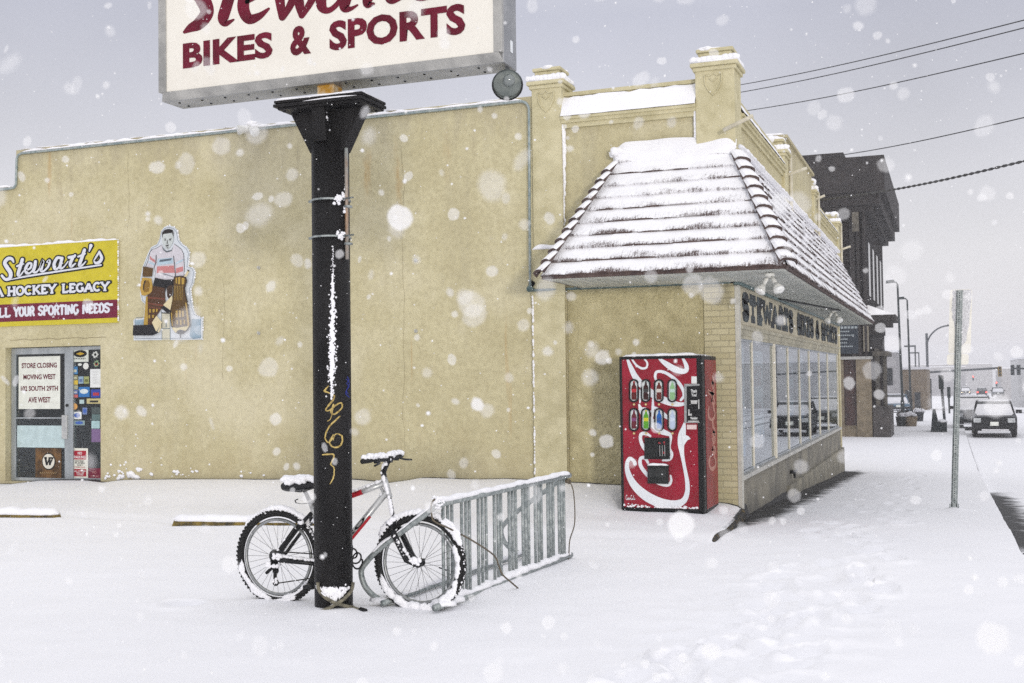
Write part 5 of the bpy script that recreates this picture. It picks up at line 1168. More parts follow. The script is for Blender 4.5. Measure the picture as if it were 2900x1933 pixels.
def cursive(mbx, fn, w):
    """the two words of the script, upright in a 10 x 2 box, as pen strokes"""
    ST = [[(1.5,1.75),(1.2,2.0),(.6,1.8),(.3,1.0),(.5,.25),(1.0,.1),(1.5,.45),(1.9,.3)], [(2.2,.9),(1.85,.6),(2.0,.2),(2.4,.25),(2.5,.7),(2.2,.9),(2.9,.75)], [(3.3,.85),(2.95,.6),(3.0,.2),(3.4,.2)], [(4.0,.85),(3.6,.6),(3.7,.2),(4.0,.5),(4.1,.8),(4.05,.2),(4.5,.4)], [(4.5,.7),(5.2,.75)],
          [(6.6,1.75),(6.2,2.0),(5.6,1.8),(5.3,1.0),(5.5,.25),(6.0,.1),(6.5,.45),(6.9,.3)], [(7.2,.9),(6.85,.6),(7.0,.2),(7.4,.25),(7.5,.7),(7.2,.9),(7.7,.8)], [(7.8,.3),(8.1,1.2),(8.3,1.9),(8.05,1.8),(7.95,.6),(8.2,.2)], [(9.0,.85),(8.55,.6),(8.7,.2),(9.0,.5),(9.1,.8),(9.05,.2),(9.6,.5)]]
    lay(mbx, [ribbon([(a, b, w*(.7+.6*abs(math.sin(a*2.1+b)))) for a, b in spline(P, 5)]) for P in ST], fn)
mb = MB(); a, b = V(130, 1366), V(216, 1326); cursive(mb, lambda x, y, d: (a.x + x/10*(b.x-a.x), VY+.0095-d, a.z + y/2*(b.z-a.z)), .26); mb.build('small_script', lw, fp)
mb = MB(); cursive(mb, lambda x, y, d: (VX1+.0055+d, 13.78 - y/2*.42, .46 + x/10*1.16), .34); mb.build('side_script', flat('side_cream', (.42,.20,.16), .5), sp_)
bott = [((.10,.012,.012),(.45,.03,.04),205,395), ((.035,.01,.01),(.05,.05,.05),310,395), ((.12,.02,.015),(.6,.55,.5),427,395), ((.25,.45,.22),(.45,.62,.55),546,395), ((.13,.02,.03),(.2,.06,.15),205,652), ((.10,.33,.03),(.55,.52,.03),312,652), ((.02,.12,.42),(.03,.09,.3),429,652), ((.45,.52,.68),(.55,.62,.75),547,652)]
ovl = lambda cx_, cy_, w, h, n=10: [(cx_ + w*math.cos(R(180*k/n)), cy_ - (h-w) - w*math.sin(R(180*k/n))) for k in range(n+1)] + [(cx_ - w*math.cos(R(180*k/n)), cy_ + (h-w) + w*math.sin(R(180*k/n))) for k in range(n+1)]
def vp(mbx, poly, y0, th): mbx.prism([(V(*p).x, y0, V(*p).z) for p in poly], (0, th, 0))
palec = noise_mat('button_lens', (.50,.56,.56), (.68,.72,.72), 20, .2, spec=.6)
for bc, lc_, x, y in bott:
    mb = MB(); O = ovl(x, y, 42, 104); I = ovl(x, y, 31, 90); n = len(O); vs = []
    for poly, yy in ((O, VY+.012), (O, VY-.012), (I, VY-.012), (I, VY+.004)): vs += [(V(*p).x, yy, V(*p).z) for p in poly]
    mb.add(vs, [(k*n+i, k*n+(i+1) % n, (k+1)*n+(i+1) % n, (k+1)*n+i) for k in range(3) for i in range(n)])
    bt = mb.build('selection_button', BLACK, vend)
    mb = MB(); vp(mb, ovl(x, y, 32, 91), VY+.0035, .008); mb.build('lens', palec, bt)
    B = [(-8,-84),(8,-84),(8,-70),(10,-55),(20,-38),(23,-15),(21,10),(23,40),(22,74),(16,80),(-16,80),(-22,74),(-23,40),(-21,10),(-23,-15),(-20,-38),(-10,-55),(-8,-70)]
    mb = MB(); vp(mb, [(x+a, y+b) for a, b in B], VY+.0015, .002); mb.build('bottle_picture', ink(bc, .3), bt)
    mb = MB(); vp(mb, [(x-21,y-16),(x+21,y-16),(x+21,y+14),(x-21,y+14)], VY+.0008, .0007); vp(mb, [(x-8,y-84),(x+8,y-84),(x+8,y-72),(x-8,y-72)], VY+.0008, .0007); mb.build('bottle_label', ink(lc_, .3), bt)
    c = V(x, y+122); mb = MB(); mb.lathe([(.012, -.004), (.014, .012)], (c.x, VY, c.z), 'y', 12); mb.build('indicator', flat('brass_dot', (.62,.5,.24), .3), bt)
mb = MB(); vp(mb, [(653,334),(788,334),(788,682),(653,682)], VY-.004, .016); mb.build('coin_surround', noise_mat('brushed_plate', (.30,.31,.31), (.45,.46,.45), 20, .35, .7), vend)
mb = MB(); vp(mb, [(676,356),(790,350),(790,672),(676,672)], VY-.012, .0079); cp = mb.build('coin_panel', flat('black_gloss', (.010,.010,.011), .25, var=.3), vend)
mb = MB()
for s, x0, y0, x1, y1 in (('Thank', 712, 412, 768, 382), ('You!', 718, 446, 764, 418)): a, b = V(x0, y0), V(x1, y1); put(mb, s, a.x, a.z, b.x, b.z, VY-.0128, .02)
a, b = V(708, 650), V(772, 626); put(mb, 'Vendor', a.x, a.z, b.x, b.z, VY-.0128, .03); mb.build('lettering', WHITE, cp)
mb = MB(); vp(mb, [(712,480),(775,480),(768,512),(720,512)], VY-.03, .018); vp(mb, [(690,560),(702,560),(702,600),(722,596),(722,616),(690,616)], VY-.017, .005); vp(mb, [(780,472),(788,472),(788,556),(780,556)], VY-.017, .005); vp(mb, [(690,660),(785,660),(785,672),(690,672)], VY-.03, .018); mb.build('coin_slot', noise_mat('slot_metal', (.45,.45,.44), (.66,.66,.64), 18, .3, .5), cp)
mb = MB(); vp(mb, [(714,268),(766,268),(766,332),(714,332)], VY+.008, .004); mb.build('price_card', ink((.70,.72,.70)), fp); mb = MB(); vp(mb, [(674,698),(760,698),(760,738),(674,738)], VY+.008, .004); mb.build('notice_card', ink((.70,.55,.54)), fp)
mb = MB(); vp(mb, [(300,812),(522,814),(524,1004),(300,1002)], VY-.01, .022); dp = mb.build('display_window', flat('dark_window', (.016,.018,.018), .15, var=.4), vend)
mb = MB()
for x, y, w in ((430,858,14),(440,862,10),(475,853,16),(476,945,18),(436,920,8),(478,872,8)): vp(mb, [(x-w/2,y-w/2),(x+w/2,y-w/2),(x+w/2,y+w/2),(x-w/2,y+w/2)], VY-.011, .001)
mb.build('display_marks', ink((.32,.03,.04)), dp)
mb = MB(); lay(mb, [ribbon([(436+22*k, 880), (438+22*k, 975)], 5, False) for k in range(3)], vfn(.0235)); mb.build('scratches', ink((.35,.36,.36)), dp)
mb = MB(); vp(mb, [(332,1062),(515,1066),(513,1222),(332,1218)], VY-.03, .042); vp(mb, [(326,1056),(520,1058),(520,1068),(326,1066)], VY-.045, .057); vb = mb.build('delivery_bin', flat('bin_black', (.018,.02,.02), .35, var=.3), vend)
mb = MB(); vp(mb, [(345,1085),(500,1088),(498,1160),(345,1158)], VY-.034, .0038); mb.build('flap', flat('flap_black', (.028,.03,.03), .3), vb)
mb = MB(); a, b = V(330, 1058), V(518, 1060)
mb.snow_line([(a.x, VY-.028, a.z+.002), (b.x, VY-.028, b.z+.002)], .045, .024, .03, rough=.4)
mb.snow_line([(VX0+.03, VY+.06, VZ1-.001), (VX1-.06, VY+.06, VZ1-.001)], .10, .032, .05, rough=.2)
for k in range(8): mb.snow_line([(VX0+.05, VY+.14+.1*k, VZ1-.006), (VX1-.05, VY+.14+.1*k, VZ1-.006)], .14, .035, .1, rough=.2)
a = V(106, 1436); b = V(772, 1436)
for k in range(110): x = a.x + (b.x-a.x)*random.random(); mb.blob((x, VY+.006, fb+.006+abs(random.gauss(0,.010))*(1.6 if x < a.x+.3 else 1)), random.uniform(.005,.013), (1.3,.6,.8), .4)
mb.build('snow', SNOW, vend, True)
# ------------------------------------------------------------------ the bicycle, in its own frame: x forward, z up, camera sees -y
WR, WB = .347, 1.135
bike = thing('bicycle', (-4.632, 7.315, -.036), 'snowy silver and red mountain bike leaning between black column and bike rack', 'bicycle', rz=math.atan2(.02, 1.10))
def _bend(v):
    """carry the front of the frame, the bars and the saddle 4 cm further forward"""
    x, y, z = v
    return (x + .065*sm(.42, .80, z)*(1 if x < .95 else sm(1.08, .95, x)), y, z + .012 + .02*sm(.9, 1.0, z)*sm(.4, .6, x) - .045*sm(.70, .80, z)*sm(.42, .32, x))
def bb(mbx, n, m, p=None, s=True):
    if n not in ('wheel', 'rim', 'spokes', 'hub') and not (p and p.name.startswith('wheel')): mbx.v = [_bend(v) for v in mbx.v]
    return mbx.build(n, m, p or bike, s, world=False)
RIM = noise_mat('rim_metal', (.20,.21,.21), (.36,.37,.37), 12, .35, .6); SPK = flat('spoke_steel', (.10,.10,.10), .35, .6)
SILV = noise_mat('silver_frame', (.40,.41,.41), (.56,.565,.56), 9, .3, .35, rvar=.1); FBLK = flat('frame_black', (.014,.015,.017), .35, var=.4)
def wheel(cx, front):
    o = (cx, 0, WR); w = bike
    mb = MB(); K = 64; n = 10; vs = []; fs = []
    for i in range(K):
        a = 2*math.pi*i/K
        for k in range(n):
            t = 2*math.pi*k/n; r = WR-.028 + .0245*math.cos(t); vs.append((cx + r*math.cos(a), .0245*math.sin(t), WR + r*math.sin(a)))
    for i in range(K):
        for k in range(n): fs.append((i*n+k, i*n+(k+1) % n, ((i+1) % K)*n+(k+1) % n, ((i+1) % K)*n+k))
    mb.add(vs, fs)
    for i in range(66):                                  # the knobs
        a = 2*math.pi*i/66
        for j, (yy, rr) in enumerate(((-.020, WR-.006), (0, WR-.001), (.020, WR-.006))):
            aa = a + (.047 if j == 1 else 0); c, s = math.cos(aa), math.sin(aa); q = []
            for dr in (-.008, .0025):
                for dt, dy in ((-.007,-.006), (.007,-.006), (.007,.006), (-.007,.006)): q.append((cx + (rr+dr)*c - dt*s, yy+dy, WR + (rr+dr)*s + dt*c))
            mb.hexa(q)
    wh = bb(mb, 'wheel', RUBBER)
    mb = MB()
    prof = [(.276, -.012), (.262, -.008), (.262, .008), (.276, .012), (.285, .0)]
    vs = []; fs = []; m = len(prof)
    for i in range(K):
        a = 2*math.pi*i/K
        for r, y in prof: vs.append((cx + r*math.cos(a), y, WR + r*math.sin(a)))
    for i in range(K):
        for k in range(m): fs.append((i*m+k, i*m+(k+1) % m, ((i+1) % K)*m+(k+1) % m, ((i+1) % K)*m+k))
    mb.add(vs, fs); bb(mb, 'rim', RIM, wh)
    mb = MB()
    for i in range(32):
        a = 2*math.pi*i/32; side = .028 if i % 2 else -.028; b = a + (.42 if (i//2) % 2 else -.42)
        mb.tube([(cx + .022*math.cos(b), side, WR + .022*math.sin(b)), (cx + .264*math.cos(a), side*.1, WR + .264*math.sin(a))], .0013, 4, False)
    bb(mb, 'spokes', SPK, wh)
    mb = MB(); mb.lathe([(.012,-.055),(.014,-.04),(.026,-.036),(.026,-.028),(.016,-.022),(.016,.022),(.026,.028),(.026,.036),(.012,.05)], o, 'y', 18); bb(mb, 'hub', FBLK, wh)
    mb = MB()
    def arc(a0, a1, r, y, th):
        n_ = int(abs(a1-a0)/2.4); o_ = random.uniform(0, 50)
        for i in range(n_+1):
            a = R(a0 + (a1-a0)*i/n_); e = min(1, (min(i, n_-i)+.6)/3)
            mb.blob((cx + r*math.cos(a) + random.uniform(-.003,.003), y, WR + r*math.sin(a)), .78*th*e*max(.35, 1 + 1.1*noise.noise(Vector((a*2.3, o_, 0))) + .5*noise.noise(Vector((a*9, o_, 1)))), (1.2, .8, 1.2), .3)
    if front:
        arc(195, 340, WR-.045, -.022, .026); arc(200, 335, WR-.03, -.024, .020); arc(28, 152, WR+.004, 0, .022); arc(30, 150, WR+.012, .008, .019); arc(-20, 28, WR-.05, -.012, .020); arc(22, 62, WR-.004, -.015, .020)
    else:
        arc(186, 262, WR-.045, -.022, .024); arc(190, 300, WR-.03, -.024, .018); arc(40, 150, WR+.004, 0, .022); arc(44, 140, WR+.014, .006, .018); arc(18, 50, WR-.012, -.012, .014); arc(276, 330, WR-.05, -.015, .014)
    for k in range(130):
        a = R(random.uniform(-40, 160)); mb.blob((cx + (WR-.004)*math.cos(a), random.uniform(-.024, .01), WR + (WR-.004)*math.sin(a)), random.uniform(.003, .008), (1,1,1), .3)
    bb(mb, 'snow', SNOW, wh)
    return wh
wheel(0, False); wheel(WB, True)
F = lambda x, z, y=0.0: Vector((x, y, z))
mb = MB()
mb.tube([F(.800, .925), F(.842, .785)], .021, 12)                                            # head tube
mb.tube([F(.810, .890), F(.62, .825), F(.30, .715), F(.235, .70)], [.019,.021,.020,.016], 12)
mb.tube([F(.826, .835), F(.60, .525), F(.455, .325)], [.023,.027,.026], 14)
mb.tube([F(.20, .80), F(.43, .30)], .0185, 12); mb.lathe([(.03,-.04),(.03,.04)], (.43, 0, .30), 'y', 14)
mb.tube([F(.80,.90), F(.76,.875), F(.79,.83)], .012, 8)
bb(mb, 'frame', SILV)
mb = MB()
for s in (-.05, .05):
    mb.tube([F(.245, .665, s*.5), F(.19, .575, s), F(.03, .355, s*1.1), F(0, .337, s*1.15)], [.013,.014,.013,.011], 10)
    mb.tube([F(0, .335, s*1.15), F(.06, .318, s*1.15), F(.38, .305, s*.8)], [.013,.016,.017], 10); mb.box((-.03, s*1.15-.004, .30), (.03, s*1.15+.004, .365))
mb.tube([F(.14,.52,-.055), F(.245,.67,-.03)], .012, 8); mb.tube([F(.19,.575,-.05), F(.19,.575,.05)], .012, 8)
bb(mb, 'rear_swingarm', FBLK)
mb = MB(); mb.tube([F(.16, .555, -.062), F(.055, .40, -.062)], .017, 10); mb.tube([F(.20, .61, -.055), F(.165, .565, -.06)], .010, 8); mb.box((.17, -.075, .56), (.22, .075, .585)); bb(mb, 'rear_brake', BLACK)
mb = MB(); mb.tube([F(.235, .70), F(.16, .865)], .0145, 10); mb.box((.205, -.022, .765), (.245, .022, .80)); mb.tube([F(.215,.78,-.03), F(.16,.76,-.04), F(.11,.775,-.04), F(.10,.80,-.04), F(.125,.81,-.04)], .005, 6); bb(mb, 'seat_post', FBLK)
# saddle
mb = MB(); vs = []; fs = []; st_s = [(-.03,.055,.050),(-.005,.078,.060),(.05,.082,.062),(.11,.062,.056),(.17,.036,.050),(.23,.024,.044),(.265,.016,.030)]
for x, hw, h in st_s:
    for k in range(12):
        t = 2*math.pi*k/12; vs.append((x+.02, hw*math.cos(t), .905 + (x*.06) + (h*.45*math.sin(t) if math.sin(t) > 0 else h*.75*math.sin(t))))
for i in range(len(st_s)-1):
    for k in range(12): fs.append((i*12+k, i*12+(k+1) % 12, (i+1)*12+(k+1) % 12, (i+1)*12+k))
fs.append(tuple(range(12))); fs.append(tuple((len(st_s)-1)*12+k for k in range(12))); mb.add(vs, fs)
sad = bb(mb, 'saddle', flat('saddle_vinyl', (.016,.016,.018), .4, var=.3))
mb = MB(); mb.tube([F(.02,.868,-.03), F(.14,.862,-.03), F(.22,.885,-.02)], .005, 6); mb.tube([F(.02,.868,.03), F(.14,.862,.03), F(.22,.885,.02)], .005, 6); bb(mb, 'rails', SPK, sad)
mb = MB()
for k in range(80):
    x = random.uniform(-.02, .255); hw = .078*(1-sm(.06,.24,x)) + .016; y = random.uniform(-hw, hw); e = max(0, 1-(y/hw)**2)
    mb.blob((x+.015, y, .928 + x*.06 + .028*e*(1-sm(.10,.26,x)*.6)), random.uniform(.018,.032), (1.2,1.1,.8), .3)
bb(mb, 'snow', SNOW, sad)
# fork, stem, bars
mb = MB(); mb.tube([F(.842,.785), F(.870,.70), F(.905,.617)], .013, 10)
for s in (-.058, .058):
    mb.tube([F(.905,.617,s), F(.945,.53,s)], .014, 10); mb.tube([F(.93,.565,s), F(1.06,.36,s), F(WB-.012,.335,s)], [.021,.020,.014], 12); mb.box((WB-.025, s-.006, .32), (WB+.012, s+.006, .36))
mb.box((.885,-.08,.60), (.925,.08,.635)); mb.tube([F(.95,.545,-.058), F(.955,.56,0), F(.95,.545,.058)], .010, 8)
fk = bb(mb, 'fork', FBLK)
mb = MB()
for s in (-.058,.058):
    for k in range(9): c = F(.905,.617,s).lerp(F(.945,.53,s), k/8); d = (F(.945,.53) - F(.905,.617)).normalized(); mb.tube([c, c + d*.005], .019, 12)
bb(mb, 'fork_boots', RUBBER, fk)
mb = MB(); lay(mb, [([(x, z) for x, z in vs], fs) for vs, fs in [ribbon([(.985+.014*i, .485-.022*i), (.998+.014*i, .492-.022*i)], .008, False) for i in range(5)]], lambda x, y, d: (x, -.0795-d, y)); bb(mb, 'fork_lettering', ink((.45,.45,.46)), fk)
mb = MB(); mb.tube([F(.800,.925), F(.790,.965)], .020, 12); mb.tube([F(.792,.955), F(.835,1.035)], .019, 12); mb.box((.815,-.03,1.015), (.855,.03,1.06)); bb(mb, 'stem', FBLK)
mb = MB(); P = [F(.79,1.045,-.31), F(.80,1.045,-.18), F(.835,1.038,-.06), F(.835,1.038,.06), F(.80,1.045,.18), F(.79,1.045,.31)]; mb.tube(P, .0135, 10); hb = bb(mb, 'handlebar', FBLK)
for s in (-1, 1):
    mb = MB(); mb.tube([F(.789,1.045,.315*s), F(.797,1.045,.20*s)], .0175, 12); bb(mb, 'grip', RUBBER, hb)
    mb = MB(); mb.tube([F(.81,1.04,.185*s), F(.865,1.025,.20*s), F(.875,1.015,.30*s)], .007, 8); mb.box((.80,.15*s-.012,1.02), (.84,.15*s+.012,1.05)); bb(mb, 'brake_lever', FBLK, hb)
mb = MB()
for k in range(70):
    y = random.uniform(-.29, .30); x = .79 + .045*max(0, 1-abs(y)/.2); mb.blob((x+random.uniform(-.01,.012), y, 1.062 + .012*random.random()), random.uniform(.014,.024), (1,1.3,.9), .35)
for k in range(24): q = F(.792,.94).lerp(F(.84,1.03), random.random()); mb.blob(q + Vector((random.uniform(-.018,.004), random.uniform(-.02,.01), .012)), random.uniform(.008,.018))
bb(mb, 'snow', SNOW, hb)
cbl = flat('cable_black', (.012,.012,.013), .4, .0)
mb = MB()
for P in ([(.83,1.03,-.02),(.92,1.05,-.03),(.965,1.00,-.03),(.95,.93,-.03),(.90,.885,-.03),(.83,.87,-.03),(.75,.875,-.03)], [(.83,1.02,-.10),(.88,1.00,-.08),(.895,.95,-.06),(.865,.905,-.04),(.81,.885,-.03)],
          [(.83,1.03,.13),(.90,1.05,.1),(.935,1.02,.05),(.955,.92,0),(.96,.75,0),(.965,.60,0),(.94,.56,0)], [(.25,.70,-.03),(.16,.65,-.03),(.13,.59,-.04),(.06,.53,-.05),(.03,.47,-.055)],
          [(.03,.36,-.07),(-.06,.335,-.08),(-.10,.29,-.085),(-.095,.24,-.085),(-.03,.225,-.08)]):
    mb.tube(spline(P, 6), .0055, 6)
bb(mb, 'cable', cbl)
# lock cable coiled at the down tube
mb = MB(); P = []
for k in range(64): t = k/63; P.append((.585 + .10*t + .035*math.cos(t*26), -.05 + .02*math.sin(t*19), .46 - .14*t + .045*math.sin(t*26)))
mb.tube(P, .0065, 6); bb(mb, 'coiled_lock', cbl)
# drive train
mb = MB(); mb.lathe([(.075,-.062),(.075,-.058),(.02,-.055),(.02,.03)], (.43,0,.30), 'y', 28); mb.tube([F(.43,.30,-.075), F(.34,.16,-.085)], .012, 8); mb.box((.30,-.17,.145), (.38,-.09,.17)); bb(mb, 'crank', FBLK)
mb = MB(); mb.lathe([(.048,-.05),(.05,-.042),(.035,-.038)], (0,0,WR), 'y', 24); bb(mb, 'cassette', SPK)
chm = flat('chain_steel', (.05,.048,.045), .5, .6)
mb = MB()
for a, b in ((F(.0,.384,-.055), F(.43,.375,-.06)), (F(.035,.155,-.06), F(.43,.225,-.06))):
    for k in range(26):
        p, q = a.lerp(b, k/26), a.lerp(b, (k+.72)/26); mb.tube([p, q], .0052, 5)
mb.tube([F(.0,.29,-.06), F(-.005,.24,-.06), F(.03,.17,-.06)], .005, 6); bb(mb, 'chain', chm)
mb = MB(); mb.box((-.03,-.075,.255), (.03,-.05,.30)); mb.tube([F(-.06,.225,-.07), F(-.01,.265,-.07)], .012, 8); mb.box((.0,-.072,.155), (.02,-.058,.25))
for z in (.245, .158): mb.lathe([(.024,-.068),(.024,-.058)], (.015,0,z), 'y', 14)
dr_ = bb(mb, 'derailleur', BLACK, None, False)
mb = MB()
for k in range(16): mb.blob((random.uniform(-.05,.035), -.072, .285+random.uniform(-.012,.014)), random.uniform(.008,.016))
for k in range(12): mb.blob((random.uniform(-.005,.03), -.068, random.uniform(.15,.19)), random.uniform(.006,.012))
bb(mb, 'snow', SNOW, dr_)
# decals
def decal(mbx, poly, p0, p1, r):
    """wrap a flat outline (u along the tube in m, v across) round the camera side of a tube"""
    ax = (p1-p0).normalized(); up = Vector((0,-1,0)).cross(ax).normalized()
    if up.z < 0: up = -up
    vs, fs = poly; mbx.add([p0 + ax*u + up*(r*math.sin(v/r)) + Vector((0,-1,0))*(r*math.cos(v/r)) for u, v in vs], fs)
def grid(u0, u1, v0, v1, n=6): return ([(u0+(u1-u0)*i, v0+(v1-v0)*j/n) for i in (0,1) for j in range(n+1)], [(j, j+1, n+2+j, n+1+j) for j in range(n)])
D0, D1 = F(.455,.325), F(.826,.835); T0, T1 = F(.30,.715), F(.81,.89)
mb = MB(); decal(mb, grid(.12,.42,-.036,-.012), D0, D1, .0285); decal(mb, grid(.17,.35,-.030,.016), T0, T1, .0225); bb(mb, 'red_decal', ink((.45,.015,.025), .3))
mb = MB(); vs, fs = letters('IRO', .03, .2); decal(mb, ([(.17+.22*x, -.014+.036*y) for x, y in vs], fs), D0, D1, .0292); vs, fs = letters('ELT', .03, .2); decal(mb, ([(.20+.13*x, -.012+.022*y) for x, y in vs], fs), T0, T1, .0232); bb(mb, 'frame_lettering', BLACK)
# snow lying along tubes
mb = MB()
for a, b, r, y in ((F(.32,.735), F(.80,.905), .014, 0), (F(.0,.345,-.06), F(.38,.32,-.05), .013, -.06), (F(.03,.385,-.06), F(.20,.60,-.05), .010, 0), (F(.50,.41), F(.82,.86), .010, 0)):
    for k in range(54):
        q = a.lerp(b, (k+random.random())/54); mb.blob(q + Vector((0, random.uniform(-.012,.012), r*.7)), random.uniform(.5,1.2)*r, (1.3,1,.8), .35)
for k in range(46): q = F(.80,.93).lerp(F(.90,.61), random.random()); mb.blob(q + Vector((.0, -.018, 0)), random.uniform(.006,.016), (1,.8,1.2))
for k in range(14): mb.blob((.905+random.uniform(-.02,.03), -.075, .625+random.uniform(-.01,.02)), random.uniform(.008,.018))
for k in range(20): q = F(.93,.56,-.07).lerp(F(WB,.345,-.075), random.random()**.6); mb.blob(q, random.uniform(.004,.013), (1,.7,1.2))
for k in range(22): mb.blob((WB+random.uniform(-.05,.035), -.062, .352+random.uniform(-.015,.03)), random.uniform(.008,.019))
for k in range(24): mb.blob((random.uniform(.0,.06), -.07, .35+random.uniform(-.02,.02)), random.uniform(.006,.014))
for k in range(14): mb.blob((random.uniform(.17,.215), random.uniform(-.07,.0), .592+random.uniform(-.006,.012)), random.uniform(.008,.016))
bb(mb, 'snow', SNOW)

# ------------------------------------------------------------------ the bike rack
RA, RB = Vector((-3.323, 7.277, .035)), Vector((-3.162, 9.672, .035)); rd_ = (RB - RA).normalized(); rp = Vector((-rd_.y, rd_.x, 0))
rack = thing('bike_rack', (RA + RB)/2, 'galvanised steel grid bike rack topped with snow in front of wall', 'bike rack')
H = .70
TZ_ = Vector((0,0,H))
mb = MB(); mb.tube([RA + TZ_ - rd_*.03, RB + TZ_ + rd_*.03], .024, 14); mb.build('top_rail', GALV, rack, True)
mb = MB(); mb.tube([RA - rd_*.07, RB + rd_*.04], .024, 14); mb.tube([RA - rd_*.072, RA - rd_*.069], .019, 12); mb.build('bottom_rail', GALV, rack, True)
BARS = [360,405,445,540,580,615,700,738,775,855,890,920,998,1030,1062,1130,1158,1187,1250,1282,1310,1372,1398,1425,1480,1505,1530]
first = None
for k, bx in enumerate(BARS):
    d = at(1150 + bx/3.408, 1560, Y=8.0); d.z = 0           # where the sight line crosses the rack in plan
    den = d.x*rd_.y - d.y*rd_.x; s = (RA.y*d.x - RA.x*d.y)/(-den) if abs(den) > 1e-6 else 0
    p = RA + rd_*s
    mb = MB(); mb.tube([p + Vector((0,0,.018)), p + TZ_ - Vector((0,0,.018))], .0125, 10); mb.build('bar', GALV, rack, True)
off = rp * .42
mb = MB(); mb.tube([RA + off - rd_*.06, RB + off + rd_*.05], .021, 12); mb.build('rear_rail', GALV, rack, True)
for e in (RA + rd_*.0, RB - rd_*.06):
    P = [e + TZ_, e + rp*.12 + Vector((0,0,H-.085)), e + rp*.46 + Vector((0,0,H-.32)), e + rp*.585 + Vector((0,0,H-.43)), e + rp*.63 + Vector((0,0,.20)), e + rp*.60 + Vector((0,0,.10)), e + rp*.52 + Vector((0,0,.03)), e + rp*.43]
    mb = MB(); mb.tube(spline([tuple(p) for p in P], 6), .021, 12); mb.build('end_loop', GALV, rack, True)
mb = MB()
mb.snow_line([RA + TZ_ + Vector((0,0,.010)) - rd_*.03, RB + TZ_ + Vector((0,0,.010)) + rd_*.03], .046, .034, .035, rough=.25)
mb.snow_line([RA + Vector((0,0,.012)) - rd_*.02, RB + Vector((0,0,.012)) + rd_*.03], .06, .04, .03, rough=.35)
mb.snow_line([RA + off + Vector((0,0,.012)), RB + off + Vector((0,0,.012))], .04, .025, .04, rough=.4)
P = [RA + TZ_, RA + rp*.12 + Vector((0,0,H-.085)), RA + rp*.46 + Vector((0,0,H-.32)), RA + rp*.57 + Vector((0,0,H-.42))]
mb.snow_line([p + Vector((0,0,.014)) for p in P], .038, .024, .03, rough=.3)
for k in range(70): mb.blob(RA + TZ_ + Vector((random.gauss(0,.018), random.uniform(-.05,.05), .012+random.gauss(0,.014))), random.uniform(.006,.014), (1.2,1.2,.9), .4)
mb.snow_line([RA - rd_*.05 + rp*.02, RA + rd_*.10, RA + rd_*.3], .13, .045, .03, 6, rough=.5)
mb.snow_line([RA + off - rd_*.05, RA + off + rp*.1 + rd_*.05, RA + rp*.53 + rd_*.03], .14, .05, .03, 6, rough=.5); mb.snow_line([RA + off + rd_*.05 - rp*.02, RA + off*.6 + rd_*.12], .10, .035, .03, 6, rough=.5)
mb.build('snow', SNOW, rack, True)
ropem = noise_mat('rope_fibre', (.07,.055,.038), (.17,.14,.095), 50, .85, bump=.4, bscale=200)
cr2 = lambda x, y, Y: at(600 + x/2.139, 1200 + y/2.139, Y=Y)
P = [cr2(1352,455,7.24), cr2(1332,480,7.22), cr2(1330,540,7.20), cr2(1348,590,7.20), cr2(1420,632,7.28), cr2(1560,705,7.55), cr2(1690,792,7.85), cr2(1720,850,7.93), cr2(1745,910,7.98), cr2(1800,960,8.1), cr2(1842,996,8.2)]
for p in P[4:]: p.x += .02
mb = MB(); mb.tube(spline([tuple(p) for p in P], 6), .0062, 7); tag(mb.build('rope', ropem, None, True), 'brown rope hanging from the near end of the rack down its face', 'rope', 'ropes tied to the rack')
P = [cr2(2150,345,9.66), cr2(2168,352,9.64), cr2(2188,400,9.62), cr2(2198,500,9.6), cr2(2196,610,9.6), cr2(2168,705,9.62), cr2(2163,790,9.62), cr2(2160,830,9.6), cr2(2148,872,9.58)]
mb = MB(); mb.tube(spline([tuple(p) for p in P], 6), .0052, 7); mb.tube([P[0] + Vector((-.03,0,.01)), P[1]], .02, 8); tag(mb.build('rope', ropem, None, True), 'thin brown rope dangling from the far end of the rack', 'rope', 'ropes tied to the rack')

# ------------------------------------------------------------------ street sign seen from behind
SPX, SPY, SPZ = .01, 16.6, -.22
sgn = thing('street_sign', (SPX, SPY, SPZ), 'back of a narrow street sign plastered with snow on a perforated steel post', 'sign')
lean = lambda z: (z - SPZ)*.047
mb = MB()
b = [(-.042,0),(-.030,0),(-.020,.03),(.020,.03),(.030,0),(.042,0),(.042,.006),(.034,.006),(.022,.038),(-.022,.038),(-.034,.006),(-.042,.006)]
vs = [(SPX+x+lean(z), SPY-y, z) for z in (-.5, 2.70) for x, y in b]; n = len(b)
mb.add(vs, [(i, (i+1) % n, n+(i+1) % n, n+i) for i in range(n)] + [tuple(range(n)), tuple(range(n, 2*n))]); mb.build('post', GALV, sgn)
mb = MB()
for k in range(96): z = -.15 + .0295*k; mb.box((SPX-.005+lean(z), SPY-.0405, z), (SPX+.005+lean(z), SPY-.0385, z+.012))
mb.build('bolt_holes', BLACK, sgn)
pm = noise_mat('sign_back_metal', (.76,.74,.66), (.88,.86,.78), 4, .35, .1, rvar=.1)
def splate(name, x0, x1, z0, z1, parent, r=.03):
    P = []
    for cx_, cz_, a0 in ((x1-r, z1-r, 0), (x0+r, z1-r, 90), (x0+r, z0+r, 180), (x1-r, z0+r, 270)):
        for k in range(5): a = R(a0+22.5*k); P.append((cx_+r*math.cos(a)+lean((z0+z1)/2)*0+ (cz_+r*math.sin(a)-1.9)*.047, SPY+.008, cz_+r*math.sin(a)))
    m_ = MB(); m_.prism(P, (0, .004, 0)); return m_.build(name, pm, parent)
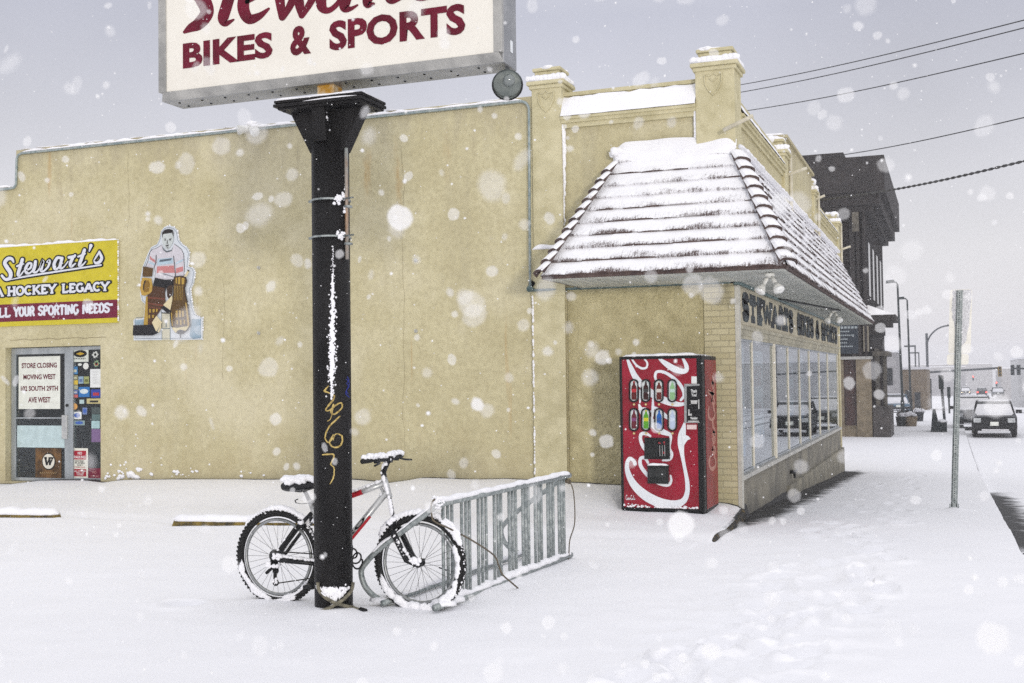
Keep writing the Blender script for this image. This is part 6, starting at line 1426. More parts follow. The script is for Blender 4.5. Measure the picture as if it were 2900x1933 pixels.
sp1 = splate('tall_plate', -.012, .268, 1.852, 2.712, sgn); splate('small_plate', -.028, .245, 1.70, 1.845, sgn)
mb = MB(); vs = []; fs = []; n = 40; m = 12                 # the crust of snow, narrowing downwards
for i in range(n+1):
    v = i/n; z = 2.705 - .80*v; q = Vector((0, v*14, 0))
    l = .0 + .02 + .055*sm(.35,.75,v) + .05*sm(.75,1,v) + .016*noise.noise(q); r = .262 - .02*sm(.1,.5,v) - .03*sm(.5,.85,v) - .085*sm(.84,1,v) + .014*noise.noise(q+Vector((9,0,0)))
    for j in range(m+1):
        u = j/m; x = l + (r-l)*u; e = min(1, u*6, (1-u)*6, i/1.5, (n-i)/1.5)
        vs.append((x + (z-1.9)*.047, SPY+.007 - .010*e*(1+.6*noise.noise(Vector((x*30, z*30, 0)))), z))
for i in range(n):
    for j in range(m): fs.append((i*(m+1)+j, i*(m+1)+j+1, (i+1)*(m+1)+j+1, (i+1)*(m+1)+j))
mb.add(vs, fs); mb.build('snow', noise_mat('rough_snow', (.52,.52,.54), (.80,.80,.81), 45, .8, bump=.8, bscale=80, detail=5), sgn, True)
mb = MB(); mb.box((SPX-.06, SPY-.05, SPZ-.03), (SPX-.045, SPY+.03, SPZ+.05)); mb.box((SPX+.048, SPY-.05, SPZ-.03), (SPX+.062, SPY+.03, SPZ+.055)); mb.build('anchor', GALV, sgn)
# ------------------------------------------------------------------ cars, far down the street (front at y=0 facing the camera)
def zr(y): return lerp_tab(WALKZ, y) - .13 + .035
CARG = noise_mat('car_glass', (.015,.018,.02), (.04,.045,.05), 3, .1, spec=.8)
CSNOW = noise_mat('car_snow', (.70,.70,.73), (.84,.84,.86), 5, .7)
DKPL = flat('bumper_black', (.015,.016,.018), .5); REFL = noise_mat('headlamp_glass', (.35,.37,.38), (.62,.64,.65), 9, .15, spec=.8); PLATE = flat('plate_white', (.80,.82,.76), .3)
def make_car(name, label, paint, W=1.76, L=4.4, hood=.92, belt=.95, roof=1.46, group=None, lights=None, tails=None, kind='suv', cat='car'):
    t = thing(name, (0,0,0), label, cat, group)
    w = W/2; B = lambda m_, n, mt, p=None, s=False: m_.build(n, mt, p or t, s, world=False)
    if kind == 'suv': ST = [(0,.90,.36,hood-.14),(.06,.97,.30,hood-.05),(.5,1,.26,hood),(1.15,1,.26,hood+.05),(1.3,1,.26,belt),(L-.25,1,.28,belt),(L-.06,.97,.30,belt-.04),(L,.92,.40,belt-.12)]
    else: ST = [(0,.86,.34,.55),(.1,.95,.26,.66),(.6,1,.24,.78),(1.2,1,.24,.86),(L-.5,1,.26,.92),(L-.1,.96,.30,.88),(L,.88,.40,.80)]
    mb = MB(); vs = []; fs = []
    for y, k, zb, zt in ST:
        h = w*k; vs += [(-h*.93,y,zb),(-h,y,zb+.14),(-h,y,zt-.14),(-h*.95,y,zt-.03),(-h*.80,y,zt),(h*.80,y,zt),(h*.95,y,zt-.03),(h,y,zt-.14),(h,y,zb+.14),(h*.93,y,zb)]
    for i in range(len(ST)-1):
        for k in range(10): fs.append((i*10+k, i*10+(k+1) % 10, (i+1)*10+(k+1) % 10, (i+1)*10+k))
    fs.append(tuple(range(10))); fs.append(tuple((len(ST)-1)*10+k for k in range(10))); mb.add(vs, fs)
    body = B(mb, 'body', paint)
    y0, y1, y2, y3 = (1.12, 1.72, L-.55, L-.12) if kind == 'suv' else (1.0, 1.85, L-1.15, L-.35)
    zb = belt if kind == 'suv' else .88
    mb = MB(); mb.hexa([(-w*.90,y0,zb-.03),(w*.90,y0,zb-.03),(w*.90,y3,zb-.03),(-w*.90,y3,zb-.03),(-w*.74,y1,roof-.02),(w*.74,y1,roof-.02),(w*.76,y2,roof-.02),(-w*.76,y2,roof-.02)]); B(mb, 'cabin', CARG)
    mb = MB(); e = .035
    for s in (-1, 1):
        mb.tube([(s*w*.905,y0-.02,zb-.03),(s*w*.745,y1,roof-.01)], .035, 6); mb.tube([(s*w*.90,y3,zb-.03),(s*w*.755,y2,roof-.01)], .05, 6); mb.tube([(s*w*.91,(y0+y3)/2,zb-.03),(s*w*.755,(y1+y2)/2,roof-.01)], .035, 6); mb.tube([(s*w*.745,y1,roof-.015),(s*w*.76,y2,roof-.015)], .035, 6)
    mb.box((-w*.74, y1, roof-.03), (w*.74, y2, roof)); B(mb, 'roof', paint)
    mb = MB()                                            # windscreen and bonnet under snow
    mb.hexa([(-w*.86,y0-.035,zb),(w*.86,y0-.035,zb),(w*.86,y0+.02,zb),(-w*.86,y0+.02,zb),(-w*.71,y1-.05,roof-.07),(w*.71,y1-.05,roof-.07),(w*.71,y1,roof-.05),(-w*.71,y1,roof-.05)])
    mb.hexa([(-w*.72,y1+.02,roof-.005),(w*.72,y1+.02,roof-.005),(w*.73,y2-.03,roof-.005),(-w*.73,y2-.03,roof-.005),(-w*.66,y1+.1,roof+.045),(w*.66,y1+.1,roof+.045),(w*.67,y2-.12,roof+.045),(-w*.67,y2-.12,roof+.045)])
    hz = (hood if kind == 'suv' else .80)
    mb.hexa([(-w*.80,.45,hz-.05),(w*.80,.45,hz-.05),(w*.86,y0-.04,hz+.02),(-w*.86,y0-.04,hz+.02),(-w*.74,.50,hz+.03),(w*.74,.50,hz+.03),(w*.82,y0-.06,hz+.075),(-w*.82,y0-.06,hz+.075)])
    B(mb, 'snow', CSNOW)
    gz = (.62, .82) if kind == 'suv' else (.44, .56)
    mb = MB(); mb.box((-w*.52, -.02, gz[0]), (w*.52, .04, gz[1])); B(mb, 'grille', DKPL)
    mb = MB(); mb.box((-w*.98, -.06, .36), (w*.98, .04, .52)); B(mb, 'bumper', DKPL); mb = MB(); mb.box((-w*.55,-.075,.30),(w*.62,-.062,.355)); B(mb, 'bumper_snow', CSNOW)
    for s in (-1, 1):
        lm = lights or REFL
        mb = MB(); mb.box((s*w*.58, -.018, gz[0]+.01), (s*w*.90, .05, gz[1]-.01)); B(mb, 'headlight', lm)
        mb = MB(); mb.box((s*w*.96, y0+.10, zb+.02), (s*(w+.20), y0+.20, zb+.17)); B(mb, 'mirror', DKPL)
        mb = MB(); mb.box((s*w*.70, L-.01, .60), (s*w*.95, L+.015, .80)); B(mb, 'tail_light', tails or ink((.3,.02,.02)))
        for yy in (.82, L-.85):
            mb = MB(); mb.lathe([(.20,-.11),(.33,-.09),(.345,-.05),(.345,.05),(.33,.09),(.20,.11)], (s*(w-.12), yy, .345), 'x', 20); wl_ = B(mb, 'wheel', RUBBER, None, True)
            mb = MB(); mb.lathe([(.19,-.005),(.19,.012)], (s*(w-.12) + (.10 if s > 0 else -.115), yy, .345), 'x', 14); B(mb, 'rim', RIM, wl_)
    mb = MB(); mb.box((-.16, -.075, .50), (.16, -.0605, .66)); B(mb, 'number_plate', PLATE)
    return t
DKRED = flat('dark_car_paint', (.010,.011,.013), .3, .2)
c = make_car('parked_car', 'dark boxy car with snowy windscreen and white number plate, parked front towards us', DKRED); c.location = (1.66, 51.4, zr(51.4)); c.rotation_euler = (0,0,R(-1.5))
c = make_car('parked_car', 'pale snow covered car parked behind and left of the dark boxy one', flat('grey_car_paint', (.11,.12,.13), .35, .2), W=1.8, hood=.95, roof=1.55); c.location = (1.05, 58.6, zr(58.6))
BLUE = flat('blue_car_paint', (.06,.13,.20), .3, .2)
c = make_car('parked_car', 'blue car with snow on its roof parked beyond the dark brick building', BLUE, kind='sedan', W=1.72, roof=1.38); c.location = (-3.55, 88, zr(88)); c.rotation_euler = (0,0,R(6))
HL = emit('lit_headlight', (1.0,.86,.62), 9.0); TLm = emit('lit_tail_light', (1.0,.06,.05), 5.0)
c = make_car('moving_car', 'distant oncoming car with two glowing headlights', DKRED, kind='sedan', lights=HL); p = at(2735, 1110, Y=235); c.location = (p.x, 235, p.z-.52)
c = make_car('moving_car', 'distant dark car with two red tail lights driving away', DKRED, kind='suv', tails=TLm); p = at(2781, 1110, Y=225); c.location = (p.x, 225, p.z-.70); c.rotation_euler = (0,0,math.pi); c.location.y += 4.4
c = make_car('moving_car', 'small dark car further up the street right of the red tail lights', flat('slate_car', (.06,.07,.08), .4), kind='sedan'); p = at(2827, 1112, Y=190); c.location = (p.x, 190, p.z-.62)

# ------------------------------------------------------------------ the dark brick building past the alley
DX_, DY_ = -3.15, 49.5
dk = thing('brick_building', (-8, 56, -1), 'tall dark brick building with heavy overhanging cornice beyond the alley', 'building')
DSTONE = noise_mat('dark_stone', (.012,.0095,.010), (.030,.025,.025), 3, .85, detail=6); BRKT = noise_mat('pale_bracket', (.05,.045,.036), (.13,.115,.09), 4, .8); PIERM = noise_mat('tan_pier', (.13,.105,.07), (.22,.18,.125), 4, .85, detail=5)
mb = MB(); mb.box((-16, DY_, 2.3), (DX_, 63, 8.25)); mb.box((-16, DY_+.4, -1.6), (-4.9, 63, 2.3)); mb.box((-4.9, DY_+1.4, -1.6), (DX_, 63, 2.3)); mb.build('wall', DBRICK, dk)
mb = MB(); mb.box((-16, DY_-.25, 8.25), (DX_+.30, 63.2, 8.5)); mb.box((-16, DY_-.45, 8.5), (DX_+.62, 63.4, 9.0)); mb.box((-16, DY_-.75, 9.0), (DX_+.85, 63.6, 10.45)); mb.box((-16, DY_-.5, 10.45), (-3.9, 62, 10.72))
mb.build('cornice', DSTONE, dk)
for k in range(5):
    x = DX_ - .35 - .95*k; mb = MB(); mb.box((x-.13, DY_-.30, 7.45), (x+.13, DY_, 8.249)); mb.build('bracket', BRKT, dk)
for k in range(3):
    x = DX_ - 1.55 - 2.4*k
    for z0, z1 in ((5.0, 7.2),):
        mb = MB(); mb.box((x-.62, DY_-.03, z0), (x+.62, DY_+.03, z1)); wn_ = mb.build('window', CARG, dk)
        mb = MB(); mb.box((x-.75, DY_-.12, z0-.16), (x+.75, DY_+.02, z0)); mb.build('sill', noise_mat('snowy_sill%d' % k, (.20,.18,.15), (.34,.31,.27), 5, .8), wn_)
        mb = MB(); mb.box((x-.66, DY_-.06, z0), (x-.58, DY_-.032, z1)); mb.box((x+.58, DY_-.06, z0), (x+.66, DY_-.032, z1)); mb.box((x-.58, DY_-.06, z1-.08), (x+.58, DY_-.032, z1)); mb.box((x-.58, DY_-.06, (z0+z1)/2-.04), (x+.58, DY_-.032, (z0+z1)/2+.04)); mb.build('frame', DSTONE, wn_)
for k in range(4):
    y = DY_ + 2.2 + 2.9*k; mb = MB(); mb.box((DX_-.03, y-.55, 4.9), (DX_+.02, y+.55, 7.2)); mb.build('window', CARG, dk)
mb = MB()
for x in (DX_-.30, DX_-.05): mb.tube([(x, DY_-.05, 2.3), (x, DY_-.05, 8.25)], .07, 8)
mb.box((DX_-.62, DY_-.09, 2.3), (DX_-.42, DY_, 8.25)); mb.build('corner_pilaster', DSTONE, dk)
LX = -2.85
mb = MB(); mb.box((DX_, DY_+.2, 3.55), (LX+.62, DY_+2.6, 3.75)); mb.box((DX_, DY_+.1, 3.75), (LX+.82, DY_+2.8, 4.0)); mb.box((DX_, DY_+.3, 3.2), (LX+.30, DY_+2.4, 3.55)); orl = mb.build('ledge', DSTONE, dk)
mb = MB(); mb.hexa([(DX_,DY_+.12,4.0),(LX+.80,DY_+.12,4.0),(LX+.80,DY_+2.78,4.0),(DX_,DY_+2.78,4.0),(DX_,DY_+.2,4.42),(DX_+.06,DY_+.2,4.42),(DX_+.06,DY_+2.7,4.42),(DX_,DY_+2.7,4.42)]); mb.build('snow', SNOWF, orl)
# shop front under it
mb = MB(); mb.box((-16, DY_-.08, 2.18), (-2.95, DY_+.02, 2.30)); mb.build('lintel_band', flat('pale_lintel', (.34,.34,.33), .6), dk)
mb = MB(); mb.box((-4.25, DY_-.02, -1.1), (-4.12, DY_+.2, 2.18)); mb.box((-3.62, DY_-.05, -1.2), (-3.02, DY_+.5, 2.18)); mb.box((-4.12, DY_+.05, -1.2), (-3.62, DY_+.3, -.55)); mb.box((-16, DY_+.05, -1.4), (-5.2, DY_+.3, -.5)); mb.build('pier', PIERM, dk)
mb = MB(); mb.box((-4.12, DY_+.12, -.55), (-3.62, DY_+.16, 2.18)); mb.box((-5.2, DY_+.12, -1.0), (-4.25, DY_+.16, 2.18)); mb.build('door', noise_mat('dark_red_door', (.020,.008,.008), (.05,.02,.018), 3, .4), dk)
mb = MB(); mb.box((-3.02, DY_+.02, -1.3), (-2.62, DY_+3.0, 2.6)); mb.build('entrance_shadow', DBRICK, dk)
mb = MB(); mb.box((-2.98, DY_-.10, -1.4), (-2.30, DY_+2.6, .25)); mb.build('corner_base', noise_mat('black_granite', (.018,.015,.015), (.05,.042,.04), 3, .5), dk)
mb = MB(); mb.tube([(-2.78, DY_-.05, .25), (-2.78, DY_-.05, 2.6)], .10, 10); mb.tube([(-2.50, DY_+.1, .25), (-2.50, DY_+.1, 2.3)], .09, 10); mb.box((-2.95, DY_-.2, 2.3), (-2.32, DY_+2.6, 2.5)); mb.build('column', noise_mat('stone_column', (.03,.027,.024), (.09,.08,.065), 6, .8), dk)
mb = MB(); mb.box((-5.6, DY_-.10, 2.42), (-3.42, DY_-.03, 3.62)); sb_ = mb.build('sign_board', flat('slate_blue_board', (.022,.03,.042), .5), dk)
mb = MB()
for k, (w_, z) in enumerate(((.55,3.34),(.95,3.18),(.40,3.02),(.45,2.87),(.90,2.72))):
    P = []; x = -4.15 - w_/2
    while x < -4.15 + w_/2: P.append(ribbon([(x, z), (x+.05, z+.01)], .05, False)); x += .075
    lay(mb, P, lambda x, y, d: (x, DY_-.102-d, y))
lay(mb, [ribbon([(-4.75+.14*i, 3.50), (-4.65+.14*i, 3.51)], .09, False) for i in range(9)], lambda x, y, d: (x, DY_-.102-d, y)); mb.build('faint_writing', ink((.30,.34,.36)), sb_)
mb = MB(); mb.box((-3.30, DY_-.09, 2.5), (-3.08, DY_-.02, 3.55)); mb.build('pale_plaque', flat('plaque', (.20,.18,.14), .6), dk)

# ------------------------------------------------------------------ street furniture, far
DKMET = flat('dark_green_metal', (.022,.032,.034), .5)
def lamp(p, h, hw, label, head='box'):
    t = thing('street_lamp', (0,0,0), label, 'street lamp', 'street lamps along the pavement')
    mb = MB(); mb.tube([(0,0,-.3),(0,0,.9),(0,0,1.0),(0,0,h)], [.13,.12,.085,.06], 10); mb.tube([(0,0,h),(-.10,0,h+.12),(-hw*.4,0,h+.17)], .045, 8); mb.build('pole', DKMET, t, True, world=False)
    mb = MB(); mb.hexa([(-hw,-.16,h+.08),(-hw*.25,-.16,h+.10),(-hw*.25,.16,h+.10),(-hw,.16,h+.08),(-hw*.95,-.12,h+.26),(-hw*.3,-.12,h+.30),(-hw*.3,.12,h+.30),(-hw*.95,.12,h+.26)]); mb.build('lamp_head', DKMET, t, world=False)
    mb = MB(); mb.hexa([(-hw*.95,-.12,h+.262),(-hw*.3,-.12,h+.302),(-hw*.3,.12,h+.302),(-hw*.95,.12,h+.262),(-hw*.85,-.06,h+.33),(-hw*.4,-.06,h+.36),(-hw*.4,.06,h+.36),(-hw*.85,.06,h+.33)]); mb.build('snow', SNOWF, t, world=False)
    t.location = p; return t
def base_at(px, py, Y): q = at(px, py, Y=Y); return q
q = base_at(2557, 1163, 79); lamp((q.x, 79, -1.15), 8.55, .72, 'tallest dark street lamp, nearest along the far pavement').rotation_euler = (0, R(-1.0), 0)
q = base_at(2580, 1159, 93); lamp((q.x, 93, -1.40), 8.55, .72, 'second dark street lamp, just behind and right of the tallest').rotation_euler = (0, R(-.6), 0)
for px, Y, zt, lb in ((2592, 160, 5.15, 'thin distant street lamp with flat arm behind the two tall lamps'), (2602, 190, 4.75, 'most distant thin street lamp with flat arm')):
    q = at(px, 1000, Y=Y); t = thing('street_lamp', (q.x, Y, -3), lb, 'street lamp', 'street lamps along the pavement')
    mb = MB(); mb.tube([(q.x, Y, -4.2), (q.x, Y, zt)], .09, 8); mb.build('pole', DKMET, t, True); mb = MB(); mb.box((q.x-1.35, Y-.14, zt-.16), (q.x+.1, Y+.14, zt+.05)); mb.build('lamp_head', DKMET, t)
sg = thing('signal_mast', (-2.3, 137, -2.5), 'traffic signal mast with long arm and curved lamp bracket across the street', 'traffic signal')
MG = flat('mast_grey', (.10,.11,.12), .6)
mb = MB(); mb.tube([(-2.3,137,-3.2),(-2.35,137,6.0)] , .14, 8); P = [(-2.45,137,5.2)] ; P = [(-2.35+ .0, 137, 4.2)] + [(-2.35 + 2.4*(1-math.cos(R(a))), 137, 4.4 + 2.4*math.sin(R(a))) for a in range(10, 91, 10)]; mb.tube(P, .085, 8); mb.build('mast', MG, sg, True)
mb = MB(); mb.tube([(-2.3,137,1.62),(5.1,137,2.0)], .12, 8); mb.build('arm', MG, sg, True)
mb = MB(); mb.box((-.15,136.8,6.72),(.55,137.2,6.92)); mb.build('lamp_head', MG, sg)
mb = MB(); mb.box((-1.95,136.75,-2.9),(-2.65,137.25,.9)); mb.build('pole_base', DKMET, sg)
def signal(x, z, Y, col_, lit, label):
    t = thing('traffic_light', (x, Y, z), label, 'traffic light', 'traffic lights over the street')
    mb = MB(); mb.box((x-.19, Y-.15, z-.55), (x+.19, Y+.15, z+.55)); mb.build('housing', flat('housing_%s' % col_, (.35,.22,.03) if col_ == 'amber' else (.03,.05,.06), .5), t)
    for k in range(3):
        mb = MB(); mb.lathe([(.13,-.03),(.13,.0)], (x, Y-.155, z+.36-.36*k), 'y', 12); mb.build('lens', lit if (k == 0 and lit) else DKPL, t)
signal(5.1, 1.62, 136.6, 'amber', None, 'ochre traffic light at the end of the signal arm')
signal(6.35, 1.75, 136.0, 'dark', None, 'left one of two dark traffic lights at the right edge'); signal(6.95, 1.75, 136.0, 'dark2', None, 'right one of two dark traffic lights at the right edge')
mb = MB(); mb.tube([(6.2,136.2,1.95),(14,136.2,1.6)], .10, 8); mb.tube([(14,136.2,-4),(14,136.2,5)], .14, 8); tag(mb.build('signal_mast', MG, None, True), 'second signal arm reaching in from the right edge', 'traffic signal')
for px, py, Y in ((2756, 1066, 300), (2822, 1083, 260)):
    q = at(px, py, Y=Y); signal(q.x, q.z-.36, Y, 'far%d' % px, emit('red_%d' % px, (1,.08,.06), 7), 'faint far traffic light showing red %s' % ('above the headlights' if px < 2800 else 'over the dark car up the street'))
# a bench on end, posts and planters on the pavement
zb_ = lerp_tab(WALKZ, 54)
bn = thing('bench', (-.5, 54.5, zb_), 'dark bench seen end on with snow on the far pavement', 'bench')
for k in (0, 1.5):
    mb = MB(); mb.prism([(-.86,54.4+k,zb_-.05),(-.18,54.4+k,zb_-.05),(-.18,54.4+k,zb_+.40),(-.55,54.4+k,zb_+.42),(-.66,54.4+k,zb_+.98),(-.76,54.4+k,zb_+.98)], (0,.08,0)); mb.build('end_panel', DKMET, bn)
mb = MB(); mb.box((-.62,54.48,zb_+.36),(-.20,55.9,zb_+.42)); mb.build('seat', DKMET, bn); mb = MB(); mb.hexa([(-.68,54.48,zb_+.45),(-.62,54.48,zb_+.45),(-.62,55.9,zb_+.45),(-.68,55.9,zb_+.45),(-.76,54.48,zb_+.96),(-.70,54.48,zb_+.96),(-.70,55.9,zb_+.96),(-.76,55.9,zb_+.96)]); mb.build('backrest', DKMET, bn)
mb = MB(); mb.snow_line([(-.38,54.4,zb_+.42),(-.38,55.98,zb_+.42)], .40, .09, .2); mb.build('snow', SNOWF, bn, True)
for (px0, py0, px1, py1, Y, w, lb) in ((2664,1062,2676,1190,66,.16,'dark leaning post with sign box on the far pavement'), (2686,1095,2689,1168,85,.14,'short dark post right of the leaning one')):
    a, b = at(px0, py0, Y=Y), at(px1, py1, Y=Y); t = thing('post', b, lb, 'post'); mb = MB(); mb.tube([a, b - Vector((0,0,.3))], w*.45, 8); mb.build('pole', DKMET, t, True)
    mb = MB(); mb.box((a.x-w*.7, Y-.1, a.z-.75), (a.x+w*.9, Y+.1, a.z)); mb.build('box', DKMET, t)
for px, wd, lb, c_ in ((2553,.55,'dark planter heaped with snow by the street lamps', (.04,.045,.045)), (2580,.62,'tan planter heaped with snow beside the dark one', (.26,.20,.13)), (2603,.5,'small dark planter furthest right of the three', (.04,.045,.05))):
    Y = 61 if px < 2590 else 68
    q = at(px, 1185, Y=Y); z = lerp_tab(WALKZ, Y); t = thing('planter', (q.x, Y, z), lb, 'planter', 'planters on the pavement'); mb = MB(); mb.lathe([(wd*.38,-.1),(wd*.5,.42),(wd*.55,.46),(wd*.5,.48)], (q.x, Y, z), 'z', 14); mb.build('tub', flat('tub_%d' % px, c_, .8), t)
    mb = MB()
    for k in range(9): mb.blob((q.x+random.uniform(-.2,.2), Y+random.uniform(-.2,.2), z+.52+random.uniform(0,.12)), random.uniform(.12,.2), (1,1,.7))
    mb.build('snow', SNOWF, t, True)
    mb = MB()
    for k in range(14): a = Vector((q.x+random.uniform(-.15,.15), Y, z+.45)); mb.tube([a, a + Vector((random.uniform(-.2,.2), random.uniform(-.1,.1), random.uniform(.2,.45)))], .014, 4)
    mb.build('twigs', flat('twig_%d' % px, (.06,.05,.04), .9), t)

# ------------------------------------------------------------------ far buildings
def block(name, label, x0, y0, x1, y1, z1, mat, wins=(), roofm=SNOWF, z0=-7, cat='building', extra=None):
    t = thing(name, ((x0+x1)/2, (y0+y1)/2, 0), label, cat); mb = MB(); mb.box((x0,y0,z0),(x1,y1,z1)); mb.build('wall', mat, t)
    mb = MB(); mb.box((x0-.1,y0-.12,z1),(x1+.1,y1+.1,z1+.22)); mb.build('roof', roofm, t)
    for (a, b, c, d) in wins: mb = MB(); mb.box((a, y0-.05, b), (c, y0+.05, d)); mb.build('window', CARG, t)
    if extra: extra(t)
    return t
TAN = noise_mat('tan_brick', (.20,.15,.10), (.28,.22,.15), 2, .9); GREYB = noise_mat('hazed_grey_wall', (.36,.35,.35), (.46,.45,.45), 1.5, .9)  # grey lightened in the colour to sink the far walls into haze
q0, q1 = at(2556, 1045, Y=112), at(2624, 1045, Y=112)
block('tan_building', 'low tan brick building behind the street lamps', q0.x-4, 112, q1.x, 130, 1.9, TAN, [(q0.x+.2,-1.6,q0.x+.7,0), (q0.x+1.0,-1.8,q0.x+1.5,-.2)])
q0, q1 = at(2500, 985, Y=100), at(2548, 990, Y=100)
block('pale_building', 'pale gabled building just past the dark brick one', q0.x-3, 100, q1.x-.3, 109, 3.3, GREYB, [(q1.x-1.1,.6,q1.x-.6,2.0), (q1.x-1.1,-1.4,q1.x-.6,-.2)])
q0, q1 = at(2835, 1050, Y=260), at(2960, 1040, Y=260); block('grey_building', 'grey hazy building on the right of the street end', q0.x, 260, q1.x+30, 290, q0.z+.5, GREYB, [(q0.x+2,-1,q0.x+4,0)])
q0, q1 = at(2885, 1030, Y=150), at(2990, 1030, Y=150); block('white_building', 'pale house front at the far right edge of the street', q0.x, 152, q1.x+20, 170, q0.z+.6, noise_mat('hazed_pale_wall', (.50,.50,.50), (.62,.62,.62), 1, .9), [])  # wall paled in its colour to stand in for thicker haze
q0, q1 = at(2640, 1020, Y=420), at(2810, 1030, Y=420); block('distant_building', 'very faint wide building closing the end of the street', q0.x-8, 420, q1.x, 450, q0.z-1.5, GREYB, [])
q0, q1 = at(2700, 1060, Y=330), at(2742, 1060, Y=330); block('distant_building', 'faint low building left of the far red light', q0.x-6, 330, q0.x+3, 350, q0.z+2, GREYB, [])
# the other side of the street, seen only mirrored in the shop windows
for k, (y0, y1, h, c_) in enumerate(((38, 62, 6.5, (.10,.09,.10)), (64, 92, 4.5, (.26,.25,.26)), (95, 128, 8.0, (.07,.065,.08)))):
    block('shop_across_street', ('dark two storey', 'pale low', 'tall dark')[k] + ' shop block across the street mirrored in the shop windows', 17.0, y0, 30, y1, h, noise_mat('across_%d' % k, tuple(v*.8 for v in c_), tuple(v*1.2 for v in c_), 1, .9), [])

# ------------------------------------------------------------------ overhead wires
WM = flat('wire_black', (.03,.03,.032), .6)
WIRES = [((1990,258),(2960,41),'topmost overhead wire crossing the sky'), ((1990,279),(2960,63),'overhead wire just under the topmost one'), ((2040,324),(2960,136),'third overhead wire from the top'), ((2240,457),(2960,318),'overhead wire ending above the dark cornice')]
for a, b, lb in WIRES:
    p, q = at(*a, Y=33), at(*b, Y=21); P = [p.lerp(q, k/24) - Vector((0,0,.10*math.sin(math.pi*k/24))) for k in range(25)]
    mb = MB(); mb.tube(P, .0105, 6); tag(mb.build('overhead_wire', WM, None, True), lb, 'wire', 'overhead wires')
p, q = at(2322, 566, Y=23.4), at(2960, 441, Y=17); P = [p.lerp(q, k/60) - Vector((0,0,.07*math.sin(math.pi*k/60))) for k in range(61)]
mb = MB(); mb.tube(P, .009, 6)
for s in (0, math.pi): mb.tube([c + Vector((.0,.014*math.cos(k*1.1+s),.016*math.sin(k*1.1+s))) for k, c in enumerate(resample(P, .06))], .008, 5)
tag(mb.build('overhead_wire', noise_mat('twisted_wire', (.02,.02,.022), (.10,.10,.10), 20, .6), None, True), 'thick twisted service wire running to the far banner rod', 'wire', 'overhead wires')

# ------------------------------------------------------------------ falling snow and the air
mb = MB(); icov, icof = ICO[1]
def flake(p, r, j):
    b = len(mb.v); sq = (random.uniform(.8,1.15), random.uniform(.8,1.15), random.uniform(.75,1.1))
    for v in icov: mb.v.append((p.x+v.x*r*sq[0]*(1+random.uniform(-j,j)), p.y+v.y*r*sq[1]*(1+random.uniform(-j,j)), p.z+v.z*r*sq[2]*(1+random.uniform(-j,j))))
    for f in icof: mb.f.append(tuple(b+i for i in f)); mb.mi.append(0)
rs = random.Random(5)
def cloud(n, dmin, dmax, rmin, rmax):
    """flakes drifting through the air round the camera's way of looking, evenly spread, a wide margin to each side"""
    k = 0
    while k < n:
        p = Vector((rs.uniform(-dmax*.95, dmax*.35), rs.uniform(-.2, dmax), rs.uniform(.05, 1.6+dmax*.55))); d = p - Vector((0,0,CAMZ)); L = d.length
        if L < dmin or L > dmax: continue
        if d.normalized().dot(_f) < .72: continue
        if p.y > 14: continue
        flake(p, rs.uniform(rmin, rmax)*(.6 + .4*rs.random()), .18); k += 1
cloud(160, 1.2, 3.2, .003, .006); cloud(2200, 2.5, 7, .0025, .0045); cloud(3600, 6, 14, .002, .0038)
def wafer(p, r, mi):
    """a big wet flake: a thin crystal plate with five to seven uneven corners, tumbling"""
    b = len(mb.v); k = rs.choice((5, 6, 6, 7)); d = Vector((rs.gauss(0, .38), -1, rs.gauss(0, .38))).normalized(); e1 = d.orthogonal().normalized(); e2 = d.cross(e1); a0 = rs.uniform(0, 6.3)
    P = []
    for i in range(k):
        for q in (-.22, .22): a = a0 + 2*math.pi*(i+q)/k; P.append((e1*math.cos(a) + e2*math.sin(a)) * r * (1 + rs.uniform(-.10, .10)))
    m = len(P); th = r*.10
    for s_ in (-1, 1):
        for c in P: mb.v.append(tuple(p + c*(.9 if s_ < 0 else 1) + d*th*s_))
    mb.f.append(tuple(b+i for i in range(m))[::-1]); mb.f.append(tuple(b+m+i for i in range(m)))
    for i in range(m): mb.f.append((b+i, b+(i+1) % m, b+m+(i+1) % m, b+m+i))
    mb.mi += [mi]*(m+2)
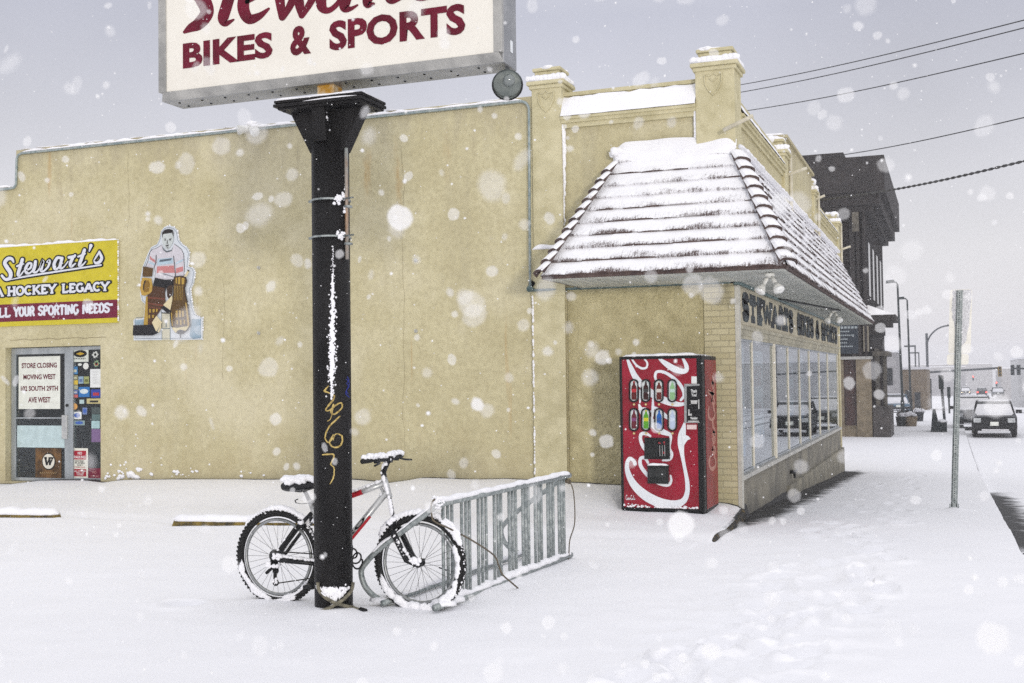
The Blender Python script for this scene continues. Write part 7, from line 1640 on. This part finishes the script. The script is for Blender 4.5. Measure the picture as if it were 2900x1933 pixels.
def wafers(n, dmin, dmax, rmin, rmax, mi):
    k = 0
    while k < n:
        p = Vector((rs.uniform(-dmax*.95, dmax*.4), rs.uniform(.1, dmax), rs.uniform(1.6-dmax*.5, 1.6+dmax*.6))); d = p - Vector((0,0,CAMZ)); L = d.length
        if L < dmin or L > dmax or d.normalized().dot(_f) < .74 or p.z < .15: continue
        wafer(p, rmin + (rmax-rmin)*rs.random()**1.8, mi); k += 1
wafers(26, .9, 1.9, .010, .020, 1); wafers(460, .8, 2.1, .006, .017, 2); wafers(640, 1.3, 3.4, .006, .016, 3)  # clear near plates shaped as the blurred, lit discs of flakes
def flake_mat(clear):
    m, n, l, b = _new('snowflake'); b.inputs['Base Color'].default_value = (.94,.94,.94,1); b.inputs['Roughness'].default_value = .7
    tr = N(n, 'ShaderNodeBsdfTranslucent'); tr.inputs[0].default_value = (.94,.94,.94,1); mx = N(n, 'ShaderNodeMixShader'); mx.inputs[0].default_value = .25
    l.new(b.outputs[0], mx.inputs[1]); l.new(tr.outputs[0], mx.inputs[2])
    tp = N(n, 'ShaderNodeBsdfTransparent'); m2 = N(n, 'ShaderNodeMixShader'); m2.inputs[0].default_value = clear; l.new(mx.outputs[0], m2.inputs[1]); l.new(tp.outputs[0], m2.inputs[2])
    l.new(m2.outputs[0], n['Material Output'].inputs[0]); return m
tag(mb.build('falling_snow', [flake_mat(.15), flake_mat(.5), flake_mat(.85), flake_mat(.77)], None, False), 'white snowflakes falling through the air', 'snow', kind='stuff')
mb = MB(); mb.box((-150, -16, -9), (150, 700, 13.5)); hz_ = mb.build('haze', None); hz_.data.materials.clear()
hm = bpy.data.materials.new('snowy_air'); hm.use_nodes = True; hn = hm.node_tree.nodes; hl = hm.node_tree.links; hn.clear()
pv = hn.new('ShaderNodeVolumePrincipled'); pv.inputs['Color'].default_value = (.93,.93,.95,1); pv.inputs['Density'].default_value = .0013; pv.inputs['Anisotropy'].default_value = 0.1
ho = hn.new('ShaderNodeOutputMaterial'); hl.new(pv.outputs[0], ho.inputs['Volume']); hz_.data.materials.append(hm); tag(hz_, 'pale snowy air thickening down the street', 'haze', kind='stuff')
